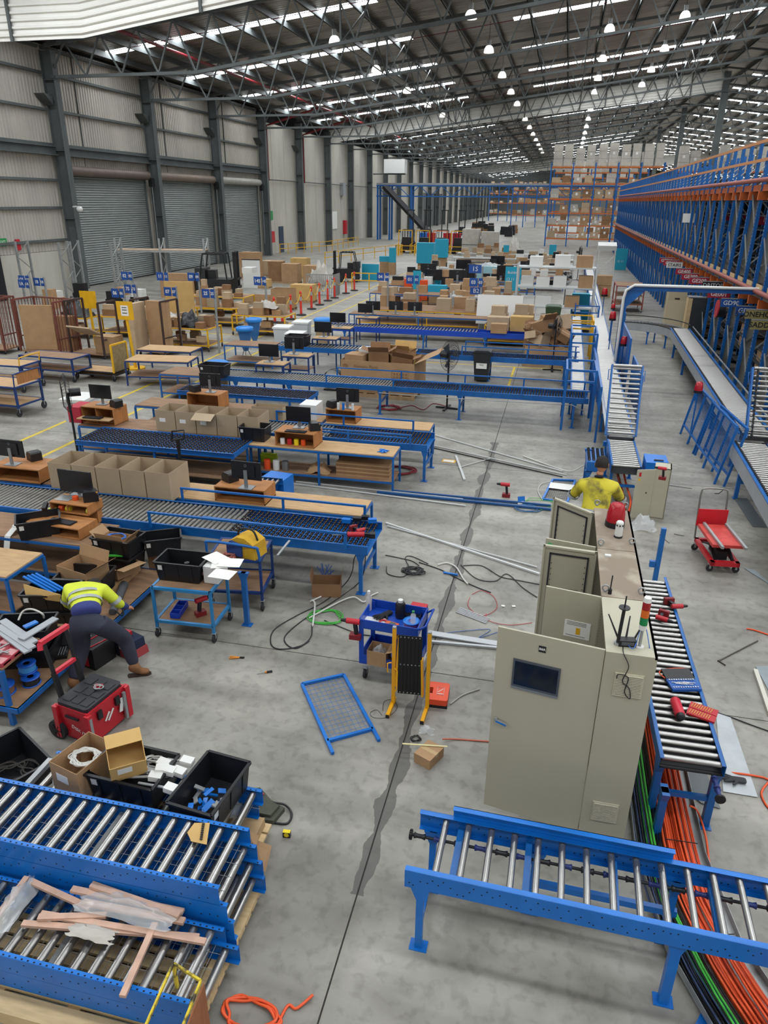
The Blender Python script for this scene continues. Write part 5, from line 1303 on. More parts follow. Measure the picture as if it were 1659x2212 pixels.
t = T('floor_tag', 'yellow-edged white floor tag left of the long joint', 'floor sign', (0, 0, 0)); B().cbox((-2.06, 15.34, 0.003), (.3, .2, .004), rz=-.05).build('border', YEL, t); B().cbox((-2.06, 15.33, 0.006), (.24, .13, .004), rz=-.05).build('panel', WHITE, t)
for i, p in enumerate(((-0.35, 9.22, 0.01), (-0.2, 9.25, 0.01), (-1.42, 6.22, 0.01), (-4.98, 5.06, 0.01), (-5.08, 5.14, 0.01))):
    if i in (2, 4): continue
    paper(('scrap of white and blue label on the floor', 'small white scrap beside the labelled one', '', 'white paper scrap on the floor behind the leftmost tub')[i], p, .3*i, .05, .04, group='paper scraps')
# olive bag and tape
t = T('canvas_bag', 'olive canvas shoulder bag lying on the floor', 'bag', (-2.28, 4.83, 0), R(-8))
b = B(); b.prism([(-.2,-.12),(-.05,-.17),(.17,-.12),(.19,.06),(.02,.10),(-.16,.20),(-.24,.14)], .05); b.prism([(-.08,-.13),(.13,-.10),(.15,.04),(-.02,.06)], .035, Matrix.Translation((0,0,.05))); b.build('body', mat('olive_canvas', '#4b4d40', .9, 0, .15, 8), t)
B().bar((-.18, .09, .055), (.06, -.12, .058), .05, .006).build('strap', BLACK, t)
cable('strap', '', [(.05, .06, .06), (.17, .10, .04), (.27, .05, .015), (.29, -.06, .01), (.2, -.1, .01), (.06, -.12, .03)], .011, BLACK, parent=t)
B().tube([(-.1+.025*math.cos(a), .12+.018*math.sin(a), .058) for a in [i*PI/5 for i in range(8)]], .006, 6).build('red_clip', REDP, t)
t = T('tape_measure', 'yellow and black tape measure at the end of the bag strap', 'tape measure', (-1.96, 4.59, 0), .1); B().box(-.035, -.02, 0, .035, .02, .06).build('case', BLACK, t); B().cyl((0, -.021, .034), (0, .021, .034), .024, 16).build('badge_disc', mat('tape_yellow', '#ead21c', .4), t); B().box(-.034,-.019,.06,.034,.019,.064).build('yellow_top', mat('tape_yellow', '#ead21c', .4), t)
# orange extension coil at the frame bottom
tangle('extension_lead', 'coiled orange extension lead at the bottom edge of the frame', (-1.66, 3.02, 0), .2, 4, .011, ORW, seed=9, ell=.55, tail=[(-1.42, 3.14, 0.012), (-1.35, 3.14, 0.012), (-1.26, 3.25, 0.03)])
for i, (lab, pts) in enumerate((('torn brown card leaning at the end of the rear stack', [(-2.14, 4.28, 0.25), (-1.98, 4.29, 0.2), (-1.97, 4.1, 0.1), (-2.08, 4.12, 0.12)]), ('small torn card under the rear stack end', [(-2.19, 4.31, 0.3), (-2.09, 4.28, 0.3), (-2.06, 4.13, 0.28)]))):
    tag(B().slab(pts, .005).build('torn_card', CARD), lab, 'cardboard')
# things on the stacks
o = tag(B().slab([(-2.42, 3.83, 0.832), (-2.3, 3.86, 0.832), (-2.23, 3.66, 0.832), (-2.36, 3.66, 0.832), (-2.43, 3.73, 0.832)], .004).build('torn_card', CARD3), 'torn card with a black chain on the top roller section', 'cardboard')
b = B(); p = Vector((-2.34, 3.83, 0.845)); q = Vector((-2.29, 3.69, 0.845))
for i in range(8): c = p.lerp(q, i/7); b.cbox(c, (.022, .01, .006)); b.cbox(c, (.008, .016, .004))
tag(b.build('roller_chain', BLACKM), 'short black roller chain on the torn card', 'chain')
PINK = mat('pinkish_timber', '#c8a48f', .7, 0, .14, 8)
ZS = .50
for i, (lab, p, q, w_, z_) in enumerate((
 ('long pink timber strip lying crossways on the front stack', (-3.38, 2.95, 0.5), (-2.08, 3.16, 0.5), .045, .515),
 ('pink timber strip below the long one', (-3.29, 3.04, 0.5), (-2.01, 3.13, 0.5), .045, .53),
 ('pink timber strip standing out to the left over the rollers', (-3.53, 3.25, 0.5), (-2.96, 3.16, 0.5), .045, .55),
 ('wrapped timber strip at the top of the bundle', (-3.03, 3.3, 0.55), (-2.26, 3.23, 0.55), .05, .60),
 ('second wrapped timber strip in the bundle', (-3.17, 3.25, 0.55), (-2.26, 3.28, 0.55), .05, .57),
 ('third wrapped timber strip in the bundle', (-3.03, 3.18, 0.55), (-2.22, 3.22, 0.55), .05, .56),
 ('short pink strip under the wrapped bundle', (-3.28, 3, 0.5), (-2.81, 3.14, 0.5), .045, .545),
 ('pink timber strip pointing towards the camera', (-2.43, 3.17, 0.5), (-2.37, 2.64, 0.5), .045, .53),
 ('pink timber strip at the left end of the front stack', (-3.6, 3.29, 0.5), (-3.59, 2.95, 0.5), .045, .53))):
    p = Vector(p); q = Vector(q); p.z = z_; q.z = z_ - (.01 if i != 7 else 0)
    tag(B().bar(p, q, w_, .025).build('timber_strip', PINK), lab, 'timber strip')
film_heap('plastic_wrap', 'crumpled clear wrap round the timber bundle on the front stack', (-2.69, 3.2, 0.56), (.75, .2, .10), seed=21, m=FILM)
film_heap('plastic_wrap', 'clear wrap trailing at the left end of the front stack', (-3.54, 3.08, 0.5), (.18, .45, .12), seed=22, m=FILM)
film_heap('bubble_wrap', 'pale bubble wrap below the timber bundle', (-2.84, 3, 0.52), (.35, .12, .05), seed=23, m=FILMW)
film_heap('plastic_wrap', 'clear wrap and blue bags beside the open black tub', (-2.42, 4.53, 0.3), (.14, .3, .2), seed=24)
# yellow-edged box frame at the bottom edge
t = T('framed_bin', 'yellow-edged plywood-sided bin frame at the bottom edge of the photo', 'bin', (0, 0, 0))
a1, a2, a3, a4 = (-2.06, 2.80, .74), (-1.83, 2.735, .74), (-1.80, 2.30, .74), (-2.03, 2.36, .74)
YW = mat('chipped_yellow', '#d3bb2a', .5, 0, .1, 14, dirt='#3c3521')
b = B(); b.bar(a1, a2, .014, .022); b.bar(a2, a3, .014, .022); b.bar(a4, a1, .014, .022); b.bar(a3, a4, .014, .022); b.build('rim', YW, t)
B().slab([(a2[0]+.012, a2[1], .72), (a3[0]+.012, a3[1], .72), (a3[0]+.012, a3[1], .0), (a2[0]+.012, a2[1], .0)], .012).build('side_board', mat('red_plywood', '#8f5a38', .6, 0, .2, 4, stretch=(1, 6, 1)), t)
b = B(); b.box(a1[0]-.01, a1[1]-.01, .5, a1[0]+.01, a1[1]+.01, .73); b.build('post', YW, t)

# ================================================================ LEFT FOREGROUND
# low timber-decked trolley bench carrying the stacked tubs
t = T('low_bench', 'long blue-framed low bench with timber deck running away on the left', 'bench', (0, 0, 0))
B().box(-6.5, 5.3, .235, -5.33, 8.6, .255).build('deck', PLYDK, t)
b = B(); b.bar((-5.33, 5.3, .225), (-5.33, 8.6, .225), .03, .06); b.bar((-6.5, 5.3, .225), (-5.33, 5.3, .225), .03, .06); b.bar((-6.5, 8.6, .225), (-5.33, 8.6, .225), .03, .06); b.build('edge_rail', BLUE, t)
for x, y in ((-5.46, 5.33), (-6.45, 5.33), (-6.45, 8.55), (-5.36, 8.55)): B().box(x-.025, y-.025, 0, x+.025, y+.025, .72 if y < 6 else .24).build('leg', BLUE, t)
B().box(-6.5, 5.33, .72, -5.44, 5.95, .74).build('upper_board', PLYDK, t)
t = T('loose_board', 'thick plank with two taped paper labels lying on the low bench', 'plank', (0, 0, 0))
B().box(-6.2, 6.5, .256, -5.72, 8.45, .36).build('plank', PLY, t)
for p in ((-5.83, 7.76, 0.36), (-5.81, 8.16, 0.36)): B().cbox((p[0], p[1], .3615), (.16, .1, .002), .2).build('taped_label', PAPER, t)
t = T('soft_case', 'grey soft tripod case with strap on the low bench deck', 'case', (0, 0, 0)); p = Vector((-5.42, 7.29, 0.3)); q = Vector((-5.69, 8.01, 0.3))
B().cyl(p, q, .05, 12, .06).build('body', mat('case_grey', '#55565a', .9), t); cable('strap', '', [p+Vector((.05,0,.03)), p+Vector((.14,.02,-.03)), q+Vector((.06,-.2,-.03)), q+Vector((.03,-.1,.04))], .012, BLACK, parent=t)
# tubs stacked two high
G = 'black tubs on the low bench'
def tubpair(lab1, lab2, c, rz, h=.26, z0=.257, w=.66, d=.44, g=G):
    tote(lab2, (c[0], c[1], z0), rz, w, d, h, g); return tote(lab1, (c[0], c[1], z0+h+.002), rz, w, d, h, g)
tubpair('upper black tub heaped with grey duct covers beside the bending worker', 'black tub underneath the one heaped with duct covers', (-5.79, 6.14, 0.78), R(18))
tubpair('upper black tub with blue strips and a cardboard flap sticking out', 'black tub underneath the one with blue strips', (-6.02, 6.95), R(12))
tote('black tub under the large open brown carton', (-6.0, 7.62, .362), R(8), .7, .46, .3, G)
carton('large open brown carton sitting in a black tub, flaps raised', (-6.05, 7.66, .50), (.56, .40, .26), R(-14), CARD, open_=True, flaps=(None, 35, 72, None))
carton('open flattened brown carton behind the large open one', (-5.85, 8.2, .40), (.45, .38, .16), R(-25), CARD, open_=True, flaps=(5, 10, None, 60))
for i, (p, q) in enumerate((((-5.99, 5.97, 0.81), (-5.32, 5.68, 0.8)), ((-6.02, 6.07, 0.82), (-5.37, 5.78, 0.8)), ((-5.92, 5.9, 0.8), (-5.33, 5.62, 0.79)))):
    tag(B().bar(p, q, .09, .02).build('duct_cover', mat('duct_cover_grey', '#9fa3a8', .5)), ('topmost', 'rear', 'front')[i]+' grey slotted duct cover on the heaped tub', 'duct cover', 'grey duct covers')
tag(B().bar((-5.53, 5.77, 0.83), (-5.42, 6.24, 0.84), .1, .015).build('duct_cover', mat('duct_cover_grey', '#9fa3a8', .5)), 'grey duct cover lying across the others with a red mark', 'duct cover', 'grey duct covers')
tag(B().bar((-5.62, 5.95, 0.86), (-5.56, 6.09, 0.86), .07, .02).build('blue_strip', BLUEB), 'short blue strip in the heaped tub', 'strip')
for i in range(4): tag(B().bar((-6.45, 7, 0.86), (-6, 6.93, 0.72), .03, .02).build('blue_strip', BLUEB), 'one of the long blue strips fanned out of the black tub', 'strip', 'blue strips').location = (.04*i, .03*i, .004*i)
tag(B().slab([(-6.31, 6.82, 0.86), (-5.71, 6.73, 0.84), (-5.76, 6.75, 0.72), (-6.25, 6.75, 0.72)], .006).build('cardboard_flap', CARD3), 'yellowish cardboard piece standing in the tub with blue strips', 'cardboard')
cable('white_conduit', 'white conduit arching out of the heaped tub', [(-5.89, 6.17, 0.78), (-5.87, 6.25, 0.86), (-5.75, 6.26, 0.9), (-5.62, 6.26, 0.86), (-5.63, 6.29, 0.78)], .012, WHW)
# red case lid on the near corner
t = T('tool_case_tray', 'open red case tray with sockets on the near corner of the low bench', 'tool case', (-5.72, 5.6, .742), R(0))
b = B(); shell(b, .54, .5, .05, .01); b.build('tray', mat('tray_red', '#b23a4a', .45), t); b = B(); rn = random.Random(1)
for i in range(9): x, y = -.2+.2*(i % 3), -.17+.17*(i//3); b.box(x-.07, y-.055, .01, x+.07, y+.055, .03)
b.build('insert', mat('tray_pink', '#c98a8c', .5), t); 
b = B()
for i in range(10): b.cyl((rn.uniform(-.22,.22), rn.uniform(-.2,.2), .03), (rn.uniform(-.22,.22), rn.uniform(-.2,.2), .045), .01, 6)
b.build('bits', GALV, t, 'stuff'); B().cyl((.03, -.1, .03), (.03, -.1, .07), .04, 14).build('yellow_tape', mat('tape_yellow', '#ead21c', .4), t)
t = T('socket_case', 'open black socket case on the low bench between the red tray and the worker', 'tool case', (-5.63, 6.28, 0.257), R(28))
B().box(-.2, -.13, 0, .2, .13, .04).build('tray', BLACK, t); B().slab([(-.2, .13, .04), (.2, .13, .04), (.2, .22, .26), (-.2, .22, .26)], .02).build('lid', BLACK, t)
b = B()
for i in range(12): b.bar((-.17+.03*i, -.1, .045), (-.16+.03*i, .08, .045), .008, .006)
b.build('sockets', GALV, t, 'stuff'); B().bar((-.2, -.14, .03), (-.2, .13, .03), .01, .02).build('latch_edge', REDP, t)
reel('upper blue cable reel wound with light blue cable on the low bench deck', (-5.58, 5.82, 0.36), .105, .1, None, mat('light_blue_cable', '#3b8fd0', .5))
reel('black cable reel beneath the light blue one', (-5.49, 5.74, 0.257), .105, .09, None, BLACK)
reel('leftmost reel, blue flanges wound with brown cable', (-5.67, 5.52, 0.257), .12, .1, None, mat('brown_cable', '#7a5a48', .5))
# left plywood table
t = bench('plywood table at the left frame edge, in front of the long bench', (-8.2, 7.02, 0), 1.45, .74, .8, 0, PLY, BLUE, .25)
t = bench('long packing bench with the box-shelf, behind the plywood table', (-9.8, 8.2, 0), 3.5, .78, .74, 0, PLYDK, BLUE, .2)
tote('black tub with red scissors and tape standing on the long bench', (-7.28, 8.42, 0.742), R(38), .62, .42, .28, 'black tubs on the long bench')
tag(B().cbox((-7.42, 8.74, 0.95), (.2, .05, .02), .6).build('scissors', REDP), 'red scissors inside the tub on the long bench', 'scissors')
tag(B().cbox((-7.34, 8.85, 0.97), (.12, .05, .02), .9).build('yellow_tag', mat('hi_vis_yellow', '#d9e02a', .5)), 'yellow tag inside the tub on the long bench', 'tag')
hutch('two-bay timber shelf box holding orange tape, near-left monitor station', (-6.98, 9.0-.05, .95), R(-2), .68, .36, .16, PLYOR)
hutch('open timber box with the keyboard on top', (-7.0, 8.58, .742), R(-4), .95, .42, .18, PLYOR, mid=False)
t = T('shelf_support', 'timber upright block carrying the two-bay shelf box', 'timber block', (-6.98, 8.97, .742)); B().box(-.33, -.0, 0, .33, .12, .205).build('block', PLYOR, t)
keyboard('black keyboard on the near-left timber box', (-6.95, 8.52, .923), R(-6))
printer('black label printer on the two-bay shelf box', (-6.74, 9.0, 1.112), R(35))
t = T('barcode_scanner', 'black hand scanner on a round stand, left of the keyboard', 'scanner', (-7.33, 8.68, .923)); B().cyl((0,0,0),(0,0,.03),.07,18).build('base', BLACK, t); B().cyl((0,0,.03),(0,.02,.12),.015,8).build('neck', BLACK, t); B().cbox((0, 0, .15), (.06, .14, .06), .3, .4).build('head', BLACK, t)
for i, (x, c, l) in enumerate(((-7.2, 'orange', 'orange tape roll in the left bay of the shelf box'), (-7.08, 'tape_yellow2', 'yellow roll in the shelf box'), (-6.72, 'lime', 'lime tape roll in the right bay of the shelf box'))):
    o = B().cyl((x, 8.84, 1.0), (x+.07, 8.84, 1.0), .045, 14).build('tape_roll', mat(c, {'orange': '#e0501e', 'tape_yellow2': '#cfc02a', 'lime': '#c6d25a'}[c], .5)); tag(o, l, 'tape roll', 'rolls of tape')
o = B().cyl((-6.98, 8.95, 1.112), (-6.98, 8.95, 1.17), .045, 14).build('tape_roll', mat('orange', '#e0501e', .5)); tag(o, 'orange tape roll on top of the shelf box beside the printer', 'tape roll', 'rolls of tape')
o = B().box(-7.3, 8.86, 1.112, -7.05, 9.08, 1.116).build('metal_plate', GALV); tag(o, 'thin grey plate on top of the shelf box', 'metal plate')
monitor('large monitor above the nearest line, its dark screen facing the camera', (-7.06, 9.12, 1.112), R(-3), .6, .36, .05)
# stacked tubs on the bench end
tote('lower black tub at the end of the long bench', (-5.95, 8.35, .362), R(-4), .66, .44, .26, G); 
tote('upper black tub at the bench end, holding a carton of coiled blue cable', (-5.93, 8.38, .63), R(-4), .66, .44, .26, G)
tote('black tub with white and blue packets behind the cable tub', (-5.45, 8.82-.05, .5), R(30), .55, .38, .27, G)
t = T('timber_block', 'timber packing under the tub with packets', 'timber block', (-5.45, 8.77, .0)); B().box(-.2, -.15, 0, .2, .15, .498).build('block', PLYDK, t)
carton('open carton inside the upper bench-end tub', (-5.95, 8.36, .70), (.46, .3, .16), R(-4), CARD, open_=True, flaps=(70, 50, None, 45))
tangle('blue_cable', 'coil of blue network cable in the carton on the bench-end tub', (-5.95, 8.36, .85), .14, 7, .006, BLUW, seed=31, jitter=.15)
tag(B().bar((-6.03, 8.13, 0.66), (-5.69, 8.22, 0.66), .04, .02).build('green_cable', GRN), 'green cable bundle between the two bench-end tubs', 'cable')
# thermal label roll hanging over the bench
t = T('label_roll', 'white label roll with its strip hanging over the bench edge', 'label roll', (-7.66, 8.4, 0.8)); B().cyl((-.05, 0, .0), (.05, 0, .0), .055, 16).build('roll', WHITE, t); B().slab([(-.05, -.05, .02), (.05, -.05, .02), (.03, -.2, -.05), (-.07, -.2, -.05)], .003).build('strip', PAPER, t); B().slab([(-.07, -.2, -.05), (.03, -.2, -.05), (.0, -.24, -.25), (-.1, -.24, -.25)], .003).build('strip', PAPER, t)
# ---------------- trolley with tub and papers
t = shelf_trolley('blue two-deck trolley carrying a black tub, nearest trolley to the camera', (-4.80, 7.33, 0), R(3), .80, .56, .76, mat('light_blue_frame', '#2c7fb8', .4), PLYDK, .24)
tote('black tub with a torch and a pink pack on the nearest trolley', (-4.52, 7.70, .762), R(2), .66, .42, .27)
t = T('torch', 'white torch standing inside the trolley tub', 'torch', (-4.46, 7.68, .775)); B().cyl((0,0,0),(0,0,.16),.025,12).build('body', WHITE, t); B().cyl((0,0,.16),(0,0,.2),.035,12).build('head', BLACK, t)
tag(B().cbox((-4.27, 7.66, .86), (.1, .07, .04), .1).build('battery_pack', mat('pink_pack', '#d9a5a0', .5)), 'pink battery pack inside the trolley tub', 'battery pack')
for i, (p, a) in enumerate((((-3.93, 7.67, 1.03), .35), ((-4.09, 7.79, 1.035), -.5), ((-3.82, 7.41, 1.025), -.05), ((-3.84, 7.7, 1.04), .15))):
    paper(('stapled sheet with printing over the tub edge', 'loose sheet at the left of the tub papers', 'lowest sheet hanging over the tub edge', 'rightmost sheet over the tub edge')[i], p, a, .3, .24, group='papers on the trolley tub')
o = T('clip_folder', 'black clip folder under the papers on the trolley', 'folder', (-4.08, 7.72, .762)); B().box(-.1, -.14, 0, .1, .16, .24).build('folder', WHITE, o)
t = T('parts_bin', 'blue divided parts bin on the lower deck of the nearest trolley', 'parts bin', (-4.59, 7.57, 0.26), R(8)); b = B(); shell(b, .13, .34, .08, .005); b.box(-.06, -.06, 0, .06, -.055, .07); b.box(-.06, .06, 0, .06, .065, .07); b.build('body', mat('bin_blue', '#1c3fb0', .4), t)
drill('red cordless drill standing on the lower deck of the nearest trolley', (-4.26, 7.59, 0.26), .9, s=1.15)
# second trolley, tool bag
t = shelf_trolley('blue trolley with tube handle and a yellow and navy tool bag on top', (-4.42, 8.18, 0), R(8), .74, .66, .80, NAVY, PLYDK, .26, handle=False, cr=.07)
b = B(); b.tube(crom([(0, .0, .78), (0, .0, 1.0), (.05, .0, 1.06), (.65, .0, 1.0), (.72, 0, .95), (.74, 0, .78)], 4), .02, 8); b.build('handle', BLUE, t)
t = T('tool_bag', 'yellow and navy canvas tool bag on the second trolley', 'tool bag', (-3.93, 8.45, 0.8), R(-12))
b = B(); b.prism([(-.22,0),(.22,0),(.20,.22),(.06,.30),(-.06,.30),(-.20,.22)], .3, Matrix.Translation((0,.15,0)) @ Matrix.Rotation(PI/2, 4, 'X')); b.build('body', mat('bag_yellow', '#c99c22', .8, 0, .15, 6), t)
B().prism([(-.23,.02),(.02,.02),(.02,.2),(-.16,.24),(-.23,.18)], .05, Matrix.Translation((0,-.13,0)) @ Matrix.Rotation(PI/2, 4, 'X')).build('pocket', mat('bag_navy', '#2a4482', .9), t); B().tube(crom([(-.15,0,.26),(-.1,0,.36),(.1,0,.38),(.18,0,.24)],4), .015, 6).build('strap', BLACK, t)
tangle('hand_tools', 'heap of red-handled hand tools left of the yellow tool bag', (-4.15, 8.23, 0.81), .1, 4, .012, mat('tool_red_mix', '#a05a50', .5), 'tools', seed=14, jitter=.6)
tag(B().bar((-3.48, 8.43, 0.83), (-3.43, 8.79, 0.9), .03, .015).build('steel_bar', GALV), 'pale steel bar sticking out from the second trolley', 'metal bar')
t = T('support_post', 'loose blue conveyor leg standing between the two trolleys', 'support leg', (-3.75, 7.87, 0)); leg(t, 0, 0, .82, BLUE, .065)
# ---------------- wheeled tool box
t = T('rolling_tool_box', 'red wheeled tool box with a black lid and a telescopic handle', 'tool box', (-4.53, 5.50, 0), R(-10))
PR = mat('box_red', '#bd1f2d', .4)
BL_, BD_ = .44, .56   # x, y
b = B(); shell(b, BL_*.9, BD_*.9, .42, .02, BL_, BD_, True, (0, 0, .03)); b.box(-.2, -.26, .38, .2, .26, .43); b.build('body', PR, t)
b = B()
for x, y in ((-.22, -.28), (.22, -.28), (-.22, .28), (.22, .28)): b.box(x-.03, y-.03, .04, x+.03, y+.03, .44)
b.build('corner_post', PR, t)
for x, y in ((.235, -.25), (.235, .25)): B().box(x-.005, y-.045, .05, x+.02, y-.01, .40).build('grey_edge_strip', GALV, t)
lid = B().prism([(-.19,-.27),(.17,-.27),(.2,-.24),(.2,.24),(.17,.27),(-.19,.27),(-.22,.24),(-.22,-.24)], .05, Matrix.Translation((0,0,.44))).build('lid', mat('lid_black', '#232428', .55), t)
b = B()
for i in range(3):
    for j in range(3): b.box(-.17+.12*i, -.22+.155*j, .49, -.17+.12*i+.095, -.22+.155*j+.115, .497)
b.build('lid_ribs', mat('lid_black', '#232428', .55), lid)
B().cbox((.02, .10, .5), (.09, .07, .006), .3).build('lid_badge', REDP, lid)
b = B(); b.bar((-.0, .085, .506), (.03, .115, .506), .008, .002); b.bar((.02, .09, .506), (.05, .12, .506), .008, .002); b.build('badge_swoosh', WHITE, lid)
for y in (-.13, .13): 
    b = B(); b.box(.22, y-.03, .30, .245, y+.03, .40); b.build('latch', BLACK, t)
b = B(); b.bar((.232, -.07, .22), (.232, .0, .30), .006, .02); b.bar((.232, -.03, .2), (.232, .06, .30), .006, .02); b.bar((.232, .16, .18), (.232, .2, .34), .006, .05); b.build('side_lettering', WHITE, t)
B().box(-.1, -.293, .33, .08, -.275, .355).build('carry_handle', BLACK, t)
text('DISK IT', .06, WHITE, t, (.06, -.287, .2), (PI/2, .35, 0), 'sticker_lettering', .001)
for x in (-.25,): 
    for y in (-.27, .27): 
        b = B(); b.cyl((x+.0, y-.035, .115), (x+.0, y+.035, .115), .115, 24); w_ = b.build('wheel', RUBBER, t)
        b = B()
        for k in range(6): b.bar((x, y-.038, .115), (x+.075*math.cos(k*PI/3), y-.038, .115+.075*math.sin(k*PI/3)), .015, .006)
        b.cyl((x, y-.045, .115), (x, y+.045, .115), .02, 10); b.build('wheel_hub', BLACKM, w_)
for y in (-.15, .15):
    B().bar((-.25, y, .35), (-.31, y, .74), .05, .04).build('handle_tube', BLACKM, t); B().bar((-.31, y, .74), (-.37, y, 1.1), .035, .03).build('handle_tube', BLACK, t)
b = B(); b.bar((-.375, -.19, 1.12), (-.375, .19, 1.12), .05, .045); b.bar((-.375, -.19, 1.12), (-.36, -.21, 1.05), .05, .04); b.build('grip', mat('grip_red', '#c8293c', .45), t)
B().bar((-.305, -.14, .74), (-.305, .14, .74), .04, .04).build('cross_grip', mat('grip_red', '#c8293c', .45), t)
tangle('keys', 'bunch of keys on the lid of the red tool box', (-4.47, 5.56, .5), .04, 3, .005, GALV, 'keys', seed=15, jitter=.6)
t = T('tool_box', 'black and red lidded tool box on the floor between the legs of the bending worker', 'tool box', (-5.31, 6.64, 0), R(-14)); B().box(-.2, -.17, .0, .2, .17, .27).build('body', BLACK, t); B().box(-.21, -.18, .27, .21, .18, .31).build('lid', mat('lid_black', '#232428', .55), t); B().box(-.15, -.176, .03, .1, -.171, .22).build('red_panel', PR, t)
b = B(); b.box(-.1, -.12, .31, -.04, .05, .317); b.build('grey_insert', GALV, t); b = B(); b.bar((.0, -.1, .315), (.02, .12, .315), .012, .01); b.bar((.14, -.16, .315), (.19, .14, .315), .012, .01); b.build('red_stripe', PR, t)
t = T('tool_bag', 'open navy and red tool bag with hand tools on the floor beside the boot', 'tool bag', (-4.96, 6.9, 0), R(-20)); b = B(); b.prism([(-.16,0),(.16,0),(.14,.22),(-.14,.22)], .26, Matrix.Translation((0,.13,0)) @ Matrix.Rotation(PI/2, 4, 'X')); b.build('body', mat('bag_navy2', '#1d2640', .9), t)
B().prism([(-.02,0),(.19,0),(.17,.1),(-.02,.1)], .28, Matrix.Translation((0,.14,0)) @ Matrix.Rotation(PI/2, 4, 'X')).build('red_base', mat('bag_red', '#9c3a3c', .8), t); B().cbox((-.08, .0, .26), (.18, .1, .06), .2).build('red_tool', REDP, t)
B().box(-.02, -.142, .12, .03, -.136, .17).build('reflective_patch', WHITE, t); B().box(.07, -.142, .12, .12, -.136, .17).build('reflective_patch', WHITE, t)
# ---------------- tubs and cartons on the rear-left stack
o = tote('black tub in the middle of the rear stack, filled with white conduits and plugs', (-3.25, 4.30, .565), R(-3), .68, .46, .27, 'black tubs on the stacked sections')
o = tote('black tub at the right end of the rear stack, holding small blue brackets', (-2.50, 4.27, .565), R(84), .66, .44, .27, 'black tubs on the stacked sections')
tote('black tub on the floor at the left frame edge with cables inside', (-4.86, 4.62, 0), R(-28), .75, .5, .3, 'black tubs on the stacked sections')
carton('tall open brown carton full of white cable on the rear stack', (-3.72, 4.28, .565), (.34, .44, .32), R(-14), CARD, open_=True, flaps=(None,)*4, sticker=.14)
tangle('white_cable', 'coil of white cable in the tall open carton', (-3.72, 4.3, .80), .12, 12, .006, WHW, seed=33, jitter=.3)
carton('light brown carton with a cut-open side, tilted on the middle tub', (-3.30, 4.30, .86), (.30, .34, .2), R(38), CARD3, open_=True, flaps=(None, None, 178, None), rx=.3, sticker=.12)
rn = random.Random(8)
for i in range(7):
    a = rn.uniform(-.2, .3); c = Vector((-3.05+rn.uniform(-.12,.1), 4.15+.05*i, .79+rn.uniform(0,.05))); d = Vector((math.cos(a), math.sin(a), .12))
    t = T('plug_lead', 'white plug with grey lead sticking out of the middle tub', 'plug', c, 0, 'white plugs in the middle tub')
    B().cyl(d*-.16, d*.12, .012, 8).build('sleeve', mat('sleeve_grey', '#a3a5a6', .5), t); B().cbox(d*.17, (.11, .08, .05), a, 0, .1).build('plug_block', WHITE, t)
tangle('white_cable', 'white cables heaped at the right end of the middle tub', (-3.05, 4.4, .76), .13, 7, .006, WHW, seed=35, jitter=.5)
for i in range(22):
    o = B().cbox((0, 0, 0), (rn.uniform(.07,.13), rn.uniform(.03,.05), .01)).build('bracket', BLUEB if i % 4 else GALV); o.location = (-2.5+rn.uniform(-.13,.13), 4.18+rn.uniform(-.22,.2), .60+.008*i); o.rotation_euler = (rn.uniform(-.5,.5), rn.uniform(-.5,.5), rn.uniform(0,3))
    tag(o, 'small steel bracket among those heaped in the right-hand tub', 'bracket', 'brackets in the right-hand tub')
tangle('black_cable', 'dark cables in the leftmost floor tub', (-4.9, 4.6, .05), .2, 6, .01, mat('dark_cable', '#2a2622', .6), seed=36, jitter=.5)

# ================================================================ THE TWO WORKERS
YSH = mat('hi_vis_yellow_cloth', '#cfdb3a', .8, 0, .06, 6); YSH2 = mat('dirty_yellow_cloth', '#c9bb33', .85, 0, .18, 5, dirt='#6d6430')
NVY = mat('navy_work_cloth', '#343c78', .85, 0, .1, 5); PANT = mat('charcoal_trousers', '#2f3140', .9, 0, .15, 8); SKIN = mat('skin', '#b98062', .55); HAIR = mat('dark_hair', '#1c1512', .8, 0, .3, 30)
REFL = mat('reflective_tape', '#a9adad', .4, .2); BOOT = mat('tan_boot', '#7c5535', .8, 0, .2, 9); SOLE = mat('boot_sole', '#3a2c22', .9)
def band(o_parent, c, axis, r1, r2, w, m=REFL, up=(0, 0, 1), arc=(0, 2*PI), name='reflective_band'):
    """elliptical cloth band round an axis"""
    ax = Vector(axis).normalized(); u = Vector(up); s = ax.cross(u).normalized(); v = s.cross(ax).normalized(); n = 22; vs = []
    for k in range(n+1):
        a = arc[0]+(arc[1]-arc[0])*k/n; p = Vector(c)+s*math.cos(a)*r1+v*math.sin(a)*r2
        vs += [p-ax*w/2, p+ax*w/2]
    b = B(); b.add(vs, [(2*i, 2*i+2, 2*i+3, 2*i+1) for i in range(n)], True); return b.build(name, m, o_parent)
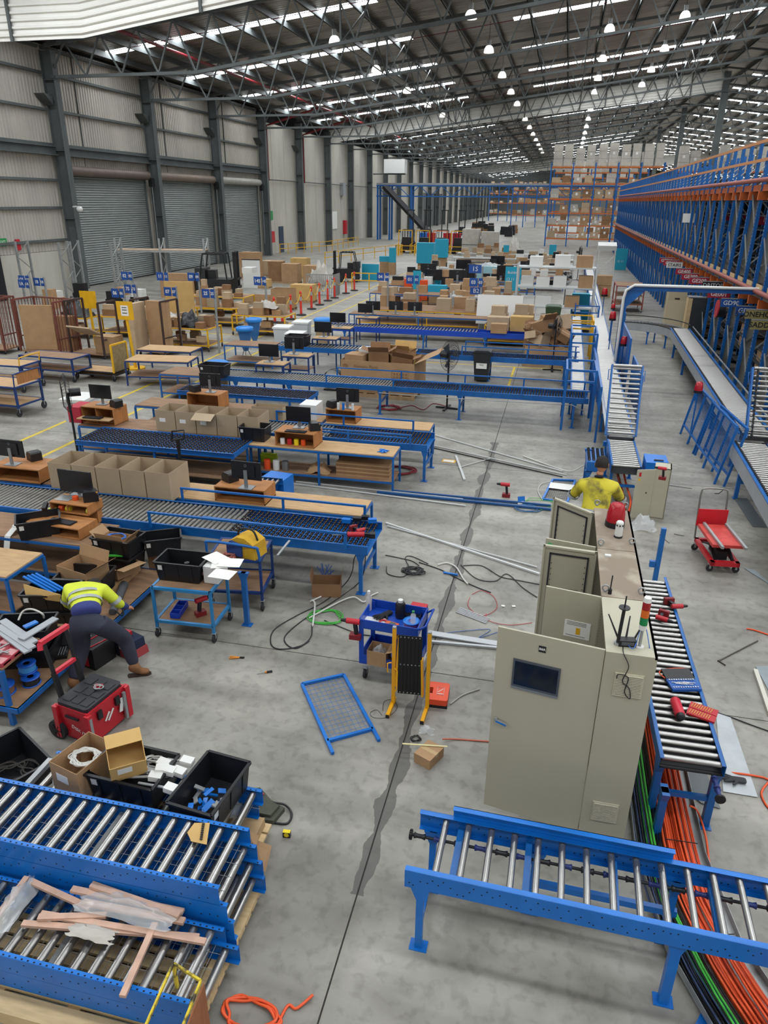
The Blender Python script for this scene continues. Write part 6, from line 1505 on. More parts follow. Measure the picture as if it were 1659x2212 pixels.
# worker 1: bent double over the low bench, seen from behind
t = T('person', 'worker in a yellow and navy shirt bending over the low bench among the black tubs', 'person', (0, 0, 0))
hip = Vector((-4.97, 6.22, .92)); chest = Vector((-5.18, 6.52, 1.0)); 
lf = Vector((-5.15, 6.02, .09)); rf = Vector((-4.66, 6.45, .09))
lk = Vector((-5.12, 6.25, .50)); rk = Vector((-4.76, 6.52, .50)); lh = hip+Vector((-.11, -.03, -.06)); rh = hip+Vector((.11, .03, -.06))
J = [(hip, .175, .15), (lh, .13, .135), (lk, .092, .098), (lf+Vector((0,.02,.05)), .07, .072), (rh, .13, .135), (rk, .092, .098), (rf+Vector((0,.02,.05)), .062, .065), (hip+Vector((-.04,.08,.04)), .16, .12)]
skin_body('trousers', J, [(0,1),(1,2),(2,3),(0,4),(4,5),(5,6),(0,7)], PANT, t)
sh = chest+Vector((-.06, .12, .06)); ls = sh+Vector((-.19, -.02, -.02)); rs = sh+Vector((.19, .06, -.02))
le = ls+Vector((-.10, .03, -.24)); re = rs+Vector((.12, .06, -.22)); lw = le+Vector((.03, .16, -.20)); rw = re+Vector((-.02, .18, -.16))
J = [(hip+Vector((-.02,.03,.06)), .158, .125), (hip.lerp(chest, .45)+Vector((0,0,.06)), .165, .12), (chest, .18, .125), (sh, .16, .11), (ls, .085, .085), (le, .062, .062), (rs, .085, .085), (re, .062, .062), (sh+Vector((-.03,.10,-.03)), .07, .07), (le.lerp(lw, .45), .055, .055), (re.lerp(rw, .45), .055, .055)]
skin_body('shirt', J, [(0,1),(1,2),(2,3),(3,4),(4,5),(3,6),(6,7),(3,8),(5,9),(7,10)], YSH, t)
J = [(hip+Vector((-.01,.01,.055)), .166, .133), (hip.lerp(chest, .25)+Vector((0,0,.055)), .172, .13), (hip.lerp(chest, .52)+Vector((0,0,.06)), .172, .128)]
skin_body('shirt_lower_half', J, [(0,1),(1,2)], NVY, t)
ax = (chest-hip).normalized()
band(t, hip.lerp(chest, .66)+Vector((0,0,.035)), ax, .182, .132, .05); band(t, chest+Vector((-.01,.03,.005)), ax, .195, .142, .045)
band(t, rs.lerp(re, .75), re-rs, .073, .073, .05); band(t, ls.lerp(le, .75), le-ls, .073, .073, .05)
skin_body('forearm_sleeve', [(le.lerp(lw,.2), .058), (lw, .042)], [(0,1)], NVY, t); skin_body('forearm_sleeve', [(re.lerp(rw,.1), .06), (rw, .042)], [(0,1)], NVY, t)
def hand(parent, w, d, side=1, m=SKIN, s=1.0):
    """hand with palm and five curled fingers; w wrist, d pointing direction"""
    d = Vector(d).normalized(); up = Vector((0,0,1)); sd = d.cross(up).normalized(); nn = sd.cross(d)
    w = Vector(w); J = [(w, .026*s), (w+d*.05*s, .03*s, .02*s), (w+d*.085*s, .036*s, .018*s)]; E = [(0,1),(1,2)]
    for k, (o, L) in enumerate(((-.03, .065), (-.011, .078), (.010, .073), (.03, .058))):
        i = len(J); J += [(w+d*.10*s+sd*o*s, .0095*s), (w+d*(.10+L*.55)*s+sd*o*1.1*s-nn*.012*s, .009*s), (w+d*(.10+L*.8)*s+sd*o*1.1*s-nn*.038*s, .0078*s)]; E += [(2,i),(i,i+1),(i+1,i+2)]
    i = len(J); J += [(w+d*.05*s-sd*side*.035*s-nn*.01*s, .012*s), (w+d*.085*s-sd*side*.055*s-nn*.025*s, .010*s)]; E += [(1,i),(i,i+1)]
    return skin_body('hand', J, E, m, parent)
hand(t, lw, Vector((.2,.8,-.5)), 1); hand(t, rw, Vector((-.2,.8,-.5)), -1)
hd = sh+Vector((-.05, .22, -.12))
def head(parent, c, fwd, up, s=1.0):
    f = Vector(fwd).normalized(); u = Vector(up); r = f.cross(u).normalized(); u = r.cross(f).normalized(); m = Matrix((r, f, u)).transposed()
    c = Vector(c); b = B(); vs = []; n = 18; rings = 12
    for i in range(rings+1):
        th = PI*i/rings
        for k in range(n):
            a = 2*PI*k/n; x, y, z = math.sin(th)*math.cos(a)*.077, math.sin(th)*math.sin(a)*.098, math.cos(th)*.118
            if z < 0: x *= 1+z*2.6; y = y*(1+z*1.8) + (.018 if y > 0 else 0)
            vs.append(c+m @ Vector((x, y, z))*s)
    b.add(vs, [(i*n+k, (i+1)*n+k, (i+1)*n+(k+1) % n, i*n+(k+1) % n) for i in range(rings) for k in range(n)], True)
    o = b.build('head', SKIN, parent)
    b = B(); P_ = lambda x, y, z: c+m @ Vector((x, y, z))*s
    b.add([P_(-.012,.095,.03), P_(.012,.095,.03), P_(.018,.1,-.025), P_(-.018,.1,-.025), P_(0,.125,-.02), P_(0,.1,.03)], [(0,4,3),(1,2,4),(0,1,4),(3,4,2)], True); b.build('nose', SKIN, o)
    for x in (-.03, .03): B().lathe([(.001,-.010),(.008,-.006),(.010,0),(.008,.006),(.001,.010)], P_(x, .088, .02), 8).build('eye', WHITE, o)
    B().cbox(P_(0, .094, -.055), (.045*s, .01*s, .008*s)).build('mouth', mat('lips', '#8c5048', .6), o)
    for x in (-.078, .078): B().lathe([(.001,-.028),(.012,-.02),(.016,0),(.012,.02),(.001,.028)], P_(x, -.005, 0), 8).build('ear', SKIN, o)
    # hair cap
    b = B(); vs = []; rn = random.Random(3)
    for i in range(9):
        th = PI*.62*i/8
        for k in range(n):
            a = 2*PI*k/n; lo = 1.0 if math.sin(a) < .35 else (.62 if i > 5 else 1.0); th2 = th*lo
            q = 1+rn.uniform(-.03, .05); vs.append(c+m @ Vector((math.sin(th2)*math.cos(a)*.088*q, math.sin(th2)*math.sin(a)*.108*q-.004, math.cos(th2)*.13*q))*s)
    b.add(vs, [(i*n+k, (i+1)*n+k, (i+1)*n+(k+1) % n, i*n+(k+1) % n) for i in range(8) for k in range(n)], True); b.build('hair', HAIR, parent)
head(t, hd, (.05, .5, -.9), (-.1, .9, .3))
def boot(parent, ankle, d):
    d = Vector(d).normalized(); a = Vector(ankle)
    J = [(a+Vector((0,0,.11)), .058), (a+Vector((0,0,.03)), .056), (a-d*.03+Vector((0,0,-.03)), .052, .05), (a+d*.09+Vector((0,0,-.04)), .05, .042), (a+d*.17+Vector((0,0,-.048)), .046, .036)]
    o = skin_body('boot', J, [(0,1),(1,2),(1,3),(3,4)], BOOT, parent)
    b = B(); s = d.cross(Vector((0,0,1))); base = a.z-.09
    pts = []
    for u_, v_ in ((-.07,-.032),(-.08,0),(-.07,.032),(.04,.036),(.14,.04),(.18,.015),(.18,-.015),(.14,-.04),(.04,-.036)): p = a+d*u_+s*v_; pts.append((p.x, p.y))
    b.prism(pts, .022, Matrix.Translation((0, 0, base))); b.build('sole', SOLE, parent)
boot(t, lf+Vector((0,0,.0)), (-.3, 1, 0)); boot(t, rf+Vector((0,0,0)), (.9, .5, 0)); t.scale = (1.1, 1.02, .97); t.location = (-4.95*-.1, 6.25*-.02, 0)
# worker 2: crouching behind the cabinets, back to the camera
t = T('person', 'dark-haired worker in a dirty yellow shirt crouching at the conveyor, seen from behind', 'person', (0, 0, 0))
c0 = Vector((0.93, 11.75, 0.62)); 
pel = Vector((c0.x, 11.25, .50)); ch = Vector((pel.x+.03, 11.42, .86)); sh = ch+Vector((.0, .08, .16))
J = [(pel, .175, .135), (pel+Vector((-.12,.05,-.03)), .11), (pel+Vector((-.24,.38,.06)), .08), (pel+Vector((-.22,.22,-.33)), .058), (pel+Vector((.12,.05,-.03)), .11), (pel+Vector((.22,.40,.08)), .08), (pel+Vector((.20,.24,-.33)), .058)]
skin_body('trousers', J, [(0,1),(1,2),(2,3),(0,4),(4,5),(5,6)], PANT, t)
ls = sh+Vector((-.20, 0, -.02)); rs = sh+Vector((.20, 0, -.02)); le = ls+Vector((-.10, .12, -.24)); re = rs+Vector((.12, .12, -.24))
lw = le+Vector((.02, .24, -.03)); rw = re+Vector((-.06, .24, -.02))
J = [(pel+Vector((0,.0,.06)), .19, .15), (pel.lerp(ch, .5)+Vector((0,-.02,0)), .185, .145), (ch, .20, .145), (sh, .17, .12), (ls, .095, .09), (le, .072, .07), (rs, .095, .09), (re, .072, .07), (sh+Vector((.0,.03,.09)), .075, .07)]
skin_body('shirt', J, [(0,1),(1,2),(2,3),(3,4),(4,5),(3,6),(6,7),(3,8)], YSH2, t)
band(t, pel.lerp(ch, .42)+Vector((0,-.02,.0)), (ch-pel), .205, .165, .055, up=(0,1,0)); band(t, ls.lerp(le, .9), le-ls, .082, .082, .05); band(t, rs.lerp(re, .9), re-rs, .082, .082, .05)
skin_body('forearm_sleeve', [(le, .068), (lw, .042)], [(0,1)], mat('dark_navy_cloth', '#1d2133', .9), t); skin_body('forearm_sleeve', [(re, .068), (rw, .042)], [(0,1)], mat('dark_navy_cloth', '#1d2133', .9), t)
skin_body('collar', [(sh+Vector((0,.02,.08)), .082, .08), (sh+Vector((0,.04,.13)), .07, .07)], [(0,1)], mat('dark_navy_cloth', '#1d2133', .9), t)
skin_body('neck', [(sh+Vector((0,.03,.1)), .055), (sh+Vector((.01,.05,.2)), .052)], [(0,1)], SKIN, t)
hand(t, lw, (.2, 1, 0), 1); hand(t, rw, (-.2, 1, 0), -1)
head(t, sh+Vector((.02, .08, .27)), (.25, 1, -.35), (0, .3, 1))
boot(t, pel+Vector((-.22,.22,-.41)), (-.2, 1, 0)); boot(t, pel+Vector((.20,.24,-.41)), (.2, 1, 0)); t.scale = (1.25, 1.12, 1.14); t.location = (pel.x*-.25-.04, pel.y*-.12, 0)
cable('orange_cable_bunch', 'orange and dark cables hanging under the short roller section beside the worker', [(1.43, 14.23, 0.55), (1.52, 13.99, 0.35), (1.59, 13.77, 0.15), (1.62, 13.3, 0.05)], .03, mat('orange_bunch', '#b8552f', .6, 0, .4, 30, dirt='#3a2520'))
cable('orange_cable_bunch', 'second cable bunch right of the first, beside the worker', [(1.57, 14.26, 0.55), (1.65, 14.03, 0.3), (1.74, 13.68, 0.1), (1.68, 13.2, 0.05)], .022, ORW)

# ================================================================ PACKING STATIONS
def logo_ring(t, lift=.14, hh=.31):
    o = [c for c in t.children if c.name.startswith('rear_housing')][0]
    b = B(); b.tube([(.02*math.cos(a), .037, lift+hh*.80+.02*math.sin(a)) for a in [i*PI/7 for i in range(14)]], .0022, 4, True); b.build('round_badge', GALV, o)
def mon(label, loc, rz, back, s=1.0, **k):
    o = monitor(label, loc, rz+(PI if back else 0), **k)
    if back: logo_ring(o)
    o.scale = (s, s, s); return o
# behind the nearest line
bench('timber bench behind the nearest line, laptop and red tools at its right end', (-6.1, 10.25, 0), 3.35, .68, .74, 0, PLY, BLUE, None)
bench('timber bench under the nearer row of open grey cartons', (-9.9, 10.25, 0), 3.7, .8, .74, 0, PLYDK, BLUE, .2)
hutch('deep timber box carrying the monitor beside the blue steel box', (-4.85, 10.5, .742), 0, .9, .48, .26, PLYOR, mid=False)
mon('monitor seen from behind on the timber box beside the blue steel box', (-4.74, 10.36, 1.002), R(-2), True)
printer('label printer left of the monitor beside the blue steel box', (-5.14, 10.57, 1.002), 2.6)
hutch('timber box at the left frame edge behind the nearest line', (-9.1, 10.5, .742), 0, 1.0, .6, .26, PLYOR, mid=False)
mon('monitor seen from behind at the left frame edge', (-9.25, 10.39, 1.002), R(-2), True)
printer('label printer right of the monitor at the left frame edge', (-9.04, 10.68, 1.002), 2.6)
t = T('steel_box', 'blue sloping steel box on a pallet at the end of the wheeled stub', 'electrical box', (-4.93, 12.11, 0), R(-8)); b = B(); b.prism([(-.22,-.2),(.26,-.2),(.26,.2),(-.22,.2)], .42, Matrix.Translation((0,0,.14))); b.build('casing', BLUEB, t); B().box(-.3,-.25,0,.32,.3,.13).build('pallet_base', PALLETW, t)
for i, (p, l) in enumerate((((-7.44, 9.8, 0.76), 'leftmost'), ((-7.22, 9.92, 0.76), 'second from the left'), ((-6.9, 10.01, 0.76), 'middle'), ((-6.49, 10.05, 0.76), 'second from the right'), ((-6.08, 10.09, 0.76), 'rightmost'))):
    carton('open grey carton, %s of the five in the nearer row' % l, (-8.28+.46*i+.25, 10.35, .745), (.44, .66, .5), 0, CARD2, open_=True, flaps=(None,)*4, group='nearer row of open grey cartons')
for i, l in enumerate(('leftmost', 'second', 'middle', 'fourth', 'rightmost')):
    carton('open grey carton, %s of the five in the farther row' % l, (-8.3+.48*i+.25, 13.95, .745), (.46, .62, .46), 0, CARD2, open_=True, flaps=(None,)*4 if i != 2 else (-20, None, None, None), group='farther row of open grey cartons', sticker=.14 if i < 3 else None)
bench('bench under the farther row of open grey cartons', (-10.2, 13.6, 0), 4.3, .75, .74, 0, PLYDK, BLUE, .2)
carton('single low grey carton between the two line ends', (-6.23, 15.11, 0.745), (.75, .3, .32), 0, CARD2, open_=True, flaps=(None,)*4); bench('small bench behind the second line', (-6.85, 15.2, 0), 1.85, .75, .74, 0, PLY, BLUE, None)
# second station
t = bench('long timber bench in front of the second line, blue scraps at its right end', (-5.98, 13.18, 0), 3.1, .66, .76, 0, PLY, BLUE, .2)
for i in range(8): tag(B().cbox((-3.12, 13.42, 0.77), (.16, .03, .01), .4*i).build('blue_strip', BLUEB), 'small blue strip in the heap at the end of the long timber bench', 'strip', 'blue strips on the bench').location = (.04*(i % 3)-.05, .03*(i % 4)-.05, .003*i)
for i in range(7): 
    t = T('flat_cartons', 'flattened brown carton sheet on the lower bench shelf, %s from the bottom' % ORD[i+1], 'cardboard', (-4.1, 13.3, .219+.04*i), 0, 'flattened cartons'); B().box(0, 0, 0, 1.12-.02*(i % 2), .45, .036).build('sheet', CARDDK if i % 2 else CARD, t)
hutch('timber shelf box with paint cans inside on the long timber bench', (-4.95, 13.5, .762), R(-2), .85, .5, .30, PLYOR, mid=False)
mon('monitor with a dark screen facing the camera on the shelf box of cans', (-4.98, 13.6, 1.064), 0, False)
printer('label printer right of the monitor on the shelf box of cans', (-4.62, 13.55, 1.064), .5); keyboard('keyboard on the shelf box of cans', (-4.95, 13.33, 1.064))
for i, (c, m_, l) in enumerate(((0, WHITE, 'striped white cup'), (1, REDP, 'red tape roll'), (2, mat('tape_yellow', '#ead21c', .4), 'yellow tape roll'), (3, mat('orange', '#e0501e', .5), 'orange can'))):
    tag(B().cyl((-5.25+.15*i, 13.34, .782), (-5.25+.15*i, 13.34, .9), .05, 12).build('can', m_), l + ' inside the shelf box on the long timber bench', 'can')
for i, (m_, l) in enumerate(((mat('orange', '#e0501e', .5), 'orange can'), (WHITE, 'white can with an orange base'), (mat('tin_grey', '#8e9194', .3, .7), 'steel can'))): tag(B().cyl((-5.6+.2*i, 13.3, .219), (-5.6+.2*i, 13.3, .42), .07, 14).build('can', m_), l + ' on the lower shelf of the long timber bench', 'can')
film_heap('paper_heap', 'crumpled brown paper on the lower bench shelf', (-4.5, 13.4, .22), (.5, .35, .25), CARD, cat='paper', seed=41)
tag(B().cbox((-5.75, 13.75, .3), (.35, .15, .16)).build('hi_vis_vest', mat('vest_lime', '#b8d82c', .8)), 'lime safety vest on the lower bench shelf', 'vest')
tote('black tub with a white label standing on the long timber bench', (-5.93, 13.56, 0.762), 0, .6, .42, .3)
tangle('red_cable', 'coil of dark red cable on the floor under the second line', (-2.98, 14.42, 0), .3, 7, .012, mat('dark_red_cable', '#8a2330', .5), seed=17)
tangle('red_cable', 'coil of dark red cable on the floor under the third line', (-4.38, 19.39, 0), .3, 6, .012, mat('dark_red_cable', '#8a2330', .5), seed=18)
cable('red_cable', 'red lead trailing to the pedestal fan', [(-4.12, 19.42, 0.01), (-3.8, 19.82, 0.01), (-3.4, 19.46, 0.01), (-3.25, 20.18, 0.01), (-2.82, 19.98, 0.01)], .012, mat('dark_red_cable', '#8a2330', .5))
# third station
hutch('timber shelf box with an open front, beside the white lidded bins', (-9.75, 13.98, .745), R(-4), .85, .5, .38, PLYOR)
mon('monitor with a dark screen on the shelf box beside the white bins', (-9.8, 14.0, 1.128), 0, False); printer('label printer on the shelf box beside the white bins', (-9.38, 13.92, 1.128), 2.7)
keyboard('keyboard on the ledge below the monitor beside the white bins', (-9.8, 13.6, .93)); B().box(-10.15, 13.5, .90, -9.35, 13.75, .92).build('ledge', PLY, tag(bpy.data.objects.new('keyboard_ledge', None), 'timber ledge under the keyboard beside the white bins', 'ledge')); COL.objects.link(bpy.data.objects['keyboard_ledge'])
t = carton('tall red and white printed carton beside the timber shelf box', (-10.35, 13.95, .745), (.3, .5, .36), R(3), mat('red_white_carton', '#b32a3e', .7), tape=False)
hutch('tall timber box with two drawers behind the farther cartons', (-8.1, 15.8, .74), R(-3), .85, .5, .36, PLYOR, mid=False); bench('bench behind the farther row of cartons', (-9.9, 15.45, 0), 3.0, .8, .74, 0, PLYDK, BLUE, .2)
mon('monitor seen from behind on the tall timber box', (-8.0, 15.8, 1.102), R(2), True); printer('label printer left of the monitor on the tall timber box', (-8.4, 15.75, 1.102), 2.7)
bench('plywood bench to the right behind the second line', (-4.9, 15.15, 0), 2.4, .62, .742, 0, PLY, BLUE, None)
hutch('timber box carrying a monitor behind the second line', (-4.55, 15.45, .745), R(-2), .72, .45, .30, PLYOR, mid=False); mon('monitor seen from behind, behind the second line', (-4.45, 15.45, 1.048), 0, True); printer('label printer left of the monitor behind the second line', (-4.8, 15.4, 1.048), 2.6)
for i, x in enumerate((-4.62, -4.5, -4.28)): tag(B().cyl((x, 15.25, 1.048), (x, 15.25, 1.2), .03, 10).build('spray_bottle', (WHITE, BLUEB, WHITE)[i]), ('white', 'blue', 'second white')[i]+' bottle beside the monitor behind the second line', 'bottle')
carton('white carton behind the second line monitor bench', (-5.35, 15.5, .745), (.4, .5, .35), 0, WHITE, tape=False)
# front-of-line tables around the third and fourth lines
for lab, p, bk in (('dark-screened monitor on the desk over the third line', (-8.08, 19.79, 1.03), False), ('monitor seen from behind next to the desk over the third line', (-7.77, 21.1, 1.03), True), ('dark-screened monitor on the desk left of the fourth line', (-7.84, 24.23, 1.03), False), ('monitor on the small desk left of the row of three', (-7.98, 26.48, 1.03), False), ('dark-screened monitor at the left end of the fifth line desks', (-7.7, 29.47, 1), False),
    ('monitor seen from behind, leftmost of the four in a row', (-7.58, 30.33, 1), True), ('monitor seen from behind, second of the four in a row', (-6.65, 30.6, 1), True), ('monitor seen from behind, third of the four in a row', (-5.83, 30.56, 1), True)):
    mon(lab, p, 0, bk, 1.15)
    if p[1] < 30: bench('timber-topped desk under the '+lab.split(',')[0][:60], (p[0]-.3, p[1]-.3, 0), .85, .55, p[2], 0, PLY, NAVY, .62, group='standing desks')
bench('long dark bench carrying the row of monitors', (-8.6, 30.2, 0), 6.0, .85, .995, 0, PLYDK, BLUE, .3)
for p, l in (((-9.26, 18.64, 0.8), 'black tub beside the blue mesh bin on the third line bench'), ((-8.6, 23.79, 0.8), 'black tub with a carton on the fourth line bench')): tote(l, p, 0, .8, .5, .34)
bench('bench at the left end of the third line', (-11.05, 18.7, 0), 1.7, 1.0, .76, 0, PLYDK, BLUE, .2); bench('bench at the left end of the fourth line', (-11.2, 23.4, 0), 1.75, .9, .76, 0, PLYDK, BLUE, .2)
# parts carton on a pallet
def pallet(label, loc, rz=0, w=1.2, d=1.0, group='timber pallets'):
    t = T('timber_pallet', label, 'pallet', loc, rz, group)
    for y in (-d/2, -.05, d/2-.1): B().box(-w/2, y, .0, w/2, y+.1, .1).build('bearer', PALLETW, t)
    for i in range(7): x = -w/2+(w-.1)*i/6; B().box(x, -d/2, .1, x+.1, d/2, .122).build('deck_board', PALLETW, t)
    return t
pallet('pallet under the huge open parts carton', (-4.95, 21.2, 0), R(-3), 2.3, 1.6)
t = carton('huge open brown parts carton on a pallet, filled with smaller cartons', (-4.95, 21.2, .125), (2.25, 1.5, .95), R(-3), CARD, open_=True, flaps=(None, 25, None, None))
text('Genuine Parts', .13, CARDDK, t, (-.35, -.755, .78), (PI/2, 0, 0), 'carton_print', .001); b = B(); b.tube([(-.98+.08*math.cos(a), -.755, .78+.05*math.sin(a)) for a in [i*PI/6 for i in range(12)]], .008, 4, True); b.box(-1.02, -.757, .76, -.94, -.752, .8); b.build('carton_emblem', CARDDK, t)
b = B(); b.tube([(.45, -.756, .5), (.95, -.756, .5), (.95, -.756, .75), (.45, -.756, .75)], .006, 4, True)
for i in range(5): b.box(.5+.09*i, -.757, .6, .55+.09*i, -.752, .66); b.box(.5+.09*i, -.757, .52, .55+.09*i, -.752, .56)
b.build('handling_marks', CARDDK, t)
rn = random.Random(21)
for i, (x, y, s, m_, l) in enumerate(((-5.7, 20.9, (.6,.5,.45), CARD, 'carton with an oval print at the left of the parts carton'), (-5.05, 21.0, (.6,.5,.45), CARDDK, 'open brown carton in the middle of the parts carton'), (-4.4, 21.1, (.62,.5,.4), CARDDK, 'tilted open brown carton at the right of the parts carton'), (-5.5, 21.6, (.6,.4,.4), WHITE, 'white carton at the back of the parts carton'), (-4.5, 21.7, (.7,.5,.5), CARD3, 'yellow open carton with raised flaps on top of the parts carton'), (-5.1, 21.65, (.5,.3,.4), REDP, 'red carton at the back of the parts carton'))):
    carton(l, (x, y, .75+.1*(i % 2)), s, rn.uniform(-.3, .3), m_, open_=(i in (1, 2, 4)), flaps=(50, 30, 70, 20), tape=False, ry=.15 if i == 2 else 0, group='cartons heaped in the parts carton')
# wheelie bin
def wheelie(lab, loc, m, rz=0):
    t = T('wheelie_bin', lab, 'bin', loc, rz); b = B(); shell(b, .42, .5, .9, .02, .56, .66, c=(0, 0, .06)); b.build('body', m, t)
    b = B(); b.prism([(-.29,0),(.29,0),(.29,.03),(.2,.07),(-.2,.07),(-.29,.03)], .7, Matrix.Translation((0,.35,.96)) @ Matrix.Rotation(PI/2, 4, 'X')); b.build('lid', m, t); B().cyl((-.25,.3,.1),(.25,.3,.1),.1,14).build('wheels', RUBBER, t)
    return t
t = wheelie('dark wheelie bin with a white cardboard-only notice between the third and fourth lines', (-2.21, 23.53, 0), mat('bin_dark', '#22262a', .5))
B().cbox((0, -.30, .6), (.34, .004, .3), rx=-.05).build('notice', PAPER, t); text('Cardboard', .07, BLACK, t, (0, -.312, .65), (PI/2-.09, 0, 0), 'notice_lettering', .001); text('Only', .07, BLACK, t, (0, -.306, .57), (PI/2-.09, 0, 0), 'notice_lettering', .001)
wheelie('green wheelie bin behind the heaped cartons on the pallet', (-.15, 27.9, .9), BIN)
def fan(lab, loc, h, r, rz, tilt=0, group='pedestal fans'):
    t = T('pedestal_fan', lab, 'fan', loc, rz, group); b = B()
    for a in (.4, 1.97, 3.54, 5.1): b.bar((0, 0, .03), (.32*math.cos(a), .32*math.sin(a), .02), .07, .03)
    b.build('base', BLACKM, t); B().cyl((0, 0, .03), (0, 0, h), .025, 10).build('pole', BLACKM, t); B().cyl((0, .02, h), (0, .26, h), .09, 14).build('motor', BLACK, t)
    b = B()
    for k in range(32):
        a = 2*PI*k/32; c, s = math.cos(a), math.sin(a); b.tube([(c*.05, -.10, h+s*.05), (c*r*.7, -.12, h+s*r*.7), (c*r, -.03, h+s*r), (c*r*.7, .05, h+s*r*.7), (c*.06, .05, h+s*.06)], .0035, 4)
    for q in (r, r*.7, r*.4): b.tube([(q*math.cos(i*PI/12), -.03 if q == r else -.12, h+q*math.sin(i*PI/12)) for i in range(24)], .006, 4, True)
    b.build('wire_guard', BLACKM, t, 'stuff')
    for k in range(3): 
        a = k*2.094; B().slab([(.03*math.cos(a), -.03, h+.03*math.sin(a)), (r*.85*math.cos(a-.25), -.06, h+r*.85*math.sin(a-.25)), (r*.85*math.cos(a+.35), -.0, h+r*.85*math.sin(a+.35))], .004).build('blade', mat('fan_blade', '#3c4044', .4), t)
    return t
fan('black pedestal fan between the third and fourth lines', (-2.79, 19.81, 0), 1.5, .42, R(60)); fan('black pedestal fan in front of the heaped cartons on the pallet', (0.01, 25.73, 0), 1.5, .38, R(70))
fan('pedestal fan with wide wire guard left of the white lidded bins', (-10.1, 13.29, 0), 1.55, .42, R(-53)); fan('silver-grey pedestal fan beside the far lane of small wheels', (.3, 42.5, 0), 1.6, .42, R(40)); fan('tall black fan leaning over the far end of the main line', (1.2, 58.5, 0), 2.0, .45, R(75))
t = T('floor_fan', 'black drum fan on the floor under the third line', 'fan', (-6.5, 21.07, 0)); B().cyl((-.02, -.15, .34), (-.02, .15, .34), .3, 22, caps=False).build('drum', BLACKM, t); B().bar((-.3, 0, .03), (.3, 0, .03), .3, .04).build('stand', BLACKM, t); B().cyl((-.02, -.1, .34), (-.02, .1, .34), .08, 12).build('hub', BLACKM, t)
# heap of cartons on a pallet, right
pallet('pallet under the heap of dumped cartons', (-.25, 26.9, 0), 0, 1.6, 1.5)
rn = random.Random(5)
HEAPN = ('large tilted', 'open-topped', 'small', 'printed', 'crushed', 'tall', 'flat', 'wide')
t = carton('big open crate carton holding the dumped cartons', (-.25, 26.9, .125), (1.5, 1.4, .6), 0, CARD, open_=True, flaps=(None,)*4)
for i in range(16):
    s = (rn.uniform(.4, .8), rn.uniform(.3, .6), rn.uniform(.25, .6)); carton('%s dumped carton in the heap by the green bin, %s from the bottom' % (HEAPN[i % 8], ORD[i+1]), (-.75+rn.uniform(0, 1.0), 26.4+rn.uniform(0, .9), .5+.05*i), s, rn.uniform(-1, 1), (CARD, CARDDK, CARD4)[i % 3], open_=(i % 4 == 1), flaps=(40, 60, 30, None), tape=i % 2 == 0, rx=rn.uniform(-.4, .4), ry=rn.uniform(-.5, .5), group='dumped cartons by the green bin')
# white lidded bins, blue bags
for p, l in (((-11.4, 15.43, 0), 'white lidded bin with a red sticker left of the timber shelf box'), ((-9.44, 25.84, 0), 'white lidded bin beside the blue funnel bins'), ((-10.4, 27.1, 0), 'second white lidded bin behind the first'), ((-10.1, 28.47, 0), 'third white lidded bin farthest from the camera')):
    t = T('lidded_bin', l, 'bin', p, .1, 'white lidded bins'); b = B(); shell(b, .5, .6, .8, .02, .62, .74); b.build('body', mat('milky_plastic', '#c9ccce', .5), t); B().box(-.34, -.4, .8, .34, .4, .87).build('lid', WHITE, t)
for p, l in (((-11, 24.77, 0), 'tall blue funnel-shaped mesh bin in front of the white bins'), ((-11.5, 26.81, 0), 'second blue funnel bin behind the tall one')):
    t = T('funnel_bin', l, 'bin', p); b = B(); b.lathe([(.09, .3), (.16, .5), (.26, 1.05)], n=18); b.build('mesh_body', mat('blue_mesh', '#2c6fb0', .6, alpha=.8), t); B().lathe([(.25, 1.0), (.31, 1.02), (.32, 1.14), (.27, 1.16), (.25, 1.12)], n=18).build('rim', mat('bag_blue', '#1f7fd0', .5), t)
    for a in range(3): B().bar((.1*math.cos(a*2.1), .1*math.sin(a*2.1), .3), (.25*math.cos(a*2.1), .25*math.sin(a*2.1), 0), .03, .03).build('leg', GALV, t)
for p, l in (((-9.54, 19.34, 1), 'blue mesh basket behind the black tub on the third line'), ((-9.15, 28.26, 1), 'blue plastic bundle left of the row of monitors')): 
    t = T('mesh_basket', l, 'basket', p); B().lathe([(.3, -.25), (.38, 0), (.3, .06), (.1, .04)], n=18).build('basket', mat('bag_blue', '#1f7fd0', .5), t); B().lathe([(.28, -1.0), (.3, -.25)], n=14).build('drum', mat('tan_drum', '#a08a68', .6), t)

# ================================================================ LEFT SORTING AREA
shelf_trolley('navy trolley with curved rail handle and two timber decks, near the left frame edge', (-15.5, 16.1, 0), R(-3), 1.75, .95, .8, NAVY, PLYDK, .2, handle=True, post=.05, topm=PLY, cr=.1, hh=.35, hm=NAVY)
t = T('trolley_board', 'worn orange board on the handle end of the navy trolley', 'board', (-13.75, 16.1, .85), R(-3)); B().box(0, .05, 0, .03, .9, .28).build('board', PLYOR, t)
shelf_trolley('navy trolley with worn flat deck in front of the rusty cages', (-16.75, 20.0, 0), R(-4), 2.0, .85, .75, NAVY, PLYDK, .25, post=.05, cr=.1)
t = shelf_trolley('low timber platform trolley with a yellow-framed end board', (-15.0, 20.35, 0), R(-3), 1.4, .8, .3, mat('black_frame', '#222326', .6), PLYDK, .12, topm=PLY, cr=.09)
b = B(); b.bar((1.42,0,.28),(1.42,0,1.15),.05,.05); b.bar((1.42,.8,.28),(1.42,.8,1.15),.05,.05); b.bar((1.42,0,1.15),(1.42,.8,1.15),.05,.05); b.build('end_frame', YEL, t); B().box(1.41, .03, .3, 1.43, .77, 1.1).build('end_board', mat('scuffed_board', '#8d7a55', .8, 0, .25, 7), t)
